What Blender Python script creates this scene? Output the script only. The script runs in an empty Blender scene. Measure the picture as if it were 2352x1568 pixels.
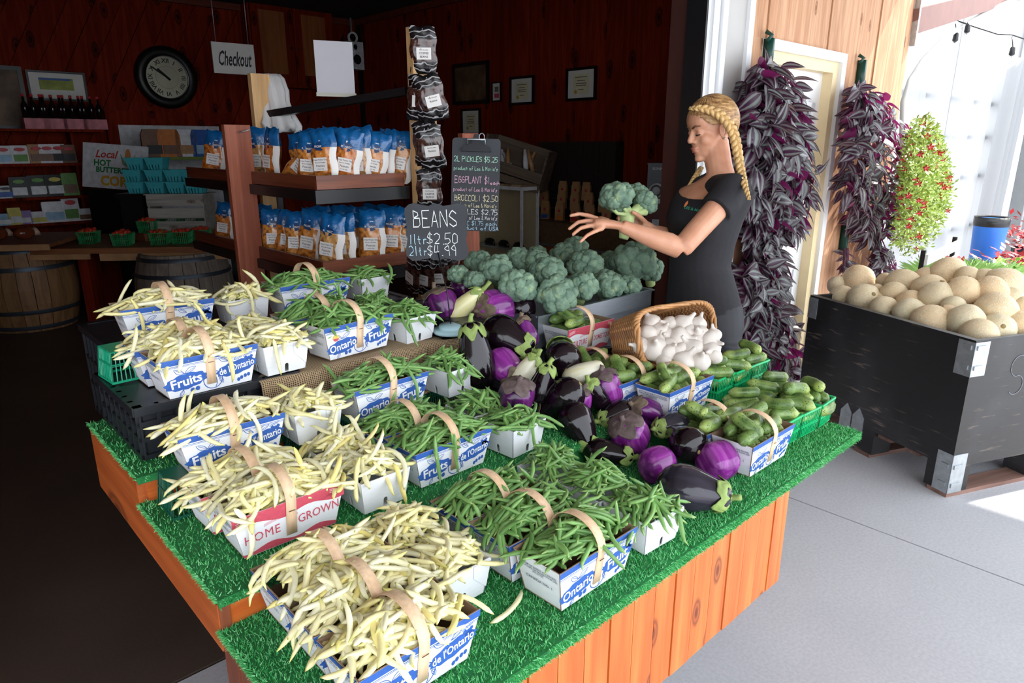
import bpy, math, random
import numpy as np
from mathutils import Vector, Matrix, Euler

# ------------------------------------------------------------------ camera, world, sun, exposure
SC = bpy.context.scene
COL = SC.collection
R = math.radians
FPX, CX, CY = 1568.0, 1176.0, 784.0            # focal length and centre in pixels of a 2352x1568 frame
PITCH, CAMH = R(16.15), 1.55
PHI = R(43.1)                                  # the building and the stand are turned by this angle
cam = bpy.data.cameras.new('camera'); cam.sensor_width = 36; cam.lens = 24.0
cam.clip_start = 0.05; cam.clip_end = 200
co = bpy.data.objects.new('camera', cam); COL.objects.link(co)
co.location = (0, 0, CAMH); co.rotation_euler = (math.pi/2 - PITCH, 0, 0)
SC.camera = co

SC.view_settings.view_transform = 'Standard'
SC.view_settings.look = 'None'
SC.view_settings.gamma = 1.0
SC.view_settings.use_curve_mapping = False
SC.view_settings.exposure = 0.62

w = bpy.data.worlds.new('sky'); SC.world = w; w.use_nodes = True
bg = w.node_tree.nodes['Background']
bg.inputs[0].default_value = (0.87, 0.93, 1.0, 1); bg.inputs[1].default_value = 2.6

def W(u, v, z=0.0):
    """stand / building axes (u along the front, v to the back) to world"""
    return Vector((u*math.cos(PHI) - v*math.sin(PHI), u*math.sin(PHI) + v*math.cos(PHI), z))
sl = bpy.data.lights.new('sun', 'SUN'); sl.energy = 5.5; sl.angle = R(0.8); sl.color = (1, .95, .86)
so = bpy.data.objects.new('sun', sl); COL.objects.link(so)
sdir = W(1.0, -0.33, 0); sdir.z = 1.155        # towards the sun
so.rotation_euler = sdir.to_track_quat('Z', 'Y').to_euler(); so.location = (6, 2, 8)

# ------------------------------------------------------------------ pixel helpers (a pixel is a direction only)
cp_, sp_ = math.cos(PITCH), math.sin(PITCH)
def ray(px, py):
    a = px - CX; b = CY - py
    return Vector((a, FPX*cp_ + b*sp_, -FPX*sp_ + b*cp_))
def Pz(px, py, z):
    d = ray(px, py); t = (z - CAMH)/d.z
    return Vector((d.x*t, d.y*t, z))
def UV(p): 
    c, s = math.cos(PHI), math.sin(PHI)
    return (p[0]*c + p[1]*s, -p[0]*s + p[1]*c, p[2])
def UZ(px, py, z): return UV(Pz(px, py, z))
def atV(px, py, v):
    d = ray(px, py); q = UV(d); t = v/q[1]
    return (q[0]*t, v, CAMH + d.z*t)
def atU(px, py, u):
    d = ray(px, py); q = UV(d); t = u/q[0]
    return (u, q[1]*t, CAMH + d.z*t)
def atD(px, py, dep):
    d = ray(px, py); t = dep/FPX
    return Vector((d.x*t, d.y*t, CAMH + d.z*t))
def depth(p): return p[1]*cp_ - (p[2]-CAMH)*sp_
CAMR = Vector((1, 0, 0)); CAMU = Vector((0, sp_, cp_)); CAMT = Vector((0, -cp_, sp_))   # right, up, towards the camera

# ------------------------------------------------------------------ mesh builder
class MB:
    def __init__(s): s.v = []; s.f = []; s.m = []; s.sm = []; s.cm = 0; s.cs = False; s.att = []
    def add(s, vs, fs):
        b = len(s.v); s.v += [tuple(p) for p in vs]
        for f in fs:
            s.f.append([i+b for i in f]); s.m.append(s.cm); s.sm.append(s.cs)
        return s
    def mat(s, i): s.cm = i; return s
    def smooth(s, x=True): s.cs = x; return s
    def box(s, x0, x1, y0, y1, z0, z1, M=None):
        vs = [(x, y, z) for z in (z0, z1) for y in (y0, y1) for x in (x0, x1)]
        if M is not None: vs = [M @ Vector(p) for p in vs]
        return s.add(vs, [(0,2,3,1),(4,5,7,6),(0,1,5,4),(2,6,7,3),(0,4,6,2),(1,3,7,5)])
    def cbox(s, c, sz, rot=None):
        M = Matrix.Translation(Vector(c))
        if rot is not None: M = M @ (Euler(rot).to_matrix().to_4x4() if not isinstance(rot, Matrix) else rot.to_4x4())
        a, b, d = sz[0]/2, sz[1]/2, sz[2]/2
        return s.box(-a, a, -b, b, -d, d, M)
    def bar(s, p, q, wd, th, up=(0,0,1)):
        p = Vector(p); q = Vector(q); d = q-p; L = d.length; x = d/L; u = Vector(up)
        y = u.cross(x)
        if y.length < 1e-5: y = Vector((0,1,0)).cross(x)
        y.normalize(); z = x.cross(y)
        M = Matrix((x, y, z)).transposed().to_4x4(); M.translation = p
        return s.box(0, L, -wd/2, wd/2, -th/2, th/2, M)
    def prism(s, pts, h0, h1, fn=None):
        """polygon pts (a,b) between heights h0,h1; fn maps (a,b,h)->xyz"""
        fn = fn or (lambda a, b, h: (a, b, h)); n = len(pts)
        vs = [fn(a, b, h0) for a, b in pts] + [fn(a, b, h1) for a, b in pts]
        fs = [tuple(range(n))[::-1], tuple(range(n, 2*n))] + [(i, (i+1)%n, n+(i+1)%n, n+i) for i in range(n)]
        return s.add(vs, fs)
    def poly(s, pts, fn=None):
        fn = fn or (lambda a, b: (a, b, 0)); return s.add([fn(*p) for p in pts], [tuple(range(len(pts)))])
    def lathe(s, prof, n=16, M=None, cap=True, fn=None):
        vs = []; fs = []; k = len(prof)
        for r, z in prof:
            for i in range(n):
                a = 2*math.pi*i/n; p = Vector((r*math.cos(a), r*math.sin(a), z))
                if fn: p = Vector(fn(p, a))
                if M is not None: p = M @ p
                vs.append(p)
        for j in range(k-1):
            for i in range(n):
                a = j*n+i; b = j*n+(i+1)%n; fs.append((a, b, b+n, a+n))
        if cap:
            fs.append(tuple(range(n))[::-1]); fs.append(tuple(range((k-1)*n, k*n)))
        return s.add(vs, fs)
    def tube(s, pts, rad, n=6, cap=True, flat=1.0, M=None, closed=False):
        pts = [Vector(p) for p in pts]; k = len(pts)
        if not hasattr(rad, '__len__'): rad = [rad]*k
        vs = []; fs = []; prev = None
        for j in range(k):
            if closed: t = pts[(j+1)%k] - pts[j-1]
            else: t = pts[min(j+1, k-1)] - pts[max(j-1, 0)]
            if t.length < 1e-9: t = Vector((0,0,1))
            t.normalize()
            if prev is None:
                a = Vector((0,0,1)) if abs(t.z) < .9 else Vector((1,0,0))
                x = a.cross(t).normalized()
            else:
                x = prev - t*prev.dot(t)
                x = x.normalized() if x.length > 1e-6 else Vector((1,0,0))
            prev = x; y = t.cross(x)
            for i in range(n):
                an = 2*math.pi*i/n
                p = pts[j] + x*(rad[j]*math.cos(an)) + y*(rad[j]*flat*math.sin(an))
                vs.append(M @ p if M is not None else p)
        for j in range(k if closed else k-1):
            j2 = (j+1) % k
            for i in range(n):
                fs.append((j*n+i, j*n+(i+1)%n, j2*n+(i+1)%n, j2*n+i))
        if cap and not closed:
            fs.append(tuple(range(n))[::-1]); fs.append(tuple(range((k-1)*n, k*n)))
        return s.add(vs, fs)
    def strip(s, pts, wd, th, side=(0,1,0)):
        """bent flat strip along pts, width along 'side'"""
        pts = [Vector(p) for p in pts]; sd = Vector(side).normalized(); k = len(pts); vs = []; fs = []
        for j in range(k):
            t = (pts[min(j+1, k-1)] - pts[max(j-1, 0)]).normalized(); nn = t.cross(sd).normalized()
            for a, b in ((-1,-1),(1,-1),(1,1),(-1,1)):
                vs.append(pts[j] + sd*(a*wd/2) + nn*(b*th/2))
        for j in range(k-1):
            for i in range(4): fs.append((j*4+i, j*4+(i+1)%4, j*4+4+(i+1)%4, j*4+4+i))
        fs.append((3,2,1,0)); fs.append(tuple(range((k-1)*4, k*4)))
        return s.add(vs, fs)
    def sphere(s, c, r, nu=10, nv=7, M=None):
        prof = [(math.sin(math.pi*j/nv), -math.cos(math.pi*j/nv)) for j in range(nv+1)]
        prof[0] = (1e-4, -1); prof[-1] = (1e-4, 1)
        if not hasattr(r, '__len__'): r = (r, r, r)
        T = Matrix.Translation(Vector(c)) @ Matrix.Diagonal((r[0], r[1], r[2], 1))
        if M is not None: T = M @ T
        return s.lathe(prof, nu, T, cap=True)
    def grid(s, nu, nv, fn, closed=False):
        vs = [fn(i/(nu-1 if not closed else nu), j/(nv-1)) for j in range(nv) for i in range(nu)]; fs = []
        for j in range(nv-1):
            for i in range(nu if closed else nu-1):
                a = j*nu+i; b = j*nu+(i+1)%nu; fs.append((a, b, b+nu, a+nu))
        return s.add(vs, fs)
    def mesh(s, name, mats):
        me = bpy.data.meshes.new(name)
        me.from_pydata([tuple(p) for p in s.v], [], s.f)
        if not isinstance(mats, (list, tuple)): mats = [mats]
        for m in mats: me.materials.append(m)
        if len(mats) > 1: me.polygons.foreach_set('material_index', s.m)
        if any(s.sm): me.polygons.foreach_set('use_smooth', s.sm)
        me.update(); return me
    def build(s, name, mats, parent=None, **kw):
        return obj(name, s.mesh(name, mats), parent, **kw)

def obj(name, me, parent=None, loc=None, rot=None, M=None):
    o = bpy.data.objects.new(name, me); COL.objects.link(o)
    if parent is not None: o.parent = parent
    if M is not None: o.matrix_local = M
    if loc is not None: o.location = loc
    if rot is not None: o.rotation_euler = rot
    return o
def tag(o, label=None, cat=None, group=None, kind=None):
    if label: o['label'] = label
    if cat: o['category'] = cat
    if group: o['group'] = group
    if kind: o['kind'] = kind
    return o
def thing(name, label, cat, loc, rz=None, group=None):
    o = bpy.data.objects.new(name, None); COL.objects.link(o); o.empty_display_size = .05
    o.location = loc; o.rotation_euler = (0, 0, PHI if rz is None else rz)
    return tag(o, label, cat, group)
def uthing(name, label, cat, u, v, z, rz=0.0, group=None):
    return thing(name, label, cat, W(u, v, z), PHI+rz, group)
def struct(name, mb, mats, parent=None):
    """mesh given in (u,v,z)"""
    o = mb.build(name, mats, parent)
    if parent is None:
        o.rotation_euler = (0, 0, PHI); o['kind'] = 'structure'
    return o
def clone(o, parent=None):
    c = o.copy(); COL.objects.link(c); c.parent = parent
    for ch in list(o.children): 
        k = clone(ch, c)
    return c
def axes(z, x=None):
    """rotation matrix whose Z axis is z"""
    z = Vector(z).normalized(); a = Vector(x) if x is not None else (Vector((0,0,1)) if abs(z.z) < .95 else Vector((1,0,0)))
    y = z.cross(a).normalized(); xx = y.cross(z)
    return Matrix((xx, y, z)).transposed()
def place(loc, rot3=None, sc=1.0):
    M = Matrix.Translation(Vector(loc))
    if rot3 is not None: M = M @ rot3.to_4x4()
    if not hasattr(sc, '__len__'): sc = (sc, sc, sc)
    return M @ Matrix.Diagonal((sc[0], sc[1], sc[2], 1))

# ------------------------------------------------------------------ materials
MATS = {}
def L(c):   # sRGB 0-255 to linear
    return tuple(((x/255+.055)/1.055)**2.4 if x/255 > .04045 else x/255/12.92 for x in c)
class NT:
    def __init__(s, name):
        s.m = bpy.data.materials.new(name); s.m.use_nodes = True; s.t = s.m.node_tree
        s.b = s.t.nodes['Principled BSDF']; s.o = s.t.nodes['Material Output']
    def n(s, typ, **kw):
        x = s.t.nodes.new(typ)
        for k, v in kw.items():
            if k.startswith('i_'): x.inputs[k[2:].replace('_', ' ')].default_value = v
            else: setattr(x, k, v)
        return x
    def l(s, a, b): s.t.links.new(a, b)
    def coord(s, kind='Object', scale=(1,1,1), rot=(0,0,0)):
        t = s.n('ShaderNodeTexCoord'); m = s.n('ShaderNodeMapping')
        m.inputs['Scale'].default_value = scale; m.inputs['Rotation'].default_value = rot
        s.l(t.outputs[kind], m.inputs[0]); return m.outputs[0]
    def ramp(s, fac, stops, interp='LINEAR'):
        r = s.n('ShaderNodeValToRGB'); e = r.color_ramp; e.interpolation = interp
        while len(e.elements) < len(stops): e.elements.new(.5)
        for k, (p, c) in enumerate(stops):
            e.elements[k].position = p; e.elements[k].color = (*c, 1) if len(c) == 3 else c
        s.l(fac, r.inputs[0]); return r.outputs[0]
    def mix(s, a, b, fac, mode='MIX'):
        x = s.n('ShaderNodeMix', data_type='RGBA', blend_type=mode)
        for i, q in ((6, a), (7, b)):
            if hasattr(q, 'is_linked') or hasattr(q, 'links'): s.l(q, x.inputs[i])
            else: x.inputs[i].default_value = (*q, 1)
        if hasattr(fac, 'links'): s.l(fac, x.inputs[0])
        else: x.inputs[0].default_value = fac
        return x.outputs[2]
    def bump(s, h, strength=.3, dist=.01):
        b = s.n('ShaderNodeBump'); b.inputs['Strength'].default_value = strength; b.inputs['Distance'].default_value = dist
        s.l(h, b.inputs['Height']); s.l(b.outputs[0], s.b.inputs['Normal'])
    def set(s, **kw):
        for k, v in kw.items():
            i = s.b.inputs[k.replace('_', ' ')]
            if hasattr(v, 'links'): s.l(v, i)
            elif hasattr(v, '__len__') and len(v) == 3: i.default_value = (*v, 1)
            else: i.default_value = v
        return s
def pm(name, col, rough=.6, metal=0., var=.12, vs=8., bump=0., bs=60., coat=0., spec=.5, sub=0., srgb=True, stretch=(1,1,1), dist=.004, trans=0., alpha=1., isl=0., kind='Object'):
    if name in MATS: return MATS[name]
    c = L(col) if srgb else col
    t = NT(name); vec = t.coord(kind, stretch)
    if var > 0:
        nz = t.n('ShaderNodeTexNoise', i_Scale=vs, i_Detail=4.); t.l(vec, nz.inputs['Vector'])
        lo = tuple(max(0, x*(1-var)) for x in c); hi = tuple(min(1, x*(1+var)) for x in c)
        out = t.ramp(nz.outputs['Fac'], [(.3, lo), (.7, hi)])
        if isl > 0:
            g = t.n('ShaderNodeNewGeometry'); h = t.n('ShaderNodeHueSaturation')
            mr = t.n('ShaderNodeMapRange'); mr.inputs[3].default_value = 1-isl; mr.inputs[4].default_value = 1+isl
            t.l(g.outputs['Random Per Island'], mr.inputs[0]); t.l(mr.outputs[0], h.inputs['Value']); t.l(out, h.inputs['Color']); out = h.outputs[0]
        t.set(Base_Color=out)
    else: t.set(Base_Color=c)
    t.set(Roughness=rough, Metallic=metal)
    t.b.inputs['Specular IOR Level'].default_value = spec
    if coat: t.b.inputs['Coat Weight'].default_value = coat; t.b.inputs['Coat Roughness'].default_value = .08
    if sub: t.b.inputs['Subsurface Weight'].default_value = sub; t.b.inputs['Subsurface Scale'].default_value = .01; t.b.inputs['Subsurface Radius'].default_value = (1., .4, .2)
    if trans: t.b.inputs['Transmission Weight'].default_value = trans
    if alpha < 1: t.b.inputs['Alpha'].default_value = alpha
    if bump:
        nb = t.n('ShaderNodeTexNoise', i_Scale=bs, i_Detail=3.); t.l(vec, nb.inputs['Vector']); t.bump(nb.outputs['Fac'], bump, dist)
    MATS[name] = t.m; return t.m
def wood(name, c1, c2, axis='Z', ring=14., rough=.5, knots=True, knotcol=(60,30,15), coat=0., dirt=0., var=.25, kscale=2.2, spec=.5, kr=1.):
    """boards: grain runs along axis, tone differs for every board (object or island)"""
    if name in MATS: return MATS[name]
    t = NT(name); st = {'X': (.06,1,1), 'Y': (1,.06,1), 'Z': (1,1,.06)}[axis]
    tc = t.n('ShaderNodeTexCoord'); oi = t.n('ShaderNodeObjectInfo'); ge = t.n('ShaderNodeNewGeometry')
    ad = t.n('ShaderNodeMath', operation='ADD'); t.l(oi.outputs['Random'], ad.inputs[0]); t.l(ge.outputs['Random Per Island'], ad.inputs[1])
    off = t.n('ShaderNodeVectorMath', operation='SCALE'); cx = t.n('ShaderNodeCombineXYZ')
    for i in range(3): t.l(ad.outputs[0], cx.inputs[i])
    t.l(cx.outputs[0], off.inputs[0]); off.inputs['Scale'].default_value = 17.
    va = t.n('ShaderNodeVectorMath', operation='ADD'); t.l(tc.outputs['Object'], va.inputs[0]); t.l(off.outputs[0], va.inputs[1])
    mp = t.n('ShaderNodeMapping'); mp.inputs['Scale'].default_value = st; t.l(va.outputs[0], mp.inputs[0])
    nz = t.n('ShaderNodeTexNoise', i_Scale=9., i_Detail=3., i_Distortion=.6); t.l(mp.outputs[0], nz.inputs['Vector'])
    wv = t.n('ShaderNodeMath', operation='MULTIPLY'); t.l(nz.outputs['Fac'], wv.inputs[0]); wv.inputs[1].default_value = ring
    fr = t.n('ShaderNodeMath', operation='PINGPONG'); fr.inputs[1].default_value = 1.; t.l(wv.outputs[0], fr.inputs[0])
    fine = t.n('ShaderNodeTexNoise', i_Scale=120., i_Detail=2.); t.l(mp.outputs[0], fine.inputs['Vector'])
    col = t.ramp(fr.outputs[0], [(.0, L(c1)), (1., L(c2))])
    fcol = t.ramp(fine.outputs['Fac'], [(.3, (.82,.82,.82)), (.7, (1.1,1.1,1.1))])
    col = t.mix(col, fcol, .7, 'MULTIPLY')
    h = t.n('ShaderNodeHueSaturation'); mr = t.n('ShaderNodeMapRange'); mr.inputs[1].default_value = 0; mr.inputs[2].default_value = 2
    mr.inputs[3].default_value = 1-var; mr.inputs[4].default_value = 1+var; t.l(ad.outputs[0], mr.inputs[0]); t.l(mr.outputs[0], h.inputs['Value']); t.l(col, h.inputs['Color']); col = h.outputs[0]
    if knots:
        sx = t.n('ShaderNodeSeparateXYZ'); t.l(va.outputs[0], sx.inputs[0]); m2 = t.n('ShaderNodeCombineXYZ'); i0, i1, i2 = {'X': (1,2,0), 'Y': (0,2,1), 'Z': (0,1,2)}[axis]
        s1 = t.n('ShaderNodeMath', operation='ADD'); t.l(sx.outputs[i0], s1.inputs[0]); t.l(sx.outputs[i1], s1.inputs[1]); s3 = t.n('ShaderNodeMath', operation='MULTIPLY'); s3.inputs[1].default_value = .45; t.l(sx.outputs[i2], s3.inputs[0]); t.l(s1.outputs[0], m2.inputs[0]); t.l(s3.outputs[0], m2.inputs[1])
        vo = t.n('ShaderNodeTexVoronoi', i_Scale=kscale*2, voronoi_dimensions='2D'); t.l(m2.outputs[0], vo.inputs['Vector'])
        kf = t.ramp(vo.outputs['Distance'], [(.02*kr, (.9,.9,.9)), (.045*kr, (.35,.35,.35)), (.062*kr, (.8,.8,.8)), (.09*kr, (0,0,0))])
        gate = t.n('ShaderNodeMath', operation='GREATER_THAN'); gate.inputs[1].default_value = .35
        sp = t.n('ShaderNodeSeparateColor'); t.l(vo.outputs['Color'], sp.inputs[0]); t.l(sp.outputs[0], gate.inputs[0])
        km = t.n('ShaderNodeMath', operation='MULTIPLY'); t.l(kf, km.inputs[0]); t.l(gate.outputs[0], km.inputs[1])
        col = t.mix(col, L(knotcol), km.outputs[0])
    t.set(Base_Color=col, Roughness=rough)
    if coat: t.b.inputs['Coat Weight'].default_value = coat; t.b.inputs['Coat Roughness'].default_value = .25
    t.b.inputs['Specular IOR Level'].default_value = spec
    t.bump(fine.outputs['Fac'], .15, .002)
    MATS[name] = t.m; return t.m

# ------------------------------------------------------------------ lettering
_txt = {}
def text_mesh(txt, size=.02, mat=None, bold=0., align='CENTER', spacing=1., shear=0., lead=1.0, thick=0., sx=1.0):
    key = (txt, size, mat.name, bold, align, spacing, shear, lead, thick, sx)
    if key in _txt: return _txt[key]
    cu = bpy.data.curves.new('lettering', 'FONT'); cu.body = txt; cu.size = size; cu.align_x = align; cu.align_y = 'CENTER'
    cu.space_character = spacing; cu.offset = bold; cu.shear = shear; cu.space_line = lead; cu.resolution_u = 2; cu.extrude = thick
    ob = bpy.data.objects.new('lettering', cu); COL.objects.link(ob)
    dg = bpy.context.evaluated_depsgraph_get(); me = bpy.data.meshes.new_from_object(ob.evaluated_get(dg))
    bpy.data.objects.remove(ob); bpy.data.curves.remove(cu)
    if sx != 1.0:
        for q in me.vertices: q.co.x *= sx
    me.name = 'lettering'; me.materials.clear(); me.materials.append(mat)
    _txt[key] = me; return me
def text(txt, parent, loc, rot, size, mat, name='lettering', **kw):
    o = obj(name, text_mesh(txt, size, mat, **kw), parent); o.location = loc
    o.rotation_euler = rot if not isinstance(rot, Matrix) else rot.to_euler(); return o
rnd = random.Random(7)
# ------------------------------------------------------------------ the place: floor, walls, roof
def concrete(name, c, dark, rough=.75, speck=.5):
    t = NT(name); v = t.coord('Object')
    n1 = t.n('ShaderNodeTexNoise', i_Scale=1.1, i_Detail=6.); n2 = t.n('ShaderNodeTexNoise', i_Scale=90., i_Detail=3.); n3 = t.n('ShaderNodeTexVoronoi', i_Scale=70.)
    for n in (n1, n2, n3): t.l(v, n.inputs['Vector'])
    a = t.ramp(n1.outputs['Fac'], [(.3, L(dark)), (.7, L(c))])
    b = t.ramp(n2.outputs['Fac'], [(.35, (.84,.84,.84)), (.65, (1.05,1.05,1.05))])
    col = t.mix(a, b, .6, 'MULTIPLY')
    sp = t.ramp(n3.outputs['Distance'], [(.05, (.35,.33,.3)), (.1, (1,1,1))])
    col = t.mix(col, sp, speck, 'MULTIPLY')
    t.set(Base_Color=col, Roughness=rough); t.bump(n2.outputs['Fac'], .2, .002)
    return t.m
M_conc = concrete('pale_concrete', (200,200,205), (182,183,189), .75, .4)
M_dark = concrete('shade_darkened_concrete', (92,76,66), (66,54,47), .6, .3)  # shop floor: the indoor shade is put into this darker concrete colour
M_wallwood = wood('cedar_board', (186,136,100), (208,162,126), 'Z', 10, .75, True, (120,70,40), var=.14)
M_inwood = wood('red_pine_board', (104,25,8), (130,39,13), 'Z', 10, .8, True, (26,8,4), var=.3, kscale=2.0, spec=.12, kr=1.9)
M_indark = pm('black_ceiling', (26,22,20), .9, var=.1)
M_white = pm('white_paint', (236,238,240), .45, var=.03, vs=3)
M_grey = pm('grey_painted_panel', (188,186,182), .55, var=.05, vs=4, bump=.05, bs=200)
M_cream = pm('cream_trim', (238,216,170), .5, var=.04)
M_black = pm('black_metal', (22,22,24), .35, var=.1, spec=.5)
M_roof = pm('roof_board', (150,140,128), .8, var=.15)
M_green_dk = pm('dark_green_plastic', (20,70,60), .4, var=.1)
M_steel = pm('galvanised_steel', (176,182,186), .42, .75, var=.15, vs=30)
M_glass = NT('window_glass'); M_glass.set(Base_Color=(.75,.85,.9), Roughness=.05, Metallic=0.); M_glass.b.inputs['Transmission Weight'].default_value = .6; M_glass = M_glass.m

fl = MB(); fl.box(-30, 60, -40, 1.915, -.12, -.012); fl.box(5.95, 60, 1.915, 50, -.12, -.012)
floor = struct('floor', fl, pm('joint_dirt', (52,50,50), .9))
def slab(u0, u1, v0, v1): 
    o = MB().box(u0, u1, v0, v1, -.011, 0).build('slab', M_conc, floor)
g = .004
for a, b in ((-30, -3.9), (-3.9, 2.835), (2.835, 9.4), (9.4, 60)):
    for c, d in ((-40, -6.2), (-6.2, -2.1), (-2.1, 1.915)): slab(a+g, b-g, c+g, d-g)
slab(5.95, 60, 1.92, 50)
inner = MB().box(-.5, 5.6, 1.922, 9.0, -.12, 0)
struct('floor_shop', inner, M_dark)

# shop walls of boards
def clip(poly, a, b, c):
    out = []
    for i in range(len(poly)):
        p, q = poly[i], poly[(i+1) % len(poly)]; dp = a*p[0]+b*p[1]-c; dq = a*q[0]+b*q[1]-c
        if dp <= 0: out.append(p)
        if dp*dq < 0:
            t = dp/(dp-dq); out.append((p[0]+(q[0]-p[0])*t, p[1]+(q[1]-p[1])*t))
    return out
VB, UR = 8.71, 5.27
wb = struct('wall_back', MB().box(-.5, UR+.2, VB+.02, VB+.2, 0, 3.3), M_indark)
an = R(28); ca, sa = math.cos(an), math.sin(an); k = 0
for i in range(-12, 40):
    x0 = -1.2 + i*.215
    poly = [(-.4, 0), (UR, 0), (UR, 3.2), (-.4, 3.2)]
    poly = clip(poly, -ca, sa, -(x0+.003)); poly = clip(poly, ca, -sa, x0+.212) if len(poly) > 2 else poly
    if len(poly) > 2:
        d = .004*((i*7) % 3)
        MB().prism(poly, 0, 1, lambda a, b, h, d=d: (a, VB - d + .02 - h*.02, b)).build('plank', M_inwood, wb)
wr = struct('wall_right', MB().box(UR+.02, UR+.2, 2.1, VB+.2, 0, 3.3), M_indark)
for i in range(32):
    v0 = 2.16 + i*.2
    MB().box(UR-.004*((i*5) % 3), UR+.02, v0+.003, v0+.197, 0, 3.2).build('plank', M_inwood, wr)
struct('wall_left', MB().box(-.5, -.3, 1.95, 9, 0, 3.3), M_inwood)
struct('ceiling', MB().box(-.5, UR+.3, 2.0, 9, 3.13, 3.3), M_indark)
tr = MB()
tr.box(-.3, UR, VB-.05, VB, 3.06, 3.13); tr.box(UR-.05, UR, 2.2, VB, 3.06, 3.13)
struct('trim_1', tr, wood('dark_cornice', (90,34,16), (110,46,22), 'X', 8, .6, False))

DU0, DU1, DZ = 3.80, 4.72, 2.03
# front of the building: opening, white jamb, door, cedar boards
wf = struct('wall_front', MB().box(3.1, DU0, 2.03, 2.16, 0, 3.2).box(DU1, 5.93, 2.03, 2.16, 0, 3.2).box(DU0, DU1, 2.03, 2.16, DZ, 3.2).box(DU0, DU1, 2.12, 2.16, 0, DZ).box(-.5, 3.1, 1.98, 2.16, 2.62, 3.3).box(-8, -.35, 1.98, 2.16, 0, 3.3), pm('dark_red_jamb', (58,20,10), .7, var=.2))
wd = .193; i = 0; u = 3.57
while u < 5.92:
    u1 = min(u+wd, 5.93); lo = 0.0
    d = .003*((i*7) % 4)
    segs = [(u, u1, 0, 3.0)]
    if u1 > DU0-.06 and u < DU1+.06:
        segs = [(u, u1, DZ+.07, 3.0)]
        if u < DU0-.06: segs.append((u, DU0-.06, 0, DZ+.07))
        if u1 > DU1+.06: segs.append((DU1+.06, u1, 0, DZ+.07))
    for a, b, c, e in segs:
        if b-a > .01: MB().box(a+.002, b-.002, 2.0-d, 2.03, c, e).build('plank', M_wallwood, wf)
    u = u1; i += 1
jb = MB()
jb.mat(0).box(3.12, 3.17, 1.93, 2.06, 0, 2.7).box(3.18, 3.21, 1.915, 2.06, 0, 2.7).box(3.215, 3.255, 1.935, 2.06, 0, 2.7).box(3.10,3.26,1.95,2.06,0,2.7)
jb.box(3.515, 3.566, 1.965, 2.05, 0, 3.0)
jb.mat(1).box(3.26, 3.515, 1.985, 2.06, 0, 3.0)
jb.mat(2).box(3.085, 3.10, 1.95, 2.06, 0, 2.7)
struct('trim_2', jb, [M_white, M_grey, M_black])
door = struct('door_1', MB().box(DU0+.07, DU1-.07, 2.055, 2.09, .02, DZ-.05), M_white)
fr = MB()
fr.mat(0).box(DU0-.06, DU0, 1.965, 2.05, 0, DZ+.07).box(DU1, DU1+.06, 1.965, 2.05, 0, DZ+.07).box(DU0, DU1, 1.965, 2.05, DZ+.015, DZ+.07)
fr.build('casing', M_white, door)
MB().box(DU0, DU0+.07, 1.99, 2.1, 0, DZ+.015).box(DU1-.07, DU1, 1.99, 2.1, 0, DZ+.015).box(DU0+.07, DU1-.07, 1.99, 2.1, DZ-.05, DZ+.015).build('door_frame', M_cream, door)
dp = MB(); cu = (DU0+DU1)/2
for a, b, c, e in ((cu-.3, cu-.03, .2, .75), (cu+.03, cu+.3, .2, .75), (cu-.3, cu+.3, .88, 1.0)):
    for (x0, x1, z0, z1) in ((a, b, c, c+.02), (a, b, e-.02, e), (a, a+.02, c, e), (b-.02, b, c, e)): dp.box(x0, x1, 2.045, 2.056, z0, z1)
dp.build('panel_moulding', M_white, door)
wfm = MB()
for (x0, x1, z0, z1) in ((cu-.28, cu+.28, 1.05, 1.1), (cu-.28, cu+.28, 1.75, 1.8), (cu-.28, cu-.23, 1.05, 1.8), (cu+.23, cu+.28, 1.05, 1.8)): wfm.box(x0, x1, 2.03, 2.056, z0, z1)
wfm.build('window_frame', M_white, door)
MB().box(cu-.23, cu+.23, 2.045, 2.054, 1.1, 1.75).build('pane', pm('dusky_glass', (92,104,112), .08, var=.05, spec=.8), door)
MB().lathe([(.001,0),(.026,.002),(.028,.03),(.012,.04),(.012,.07)], 12, Matrix.Translation((DU1-.14, 2.055, .98)) @ Matrix.Rotation(R(90), 4, 'X')).build('door_handle', M_steel, door)

# roof over the stand (its edge draws the diagonal shade on the cedar boards)
rf = MB().box(-8, 6.0, -1.5, 1.98, 3.02, 3.1)
struct('ceiling_porch', rf, M_roof)
rb = MB()
for a in range(-7, 6): rb.box(a+.4, a+.45, -1.5, 1.97, 2.9, 3.02)
struct('trim_3', rb, M_roof)
po = MB()
for a in (-7.5, -3.9): po.box(a, a+.1, -1.45, -1.35, 0, 3.02)
struct('trim_4', po, M_roof)

# ------------------------------------------------------------------ greenhouse beyond the wall
t = NT('white_film'); t.set(Base_Color=(.42,.43,.44), Roughness=.5)
tl = t.n('ShaderNodeBsdfTranslucent'); tl.inputs[0].default_value = (.5,.5,.5,1); mx = t.n('ShaderNodeMixShader'); mx.inputs[0].default_value = .55
t.l(t.b.outputs[0], mx.inputs[1]); t.l(tl.outputs[0], mx.inputs[2]); t.l(mx.outputs[0], t.o.inputs[0]); M_film = t.m
M_beam = pm('brown_steel_beam', (120,84,76), .6, var=.1)
M_alu = pm('aluminium', (150,154,154), .35, .5, var=.05)
g = MB().smooth()
g.grid(60, 4, lambda a, b: (6.0+4.9*a, 2.35+.03*math.sin(a*40)+.02*math.sin(a*93), .05+3.0*b))
gw = struct('wall_greenhouse', g, M_film)
fw = MB()
for z in (.55, 1.15, 1.6, 1.98): fw.box(6.0, 10.9, 2.4, 2.43, z, z+.05)
for u in (6.0, 8.4, 10.85): fw.box(u, u+.09, 2.38, 2.46, 0, 3.05)
fw.build('frame', M_alu, gw)
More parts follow.
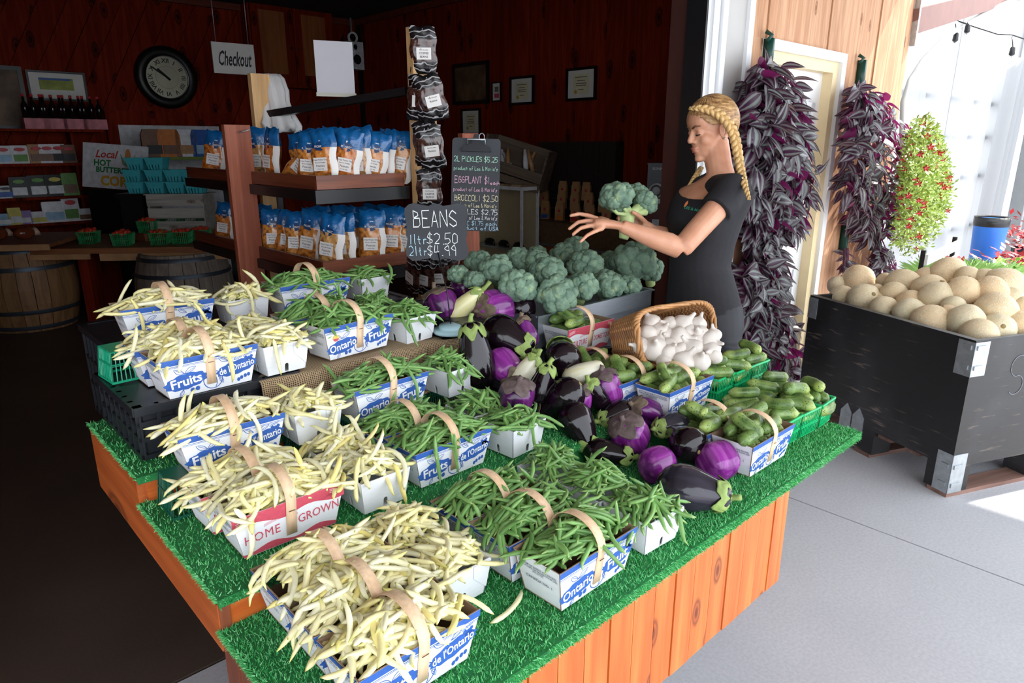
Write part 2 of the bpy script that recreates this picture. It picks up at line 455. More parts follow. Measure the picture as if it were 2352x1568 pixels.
cu_ = MB().smooth().grid(40, 8, lambda a, b: (9.7+.75*a+(b*.25), 2.2+.06*math.sin(a*19+b*2), .1+2.4*b))
cu_.build('curtain', M_film, gw)
po = MB(); po.box(10.7, 10.95, 2.0, 2.1, 0, 3.2); po.mat(1).box(10.66, 10.72, 1.97, 2.12, 0, 3.2).box(10.95, 11.0, 1.97, 2.12, 0, 3.2)
struct('trim_5', po, [pm('white_post', (172,172,172), .5, var=.05), M_alu])
UG = 13.6
fg = MB()
for z in (.42, 1.03, 1.58, 2.1, 2.9): fg.box(UG-.04, UG+.04, -4.5, 2.6, z, z+.05)
for v in (-4.5, -2.6, -.9, .8, 2.5): fg.box(UG-.05, UG+.05, v, v+.06, 0, 3.2)
gw2 = struct('window_1', fg, M_alu)
M_pane = NT('milky_panel'); M_pane.set(Base_Color=L((140,146,160)), Roughness=.3); M_pane = M_pane.m
for a, b in ((-4.44, -2.6), (-2.54, -.9), (-.84, .8), (.86, 2.5)):
    for c, d in ((.47, 1.03), (1.08, 1.58), (1.63, 2.1), (2.15, 2.9)): MB().box(UG-.01, UG+.01, a, b, c, d).build('pane', M_pane, gw2)
MB().box(UG-.06, UG-.02, -4.5, 2.6, .22, .40).box(UG-.06, UG-.02, -4.5, 2.6, 0, .16).build('kick_board', pm('weathered_board', (150,110,90), .8), gw2)
# brown beam, bent pipe, bracket
b0 = atV(2092, 34, 2.02); b0b = atV(2092, 70, 2.02)
e0 = UV(atD(2352, -22, 7.6))
bm = MB().bar(Vector((5.93, 1.99, b0[2]-.05)), Vector(e0), .06, .17)
o = struct('roof_beam', bm, M_beam); 
MB().box(5.93, 5.96, 1.96, 2.0, 2.25, 2.62).build('bracket', M_steel, o)
pts = []
for px, py, dd in ((2072, 300, 5.55), (2074, 235, 5.55), (2090, 185, 5.6), (2120, 138, 5.75), (2165, 92, 6.0), (2215, 55, 6.3), (2270, 25, 6.6), (2335, -3, 7.0), (2400, -25, 7.4)):
    pts.append(UV(atD(px, py, dd)))
struct('trim_6', MB().smooth().tube([UV(atD(2072, 420, 5.55))] + pts, .022, 8), pm('grey_pipe', (186,184,178), .4, var=.05))
# ------------------------------------------------------------------ the tiered stand
U0, V0 = 1.3, 1.4
stand = uthing('display_stand', 'tiered orange pine stand with green turf on its steps, carrying the vegetables', 'display stand', U0, V0, 0)
def ab(mb, name, mats, root=None, uv=(U0, V0, 0)):
    return mb.build(name, mats, root or stand, loc=(-uv[0], -uv[1], -uv[2]))
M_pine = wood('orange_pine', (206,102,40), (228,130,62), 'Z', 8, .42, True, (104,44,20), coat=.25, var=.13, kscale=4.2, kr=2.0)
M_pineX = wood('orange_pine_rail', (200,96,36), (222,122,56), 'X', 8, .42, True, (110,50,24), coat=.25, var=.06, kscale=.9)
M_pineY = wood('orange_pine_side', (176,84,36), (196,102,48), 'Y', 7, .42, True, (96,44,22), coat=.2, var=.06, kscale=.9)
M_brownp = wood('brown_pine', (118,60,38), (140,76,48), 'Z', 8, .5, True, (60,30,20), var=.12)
PW = .0815
for i in range(18):
    u0 = .42 + i*PW
    if u0+PW > 1.9: break
    u1 = min(u0+PW-.0036, 1.822)
    if u1-u0 > .02: ab(MB().box(u0, u1, .752-.0012*((i*5) % 3), .772, .285, .618), 'plank', M_pine)
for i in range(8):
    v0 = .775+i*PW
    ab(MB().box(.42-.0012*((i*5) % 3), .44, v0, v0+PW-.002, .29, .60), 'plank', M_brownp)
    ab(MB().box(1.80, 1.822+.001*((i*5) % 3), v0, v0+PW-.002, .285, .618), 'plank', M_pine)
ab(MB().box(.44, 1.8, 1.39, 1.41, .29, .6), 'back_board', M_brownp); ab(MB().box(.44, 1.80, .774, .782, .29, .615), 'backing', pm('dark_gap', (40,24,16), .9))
ab(MB().box(.8, 1.6, 1.0, 1.35, 0, .62), 'pedestal', pm('dark_plywood', (50,40,34), .8))
ab(MB().box(.8, 1.6, 1.75, 2.05, 0, .6), 'pedestal', MATS['dark_plywood'])
def pan(pts): return MB().prism(pts, .35, .372, lambda a, b, h: (h, a, b))
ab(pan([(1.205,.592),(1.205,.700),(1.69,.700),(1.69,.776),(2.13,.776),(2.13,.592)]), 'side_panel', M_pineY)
ab(MB().box(.372, 1.30, 1.205, 1.225, .640, .700), 'riser', M_pineX)
ab(MB().box(.372, 1.34, 1.685, 1.705, .712, .776), 'riser', M_pineX)
ab(MB().box(.352, .372, 1.200, 1.206, .592, .702), 'riser_end', M_brownp)
ab(MB().box(.36, 2.25, .765, 2.12, .592, .618), 'deck', M_pineX)
ab(MB().box(.372, 2.25, 1.225, 2.12, .66, .701), 'deck', M_pineX)
# turf: three steps, blades are real
t = NT('turf_green'); ge = t.n('ShaderNodeNewGeometry')
col = t.ramp(ge.outputs['Random Per Island'], [(0, L((44,150,76))), (.5, L((78,188,104))), (1, L((150,226,160)))])
t.set(Base_Color=col, Roughness=.45); M_turf = t.m
M_turfb = pm('turf_backing', (34,118,60), .9, var=.2, vs=60)
nr = np.random.default_rng(3)
def turf(name, u0, u1, v0, v1, z, n, front=True, left=True, fz=.03):
    base = MB().box(u0, u1, v0, v1, z-.016, z-.004)
    if front: base.box(u0, u1, v0-.004, v0, z-fz, z-.004)
    r = ab(base, name, M_turfb)
    P = np.column_stack([nr.uniform(u0, u1, n), nr.uniform(v0, v1, n), np.full(n, z-.004)])
    D = np.column_stack([nr.normal(0, .5, n), nr.normal(0, .5, n), np.full(n, 1.)])
    if front:
        m = int(n*.07*(u1-u0)/1.0); q = np.column_stack([nr.uniform(u0, u1, m), np.full(m, v0-.003), nr.uniform(z-fz, z-.003, m)])
        P = np.vstack([P, q]); D = np.vstack([D, np.column_stack([nr.normal(0, .5, m), np.full(m, -1.), nr.normal(0, .6, m)])])
    if left:
        m = int(n*.05); q = np.column_stack([np.full(m, u0), nr.uniform(v0, v1, m), nr.uniform(z-.014, z-.003, m)])
        P = np.vstack([P, q]); D = np.vstack([D, np.column_stack([np.full(m, -1.), nr.normal(0, .5, m), nr.normal(.2, .5, m)])])
    D /= np.linalg.norm(D, axis=1)[:, None]; k = len(P)
    S = np.cross(D, nr.normal(size=(k, 3))); S /= np.linalg.norm(S, axis=1)[:, None]; hh = nr.uniform(.007, .0115, k)[:, None]; ww = nr.uniform(.0009, .0016, k)[:, None]
    V = np.empty((k, 3, 3)); V[:, 0] = P - S*ww; V[:, 1] = P + S*ww; V[:, 2] = P + D*hh
    me = bpy.data.meshes.new('turf_blades'); me.from_pydata(V.reshape(-1, 3).tolist(), [], np.arange(3*k).reshape(-1, 3).tolist()); me.materials.append(M_turf)
    o = obj('turf_blades', me, stand, loc=(-U0, -V0, 0)); o['kind'] = 'stuff'
turf('turf_mat', .35, 2.256, .735, 1.205, .645, 52000)
turf('turf_mat', .35, 2.256, 1.195, 1.69, .720, 26000, fz=.022)
turf('turf_mat', .35, 1.34, 1.675, 2.125, .795, 9000, fz=.022)
turf('turf_mat', 1.66, 2.256, 1.06, 1.2, .715, 3000)
ab(MB().box(1.67, 2.25, 1.065, 1.2, .645, .70), 'raised_step', M_turfb); ab(MB().box(1.30, 2.25, 1.205, 1.225, .640, .700), 'riser', M_turfb)
ab(MB().box(.372, 1.34, 1.70, 2.12, .70, .778), 'raised_step', M_pineX)
ab(MB().box(.5, 1.45, 2.05, 2.5, .66, .684), 'rear_shelf', pm('dark_plywood', (50,40,34), .8))
# ------------------------------------------------------------------ containers
M_card = pm('white_card', (232,234,238), .6, var=.03, vs=30, bump=.08, bs=150, stretch=(1,1,6))
M_cardin = pm('brown_card', (150,120,98), .8, var=.12, vs=20)
M_blue = pm('blue_print', (52,96,176), .55, var=.12, vs=90, stretch=(1,1,5))
M_red = pm('red_print', (206,82,100), .55, var=.14, vs=90, stretch=(1,1,5))
M_wprint = pm('white_print', (240,242,246), .55, var=0)
M_ink = pm('grey_ink', (96,104,120), .6, var=0)
M_handle = wood('handle_veneer', (230,190,150), (242,208,172), 'Z', 6, .5, False, var=.1)
M_staple = pm('staple', (120,90,80), .4, .8, var=0)
M_slot = pm('slot_shade', (60,54,50), .9, var=0)
BL, BW, BH = .252, .132, .102          # two-litre basket: top length, top width, height
def fr2(a, z, off, s=-1):              # point on the long panel (front s=-1): a along, z up in metres
    b = z/BH; return (a, s*(.0525+.0135*b+off), z)
FROT = Matrix(((1,0,0),(0,-.1312,.9914),(0,-.9914,-.1312))).transposed()
def stroke(mb, pts, wd, off, closed=False):
    n = len(pts); L_ = []; R_ = []
    for i in range(n):
        p = pts[i]; a = pts[i-1] if (i > 0 or closed) else p; b = pts[(i+1) % n] if (i < n-1 or closed) else p
        dx, dy = b[0]-a[0], b[1]-a[1]; l = math.hypot(dx, dy) or 1; nx, ny = -dy/l*wd/2, dx/l*wd/2
        L_.append(fr2(p[0]+nx, p[1]+ny, off)); R_.append(fr2(p[0]-nx, p[1]-ny, off))
    fs = [(i, (i+1) % n, n+(i+1) % n, n+i) for i in range(n if closed else n-1)]
    mb.add(L_+R_, [f[::-1] for f in fs])
def ell(cx, cz, rx, rz, rot=0, n=16, a0=0, a1=2*math.pi, wob=0, k=7):
    c, s = math.cos(rot), math.sin(rot); o = []
    full = abs(a1-a0-2*math.pi) < 1e-6
    for i in range(n):
        t = a0+(a1-a0)*i/(n if full else n-1); q = 1+wob*math.sin(k*t); x, y = rx*math.cos(t)*q, rz*math.sin(t)*q
        o.append((cx+x*c-y*s, cz+x*s+y*c))
    return o
def fillp(mb, pts, off): mb.add([fr2(a, z, off) for a, z in pts], [tuple(range(len(pts)))])
def leaf2(cx, cz, ln, wd, rot):
    c, s = math.cos(rot), math.sin(rot); o = []
    for i in range(9): 
        t = i/8; o.append((t*ln, wd*math.sin(math.pi*t)))
    for i in range(7, 0, -1): t = i/8; o.append((t*ln, -wd*math.sin(math.pi*t)*.6))
    return [(cx+x*c-y*s, cz+x*s+y*c) for x, y in o]
def blue_print(french):
    b = MB(); wm = MB()
    fillp(b, [(-.1255,.087),(.1255,.087),(.1258,.1018),(-.1258,.1018)], .0005)
    stroke(b, [(-.124,.0835),(.124,.0835)], .0012, .0005); stroke(b, [(-.123,.0805),(.123,.0805)], .0008, .0005)
    lw = .0013
    # cloud shapes behind the words, white words come on top
    if french: cl = [(-.062,.039,.053,.021,R(7)), (.067,.048,.054,.019,R(9))]
    else: cl = [(-.060,.037,.055,.021,R(9)), (.067,.047,.050,.022,R(9))]
    for c in cl: fillp(b, ell(*c, n=44, wob=.06, k=11), .0005)
    for (x, z, ln, w_, r_) in ((-.064,.060,.030,.007,R(150)), (-.064,.060,.032,.007,R(28)), (.045,.070,.028,.006,R(150)), (.060,.070,.026,.006,R(20)), (.02,.030,.02,.005,R(-60)), (-.07,.018,.02,.005,R(-120))):
        stroke(b, leaf2(x, z, ln, w_, r_), lw, .0006, True)
        stroke(b, [(x, z), (x+ln*.8*math.cos(r_), z+ln*.8*math.sin(r_))], lw*.8, .0006)
    stroke(b, ell(.004,.028,.024,.024, n=20), .0022, .0004, True)
    stroke(b, ell(.003,.028,.010,.022, R(12), n=10, a0=-1.4, a1=1.3), .0018, .0004)
    for x, z in ((-.048,.012),(-.035,.014)): fillp(b, ell(x, z, .0062, .0062, n=14), .0006); stroke(wm, ell(x+.002, z, .003, .0045, n=6, a0=-1, a1=1), .0008, .0008)
    for x, z in ((.092,.070),(.100,.068),(.107,.071),(.097,.062),(.104,.063),(.110,.060)): fillp(b, ell(x, z, .0045, .0045, n=10), .0005)
    for x, z in ((.078,.016),(.088,.019),(.097,.021),(.07,.012)): fillp(b, ell(x, z, .0045, .0055, n=10), .0005)
    for k in range(4): stroke(b, [(.088+.006*k+.003*math.cos(t), .0755+.0022*k*.5+.003*math.sin(t*1.3)) for t in (0,1,2,3,4,5,6)], .0007, .0006)
    for x in (-.118,-.112): stroke(b, [(x, .036), (x+.01, .040)], .0009, .0006)
    return b, wm
RLOW = MB()
def red_print(cult):
    RLOW.__init__()
    b = MB(); wm = MB()
    top = [(-.1255+.251*i/20, .073+.006*math.sin(2*math.pi*(i/10-.1))) for i in range(21)]
    fillp(b, [(-.1258,.1018)] + top + [(.1258,.1018)], .0005) if False else None
    for i in range(20):
        a, c = top[i], top[i+1]; fillp(b, [a, c, (c[0],.1016), (a[0],.1016)], .0005)
        bz = lambda x: .013+.006*math.sin(2*math.pi*((x+.1255)/.251*2-.35)); k = .104/.126
        fillp(RLOW, [(a[0]*k,.001), (c[0]*k,.001), (c[0]*.86, bz(c[0])), (a[0]*.86, bz(a[0]))], .0005)
    for q in (0, .004, .008):
        stroke(b, [(x-.04, .066+q*.4+.006*math.sin((x+.02)*40)-q) for x in np.linspace(-.02, .055, 12)], .0008, .0006)
        stroke(wm, [(x, .084+q+.004*math.sin(x*60)) for x in np.linspace(-.118, -.09, 8)], .0012, .0007)
        stroke(wm, [(x, .084+q-.004*math.sin(x*60)) for x in np.linspace(.09, .118, 8)], .0012, .0007)
    return b, wm
def long_panel(s):
    m = MB(); th = .0028
    q = [fr2(-.104,0,0,s), fr2(.104,0,0,s), fr2(.126,BH,0,s), fr2(-.126,BH,0,s)]
    r = [(x, y-s*th, z) for x, y, z in q]
    m.mat(0).add(q, [(0,1,2,3) if s < 0 else (3,2,1,0)])
    m.mat(1).add(r, [(3,2,1,0) if s < 0 else (0,1,2,3)])
    vs = q+r; m.add(vs, [(3,2,6,7),(0,4,5,1),(1,5,6,2),(0,3,7,4)]); return m
def short_panel(s):
    m = MB(); th = .0028
    f = lambda y, z: (s*(.1035+.0218*z/BH), y, z)
    q = [f(-.0525,0), f(.0525,0), f(.0655,BH-.002), f(-.0655,BH-.002)]; r = [(x-s*th, y, z) for x, y, z in q]
    m.mat(0).add(q, [(0,1,2,3) if s > 0 else (3,2,1,0)]); m.mat(1).add(r, [(3,2,1,0) if s > 0 else (0,1,2,3)])
    m.add(q+r, [(3,2,6,7),(0,4,5,1),(1,5,6,2),(0,3,7,4)]); return m
_b2 = {}
for s, nm in ((-1, 'f'), (1, 'b')): _b2[nm] = long_panel(s).mesh('long_panel', [M_card, M_cardin])
for s, nm in ((-1, 'l'), (1, 'r')): _b2[nm] = short_panel(s).mesh('short_panel', [M_card, M_cardin])
_b2['bot'] = MB().box(-.104, .104, -.0525, .0525, 0, .003).mesh('bottom', M_cardin)
hp = [fr2(0, z, .002) for z in (.018, .06, .1)]
hp += [(0, -.068*math.cos(t), .102+.055*math.sin(t)) for t in np.linspace(.12, math.pi-.12, 15)]
hp += [fr2(0, z, .002, 1) for z in (.1, .06, .018)]
_b2['handle'] = MB().smooth().strip(hp, .023, .0016, (1,0,0)).mesh('handle', M_handle)
for k_, fn_ in (('of', lambda: blue_print(False)), ('fo', lambda: blue_print(True)), ('hg', lambda: red_print(False)), ('cd', lambda: red_print(True))):
    b_, w_ = fn_(); pmat = M_blue if k_ in ('of', 'fo') else M_red
    _b2['p'+k_] = b_.mesh('printed_design', pmat); _b2['w'+k_] = w_.mesh('printed_highlights', M_wprint)
_b2['low'] = RLOW.mesh('printed_lower_band', M_red)
sb = MB()
for s_ in (-1,):
    pts = [(-.1254,-.0655,BH-.003),(-.1254,.0655,BH-.003),(-.1225,.0645,BH-.016),(-.1225,-.0645,BH-.016)]
    sb.add([(x-.0008, y, z) for x, y, z in pts], [(0,1,2,3)])
_b2['side_band'] = sb.mesh('printed_band', M_blue)
LROT = Matrix(((0,-1,0),(-.209,0,.978),(-.978,0,-.209))).transposed()   # lettering on the left short panel
def basket(label, u, v, z, style, rz=0., group=None, band=False, handle=True):
    r = uthing('handled_basket', label, 'basket', u, v, z, rz, group)
    for k in ('f', 'b', 'l', 'r'): obj('panel', _b2[k], r)
    obj('bottom', _b2['bot'], r)
    f_ = r.children[0] if False else None
    pr = obj('printed_front', _b2['p'+style], r); obj('highlight', _b2['w'+style], pr)
    if style in ('hg', 'cd'): obj('lower_band', _b2['low'], pr)
    if handle:
        h = obj('handle', _b2['handle'], r); MB().box(-.007, .007, -.0695, -.0685, .078, .0795).build('staple', M_staple, h)
    def tx(s_, a, zz, size, mat, ang, **kw):
        o = obj('lettering', text_mesh(s_, size, mat, **kw), pr); o.location = fr2(a, zz, .0012)
        o.rotation_euler = (FROT @ Matrix.Rotation(ang, 3, 'Z')).to_euler()
    if style == 'of': tx('Ontario', -.060, .037, .033, M_wprint, R(9), bold=.0006, sx=.88); tx('Fruit', .066, .047, .036, M_wprint, R(9), bold=.0008)
    if style == 'fo': tx('Fruits', -.062, .039, .034, M_wprint, R(7), bold=.0008); tx("de l'Ontario", .067, .049, .026, M_wprint, R(9), bold=.0005, sx=.74)
    if style == 'hg': tx('HOME', -.064, .042, .031, M_red, R(3), bold=.0, spacing=1.1, sx=.85); tx('GROWN', .064, .050, .031, M_red, R(3), bold=.0, sx=.8)
    if style == 'cd': tx('CULTURE', -.058, .042, .03, M_red, R(1), bold=.0003, sx=.62); tx('DOMESTIQUE', .064, .046, .027, M_red, R(2), bold=.0003, sx=.55)
    for s_, zz, sz in (('BOTTOM OF BASKET FOR RECIPES\nVOIR AU BAS DE PANIER POUR DES\nRECETTES', .073, .0068), ('CANADA NO. 1', .048, .0105)):
        o = obj('lettering', text_mesh(s_, sz, M_ink, bold=.0001, lead=.95), r); o.location = (-.1045-.0218*zz/BH-.0007, 0, zz); o.rotation_euler = LROT.to_euler()
    if band: obj('printed_band', _b2['side_band'], r)
    return r
# one-litre white box with notch and flap
QL, QB, QH = .0675, .056, .085
def qpan(k, flap):
    def fn(a, b, h):
        y = -(QB+(QL-QB)*b/QH) - h; p = Vector((a, y, b)); return Matrix.Rotation(k*math.pi/2, 3, 'Z') @ p
    n = .0055
    arc = [(n*math.cos(t), .022+n*math.sin(t)) for t in np.linspace(math.pi, 0, 7)]
    pts = [(-QB, 0)] + [(-n, 0)] + arc + [(n, 0)] + [(QB, 0), (QL, QH), (-QL, QH)]
    m = MB().prism(pts, -.0025, 0, fn); return m
_q = [qpan(k, False).mesh('panel', M_card) for k in range(4)]
_qf = MB().prism([(.02,.083),(.066,.083),(.0585,.017),(.0565,.017),(.0225,.052)], .0006, .0020, lambda a, b, h: (a, -(QB+(QL-QB)*b/QH)-h, b)).mesh('flap', M_card)
_qb = MB().box(-QB, QB, -QB, QB, .001, .003).mesh('bottom', M_card)
def box1(label, u, v, z, rz=0., flap=True, group=None):
    r = uthing('white_box', label, 'box', u, v, z, rz, group)
    for m in _q: obj('panel', m, r)
    if flap: obj('flap', _qf, r)
    obj('bottom', _qb, r); return r
# green lattice basket
def lattice(ta, ba, h, n=10, slat=.0022):
    m = MB()
    for k in range(4):
        Rk = Matrix.Rotation(k*math.pi/2, 4, 'Z')
        def pt(x, z): w_ = ba+(ta-ba)*z/h; return Rk @ Vector((x*w_, -w_, z))
        for i in range(n+1):
            x = -1+2*i/n; m.bar(pt(x, 0), pt(x, h*.97), slat, slat)
        for z, t_ in ((.002,.004), (h*.42,.005), (h*.47, .003)): m.bar(pt(-1, z), pt(1, z), t_, slat*.9)
    m.box(-ba, ba, -ba, ba, 0, .002)
    rim = MB()
    for k in range(4):
        Rk = Matrix.Rotation(k*math.pi/2, 4, 'Z'); rim.bar(Rk @ Vector((-ta, -ta, h)), Rk @ Vector((ta, -ta, h)), .004, .006)
    return m, rim
M_gb = pm('bright_green_plastic', (30,190,118), .35, var=.05, spec=.5)
M_gbd = pm('bottle_green_plastic', (22,96,72), .4, var=.05)
_gl, _gr = lattice(.056, .048, .082); _gl = _gl.mesh('lattice', M_gb); _gr = _gr.mesh('rim', M_gb)
def gbasket(label, u, v, z, rz=0., group=None, flip=False, mat=None):
    r = uthing('lattice_basket', label, 'basket', u, v, z + (.085 if flip else 0), rz, group)
    if flip: r.rotation_euler = (math.pi, 0, PHI+rz)
    a = obj('lattice', _gl, r); b = obj('rim', _gr, r)
    if mat:
        for o in (a, b): o.material_slots[0].link = 'OBJECT'; o.material_slots[0].material = mat
    return r
# black slatted crates and burlap that raise the back rows
M_crate = pm('black_crate_plastic', (30,33,38), .38, var=.08, spec=.5)
def crate(label, u0, u1, v0, v1, z0, z1, group=None, solid_top=True):
    cu, cv = (u0+u1)/2, (v0+v1)/2; r = uthing('plastic_crate', label, 'crate', cu, cv, z0, 0, group)
    a, b, h = (u1-u0)/2, (v1-v0)/2, z1-z0; sh = MB(); ribs = MB(); rim = MB()
    t_ = .012
    for s_ in (-1, 1):
        sh.box(-a+t_, a-t_, s_*(b-.01)-.004, s_*(b-.01)+.004, 0, h*.92); sh.box(s_*(a-.01)-.004, s_*(a-.01)+.004, -b+t_, b-t_, 0, h*.92)
        n = max(4, int(2*a/.045))
        for i in range(n+1): x = -a+2*a*i/n; ribs.box(max(-a, x-.005), min(a, x+.005), s_*b-.006, s_*b+.006, 0, h)
        n = max(4, int(2*b/.045))
        for i in range(n+1): y = -b+2*b*i/n; ribs.box(s_*a-.006, s_*a+.006, max(-b, y-.005), min(b, y+.005), 0, h)
        for zz in (0, h*.33, h*.62):
            ribs.box(-a, a, s_*b-.005, s_*b+.005, zz, zz+.012); ribs.box(s_*a-.005, s_*a+.005, -b, b, zz, zz+.012)
        rim.box(-a-.008, a+.008, s_*b-.012, s_*b+.012, h-.022, h); rim.box(s_*a-.012, s_*a+.012, -b-.008, b+.008, h-.022, h)
    sh.box(-a+t_, a-t_, -b+t_, b-t_, 0, .008)
    if solid_top: sh.box(-a, a, -b, b, h-.010, h-.003)
    sh.build('body', M_crate, r); ribs.build('ribs', M_crate, r); rim.build('rim', M_crate, r); return r
crate('black plastic crate at the left under the yellow bean baskets', .39, .80, 1.75, 2.10, .797, .937)
crate('black plastic crate under the burlap cloth', .83, 1.34, 1.75, 2.10, .797, .927)
crate('long black crate behind the stand under the rearmost bean baskets', .45, 1.46, 2.14, 2.54, .686, .985)
# burlap cloth
def burlap():
    t = NT('burlap_weave'); v = t.coord('Object')
    def wav(ax):
        x = t.n('ShaderNodeTexWave', i_Scale=42., i_Distortion=1.4, i_Detail=2.); x.bands_direction = ax; x.inputs['Detail Scale'].default_value = 1.5; t.l(v, x.inputs['Vector']); return x.outputs['Fac']
    sx = t.n('ShaderNodeSeparateXYZ'); t.l(v, sx.inputs[0])
    ad = t.n('ShaderNodeMath', operation='ADD'); t.l(sx.outputs[1], ad.inputs[0]); t.l(sx.outputs[2], ad.inputs[1])
    cb = t.n('ShaderNodeCombineXYZ'); t.l(ad.outputs[0], cb.inputs[1]); t.l(sx.outputs[0], cb.inputs[0])
    def band(out, k):
        nz = t.n('ShaderNodeTexNoise', i_Scale=9.); t.l(cb.outputs[0], nz.inputs['Vector']); s2 = t.n('ShaderNodeMath', operation='MULTIPLY_ADD'); s2.inputs[1].default_value = .02
        t.l(nz.outputs['Fac'], s2.inputs[0]); t.l(out, s2.inputs[2]); m = t.n('ShaderNodeMath', operation='MULTIPLY'); m.inputs[1].default_value = k; t.l(s2.outputs[0], m.inputs[0])
        p = t.n('ShaderNodeMath', operation='PINGPONG'); p.inputs[1].default_value = 1.; t.l(m.outputs[0], p.inputs[0]); return p.outputs[0]
    mx = t.n('ShaderNodeMath', operation='MAXIMUM'); t.l(band(sx.outputs[0], 330.), mx.inputs[0]); t.l(band(ad.outputs[0], 330.), mx.inputs[1])
    col = t.ramp(mx.outputs[0], [(.45, L((62,48,36))), (.6, L((150,122,92))), (1, L((206,180,142)))])
    t.set(Base_Color=col, Roughness=.9); t.bump(mx.outputs[0], .6, .003); return t.m
M_burlap = burlap(); MATS['burlap'] = M_burlap
bu = uthing('burlap_cloth', 'coarse brown burlap cloth draped over the crates below the green beans', 'cloth', 1.05, 1.9, .797)
def bfn(a, b):
    x = -.36+.74*a; q = b*.62     # runs over the top, then down the front
    wv = .006*math.sin(x*23)+.004*math.sin(x*51+1)
    if q < .40: y = .24-q; z = .1365+.002*math.sin(x*31+q*30); y2 = y
    else:
        d = q-.40; y = -.16 - .018*math.sin(min(1, d/.03)*1.57) - wv*min(1, d/.04) - d*.10; z = .1365 - max(0, d-.012)*.86
        if d > .14: y -= (d-.14)*.6
    if x > .2: z -= (x-.2)*.12*(1 if q < .4 else .3)
    return (x, y, max(z, .006))
bm_ = MB().smooth().grid(70, 46, bfn); bo = bm_.build('cloth', M_burlap, bu)
sd = bo.modifiers.new('thick', 'SOLIDIFY'); sd.thickness = .003; sd.offset = 1
# ------------------------------------------------------------------ bean rows
CONT = []      # (colour, u, v, z_base, half length, half width, height, rz, heap, words)
def Bk(col, style, u, v, z, words, rz=0., band=False, heap=.036, s=1.0):
    r = basket(words[0], u, v, z, style, rz, 'handled fruit baskets', band)
    if s != 1.0: r.scale = (s, s, s)
    CONT.append((col, u, v, z, .126*s, .066*s, BH*s, rz, heap, words[1])); return r
def Qk(col, u, v, z, words, rz=0., flap=True, heap=.03):
    r = box1(words[0], u, v, z, rz, flap, 'white one-litre boxes')
    CONT.append((col, u, v, z, QL, QL, QH, rz, heap, words[1])); return r
Z1, Z2, Z3, Z4, Z5 = .646, .721, .806, .938, .986
FB = 'blue and white fruit basket of '
# front step
Bk('y', 'fo', .545, .865, Z1, (FB+'yellow beans at the nearest corner of the stand', 'in the blue basket at the nearest corner'), R(1), True, .045)
Bk('y', 'fo', .545, 1.0, Z1, (FB+'yellow beans second from the nearest corner', 'in the second blue basket from the nearest corner'), R(-1), True, .045)
Bk('y', 'fo', .545, 1.135, Z1, (FB+'yellow beans third from the nearest corner', 'in the third blue basket from the nearest corner'), 0, True, .045)
Qk('y', .742, .995, Z1, ('white box of yellow beans beside the lowest yellow bean baskets', 'in the white box on the lowest step'), 0, True, .04)
Qk('y', .742, 1.135, Z1, ('white box almost buried in yellow beans against the first riser', 'heaped over the rear white box on the lowest step'), 0, False, .05)
Bk('g', 'of', .975, .84, Z1, (FB+'green beans at the front edge', 'in the front blue basket on the lowest step'), R(1), False, .045)
Bk('g', 'fo', .968, .975, Z1, (FB+'green beans behind the front-edge green bean basket', 'in the middle blue basket on the lowest step'), 0, True, .045)
Bk('g', 'fo', .962, 1.11, Z1, (FB+'green beans against the first riser on the lowest step', 'in the rear blue basket on the lowest step'), 0, True, .045)
Qk('g', 1.213, .842, Z1, ('white box of green beans at the front edge beside the big eggplant', 'in the white box at the front edge'), R(-3), True, .04)
Qk('g', 1.21, .985, Z1, ('white box of green beans behind the front-edge white box', 'heaped over the second white box on the lowest step'), 0, False, .058)
Qk('g', 1.20, 1.125, Z1, ('white box of green beans against the first riser beside the eggplants', 'heaped over the third white box on the lowest step'), 0, False, .058)
# second step
Bk('y', 'hg', .545, 1.335, Z2, ('pink and white home grown basket of yellow beans on the second step, in front', 'in the front pink basket'), R(-1), False, .042)
Bk('y', 'hg', .53, 1.475, Z2, ('pink and white home grown basket of yellow beans on the second step, behind', 'in the rear pink basket'), R(2), False, .042)
Qk('y', .772, 1.322, Z2, ('white box of yellow beans on the second step with one bean hanging down', 'in the front white box on the second step'), 0, False, .036)
Qk('y', .772, 1.47, Z2, ('white box heaped with yellow beans on the second step, behind', 'over the rear white box on the second step'), 0, False, .045)
Bk('g', 'fo', .99, 1.335, Z2, (FB+'green beans on the second step, in front', 'in the front blue basket on the second step'), R(1), True, .034)
Bk('g', 'fo', .975, 1.475, Z2, (FB+'green beans on the second step, behind', 'in the rear blue basket on the second step'), 0, True, .042)
Qk('g', 1.222, 1.305, Z2, ('white box of green beans on the second step beside the eggplants', 'in the front white box on the second step'), R(4), False, .036)
Qk('g', 1.215, 1.452, Z2, ('white box heaped with green beans on the second step, behind', 'over the rear white box on the second step'), 0, False, .045)
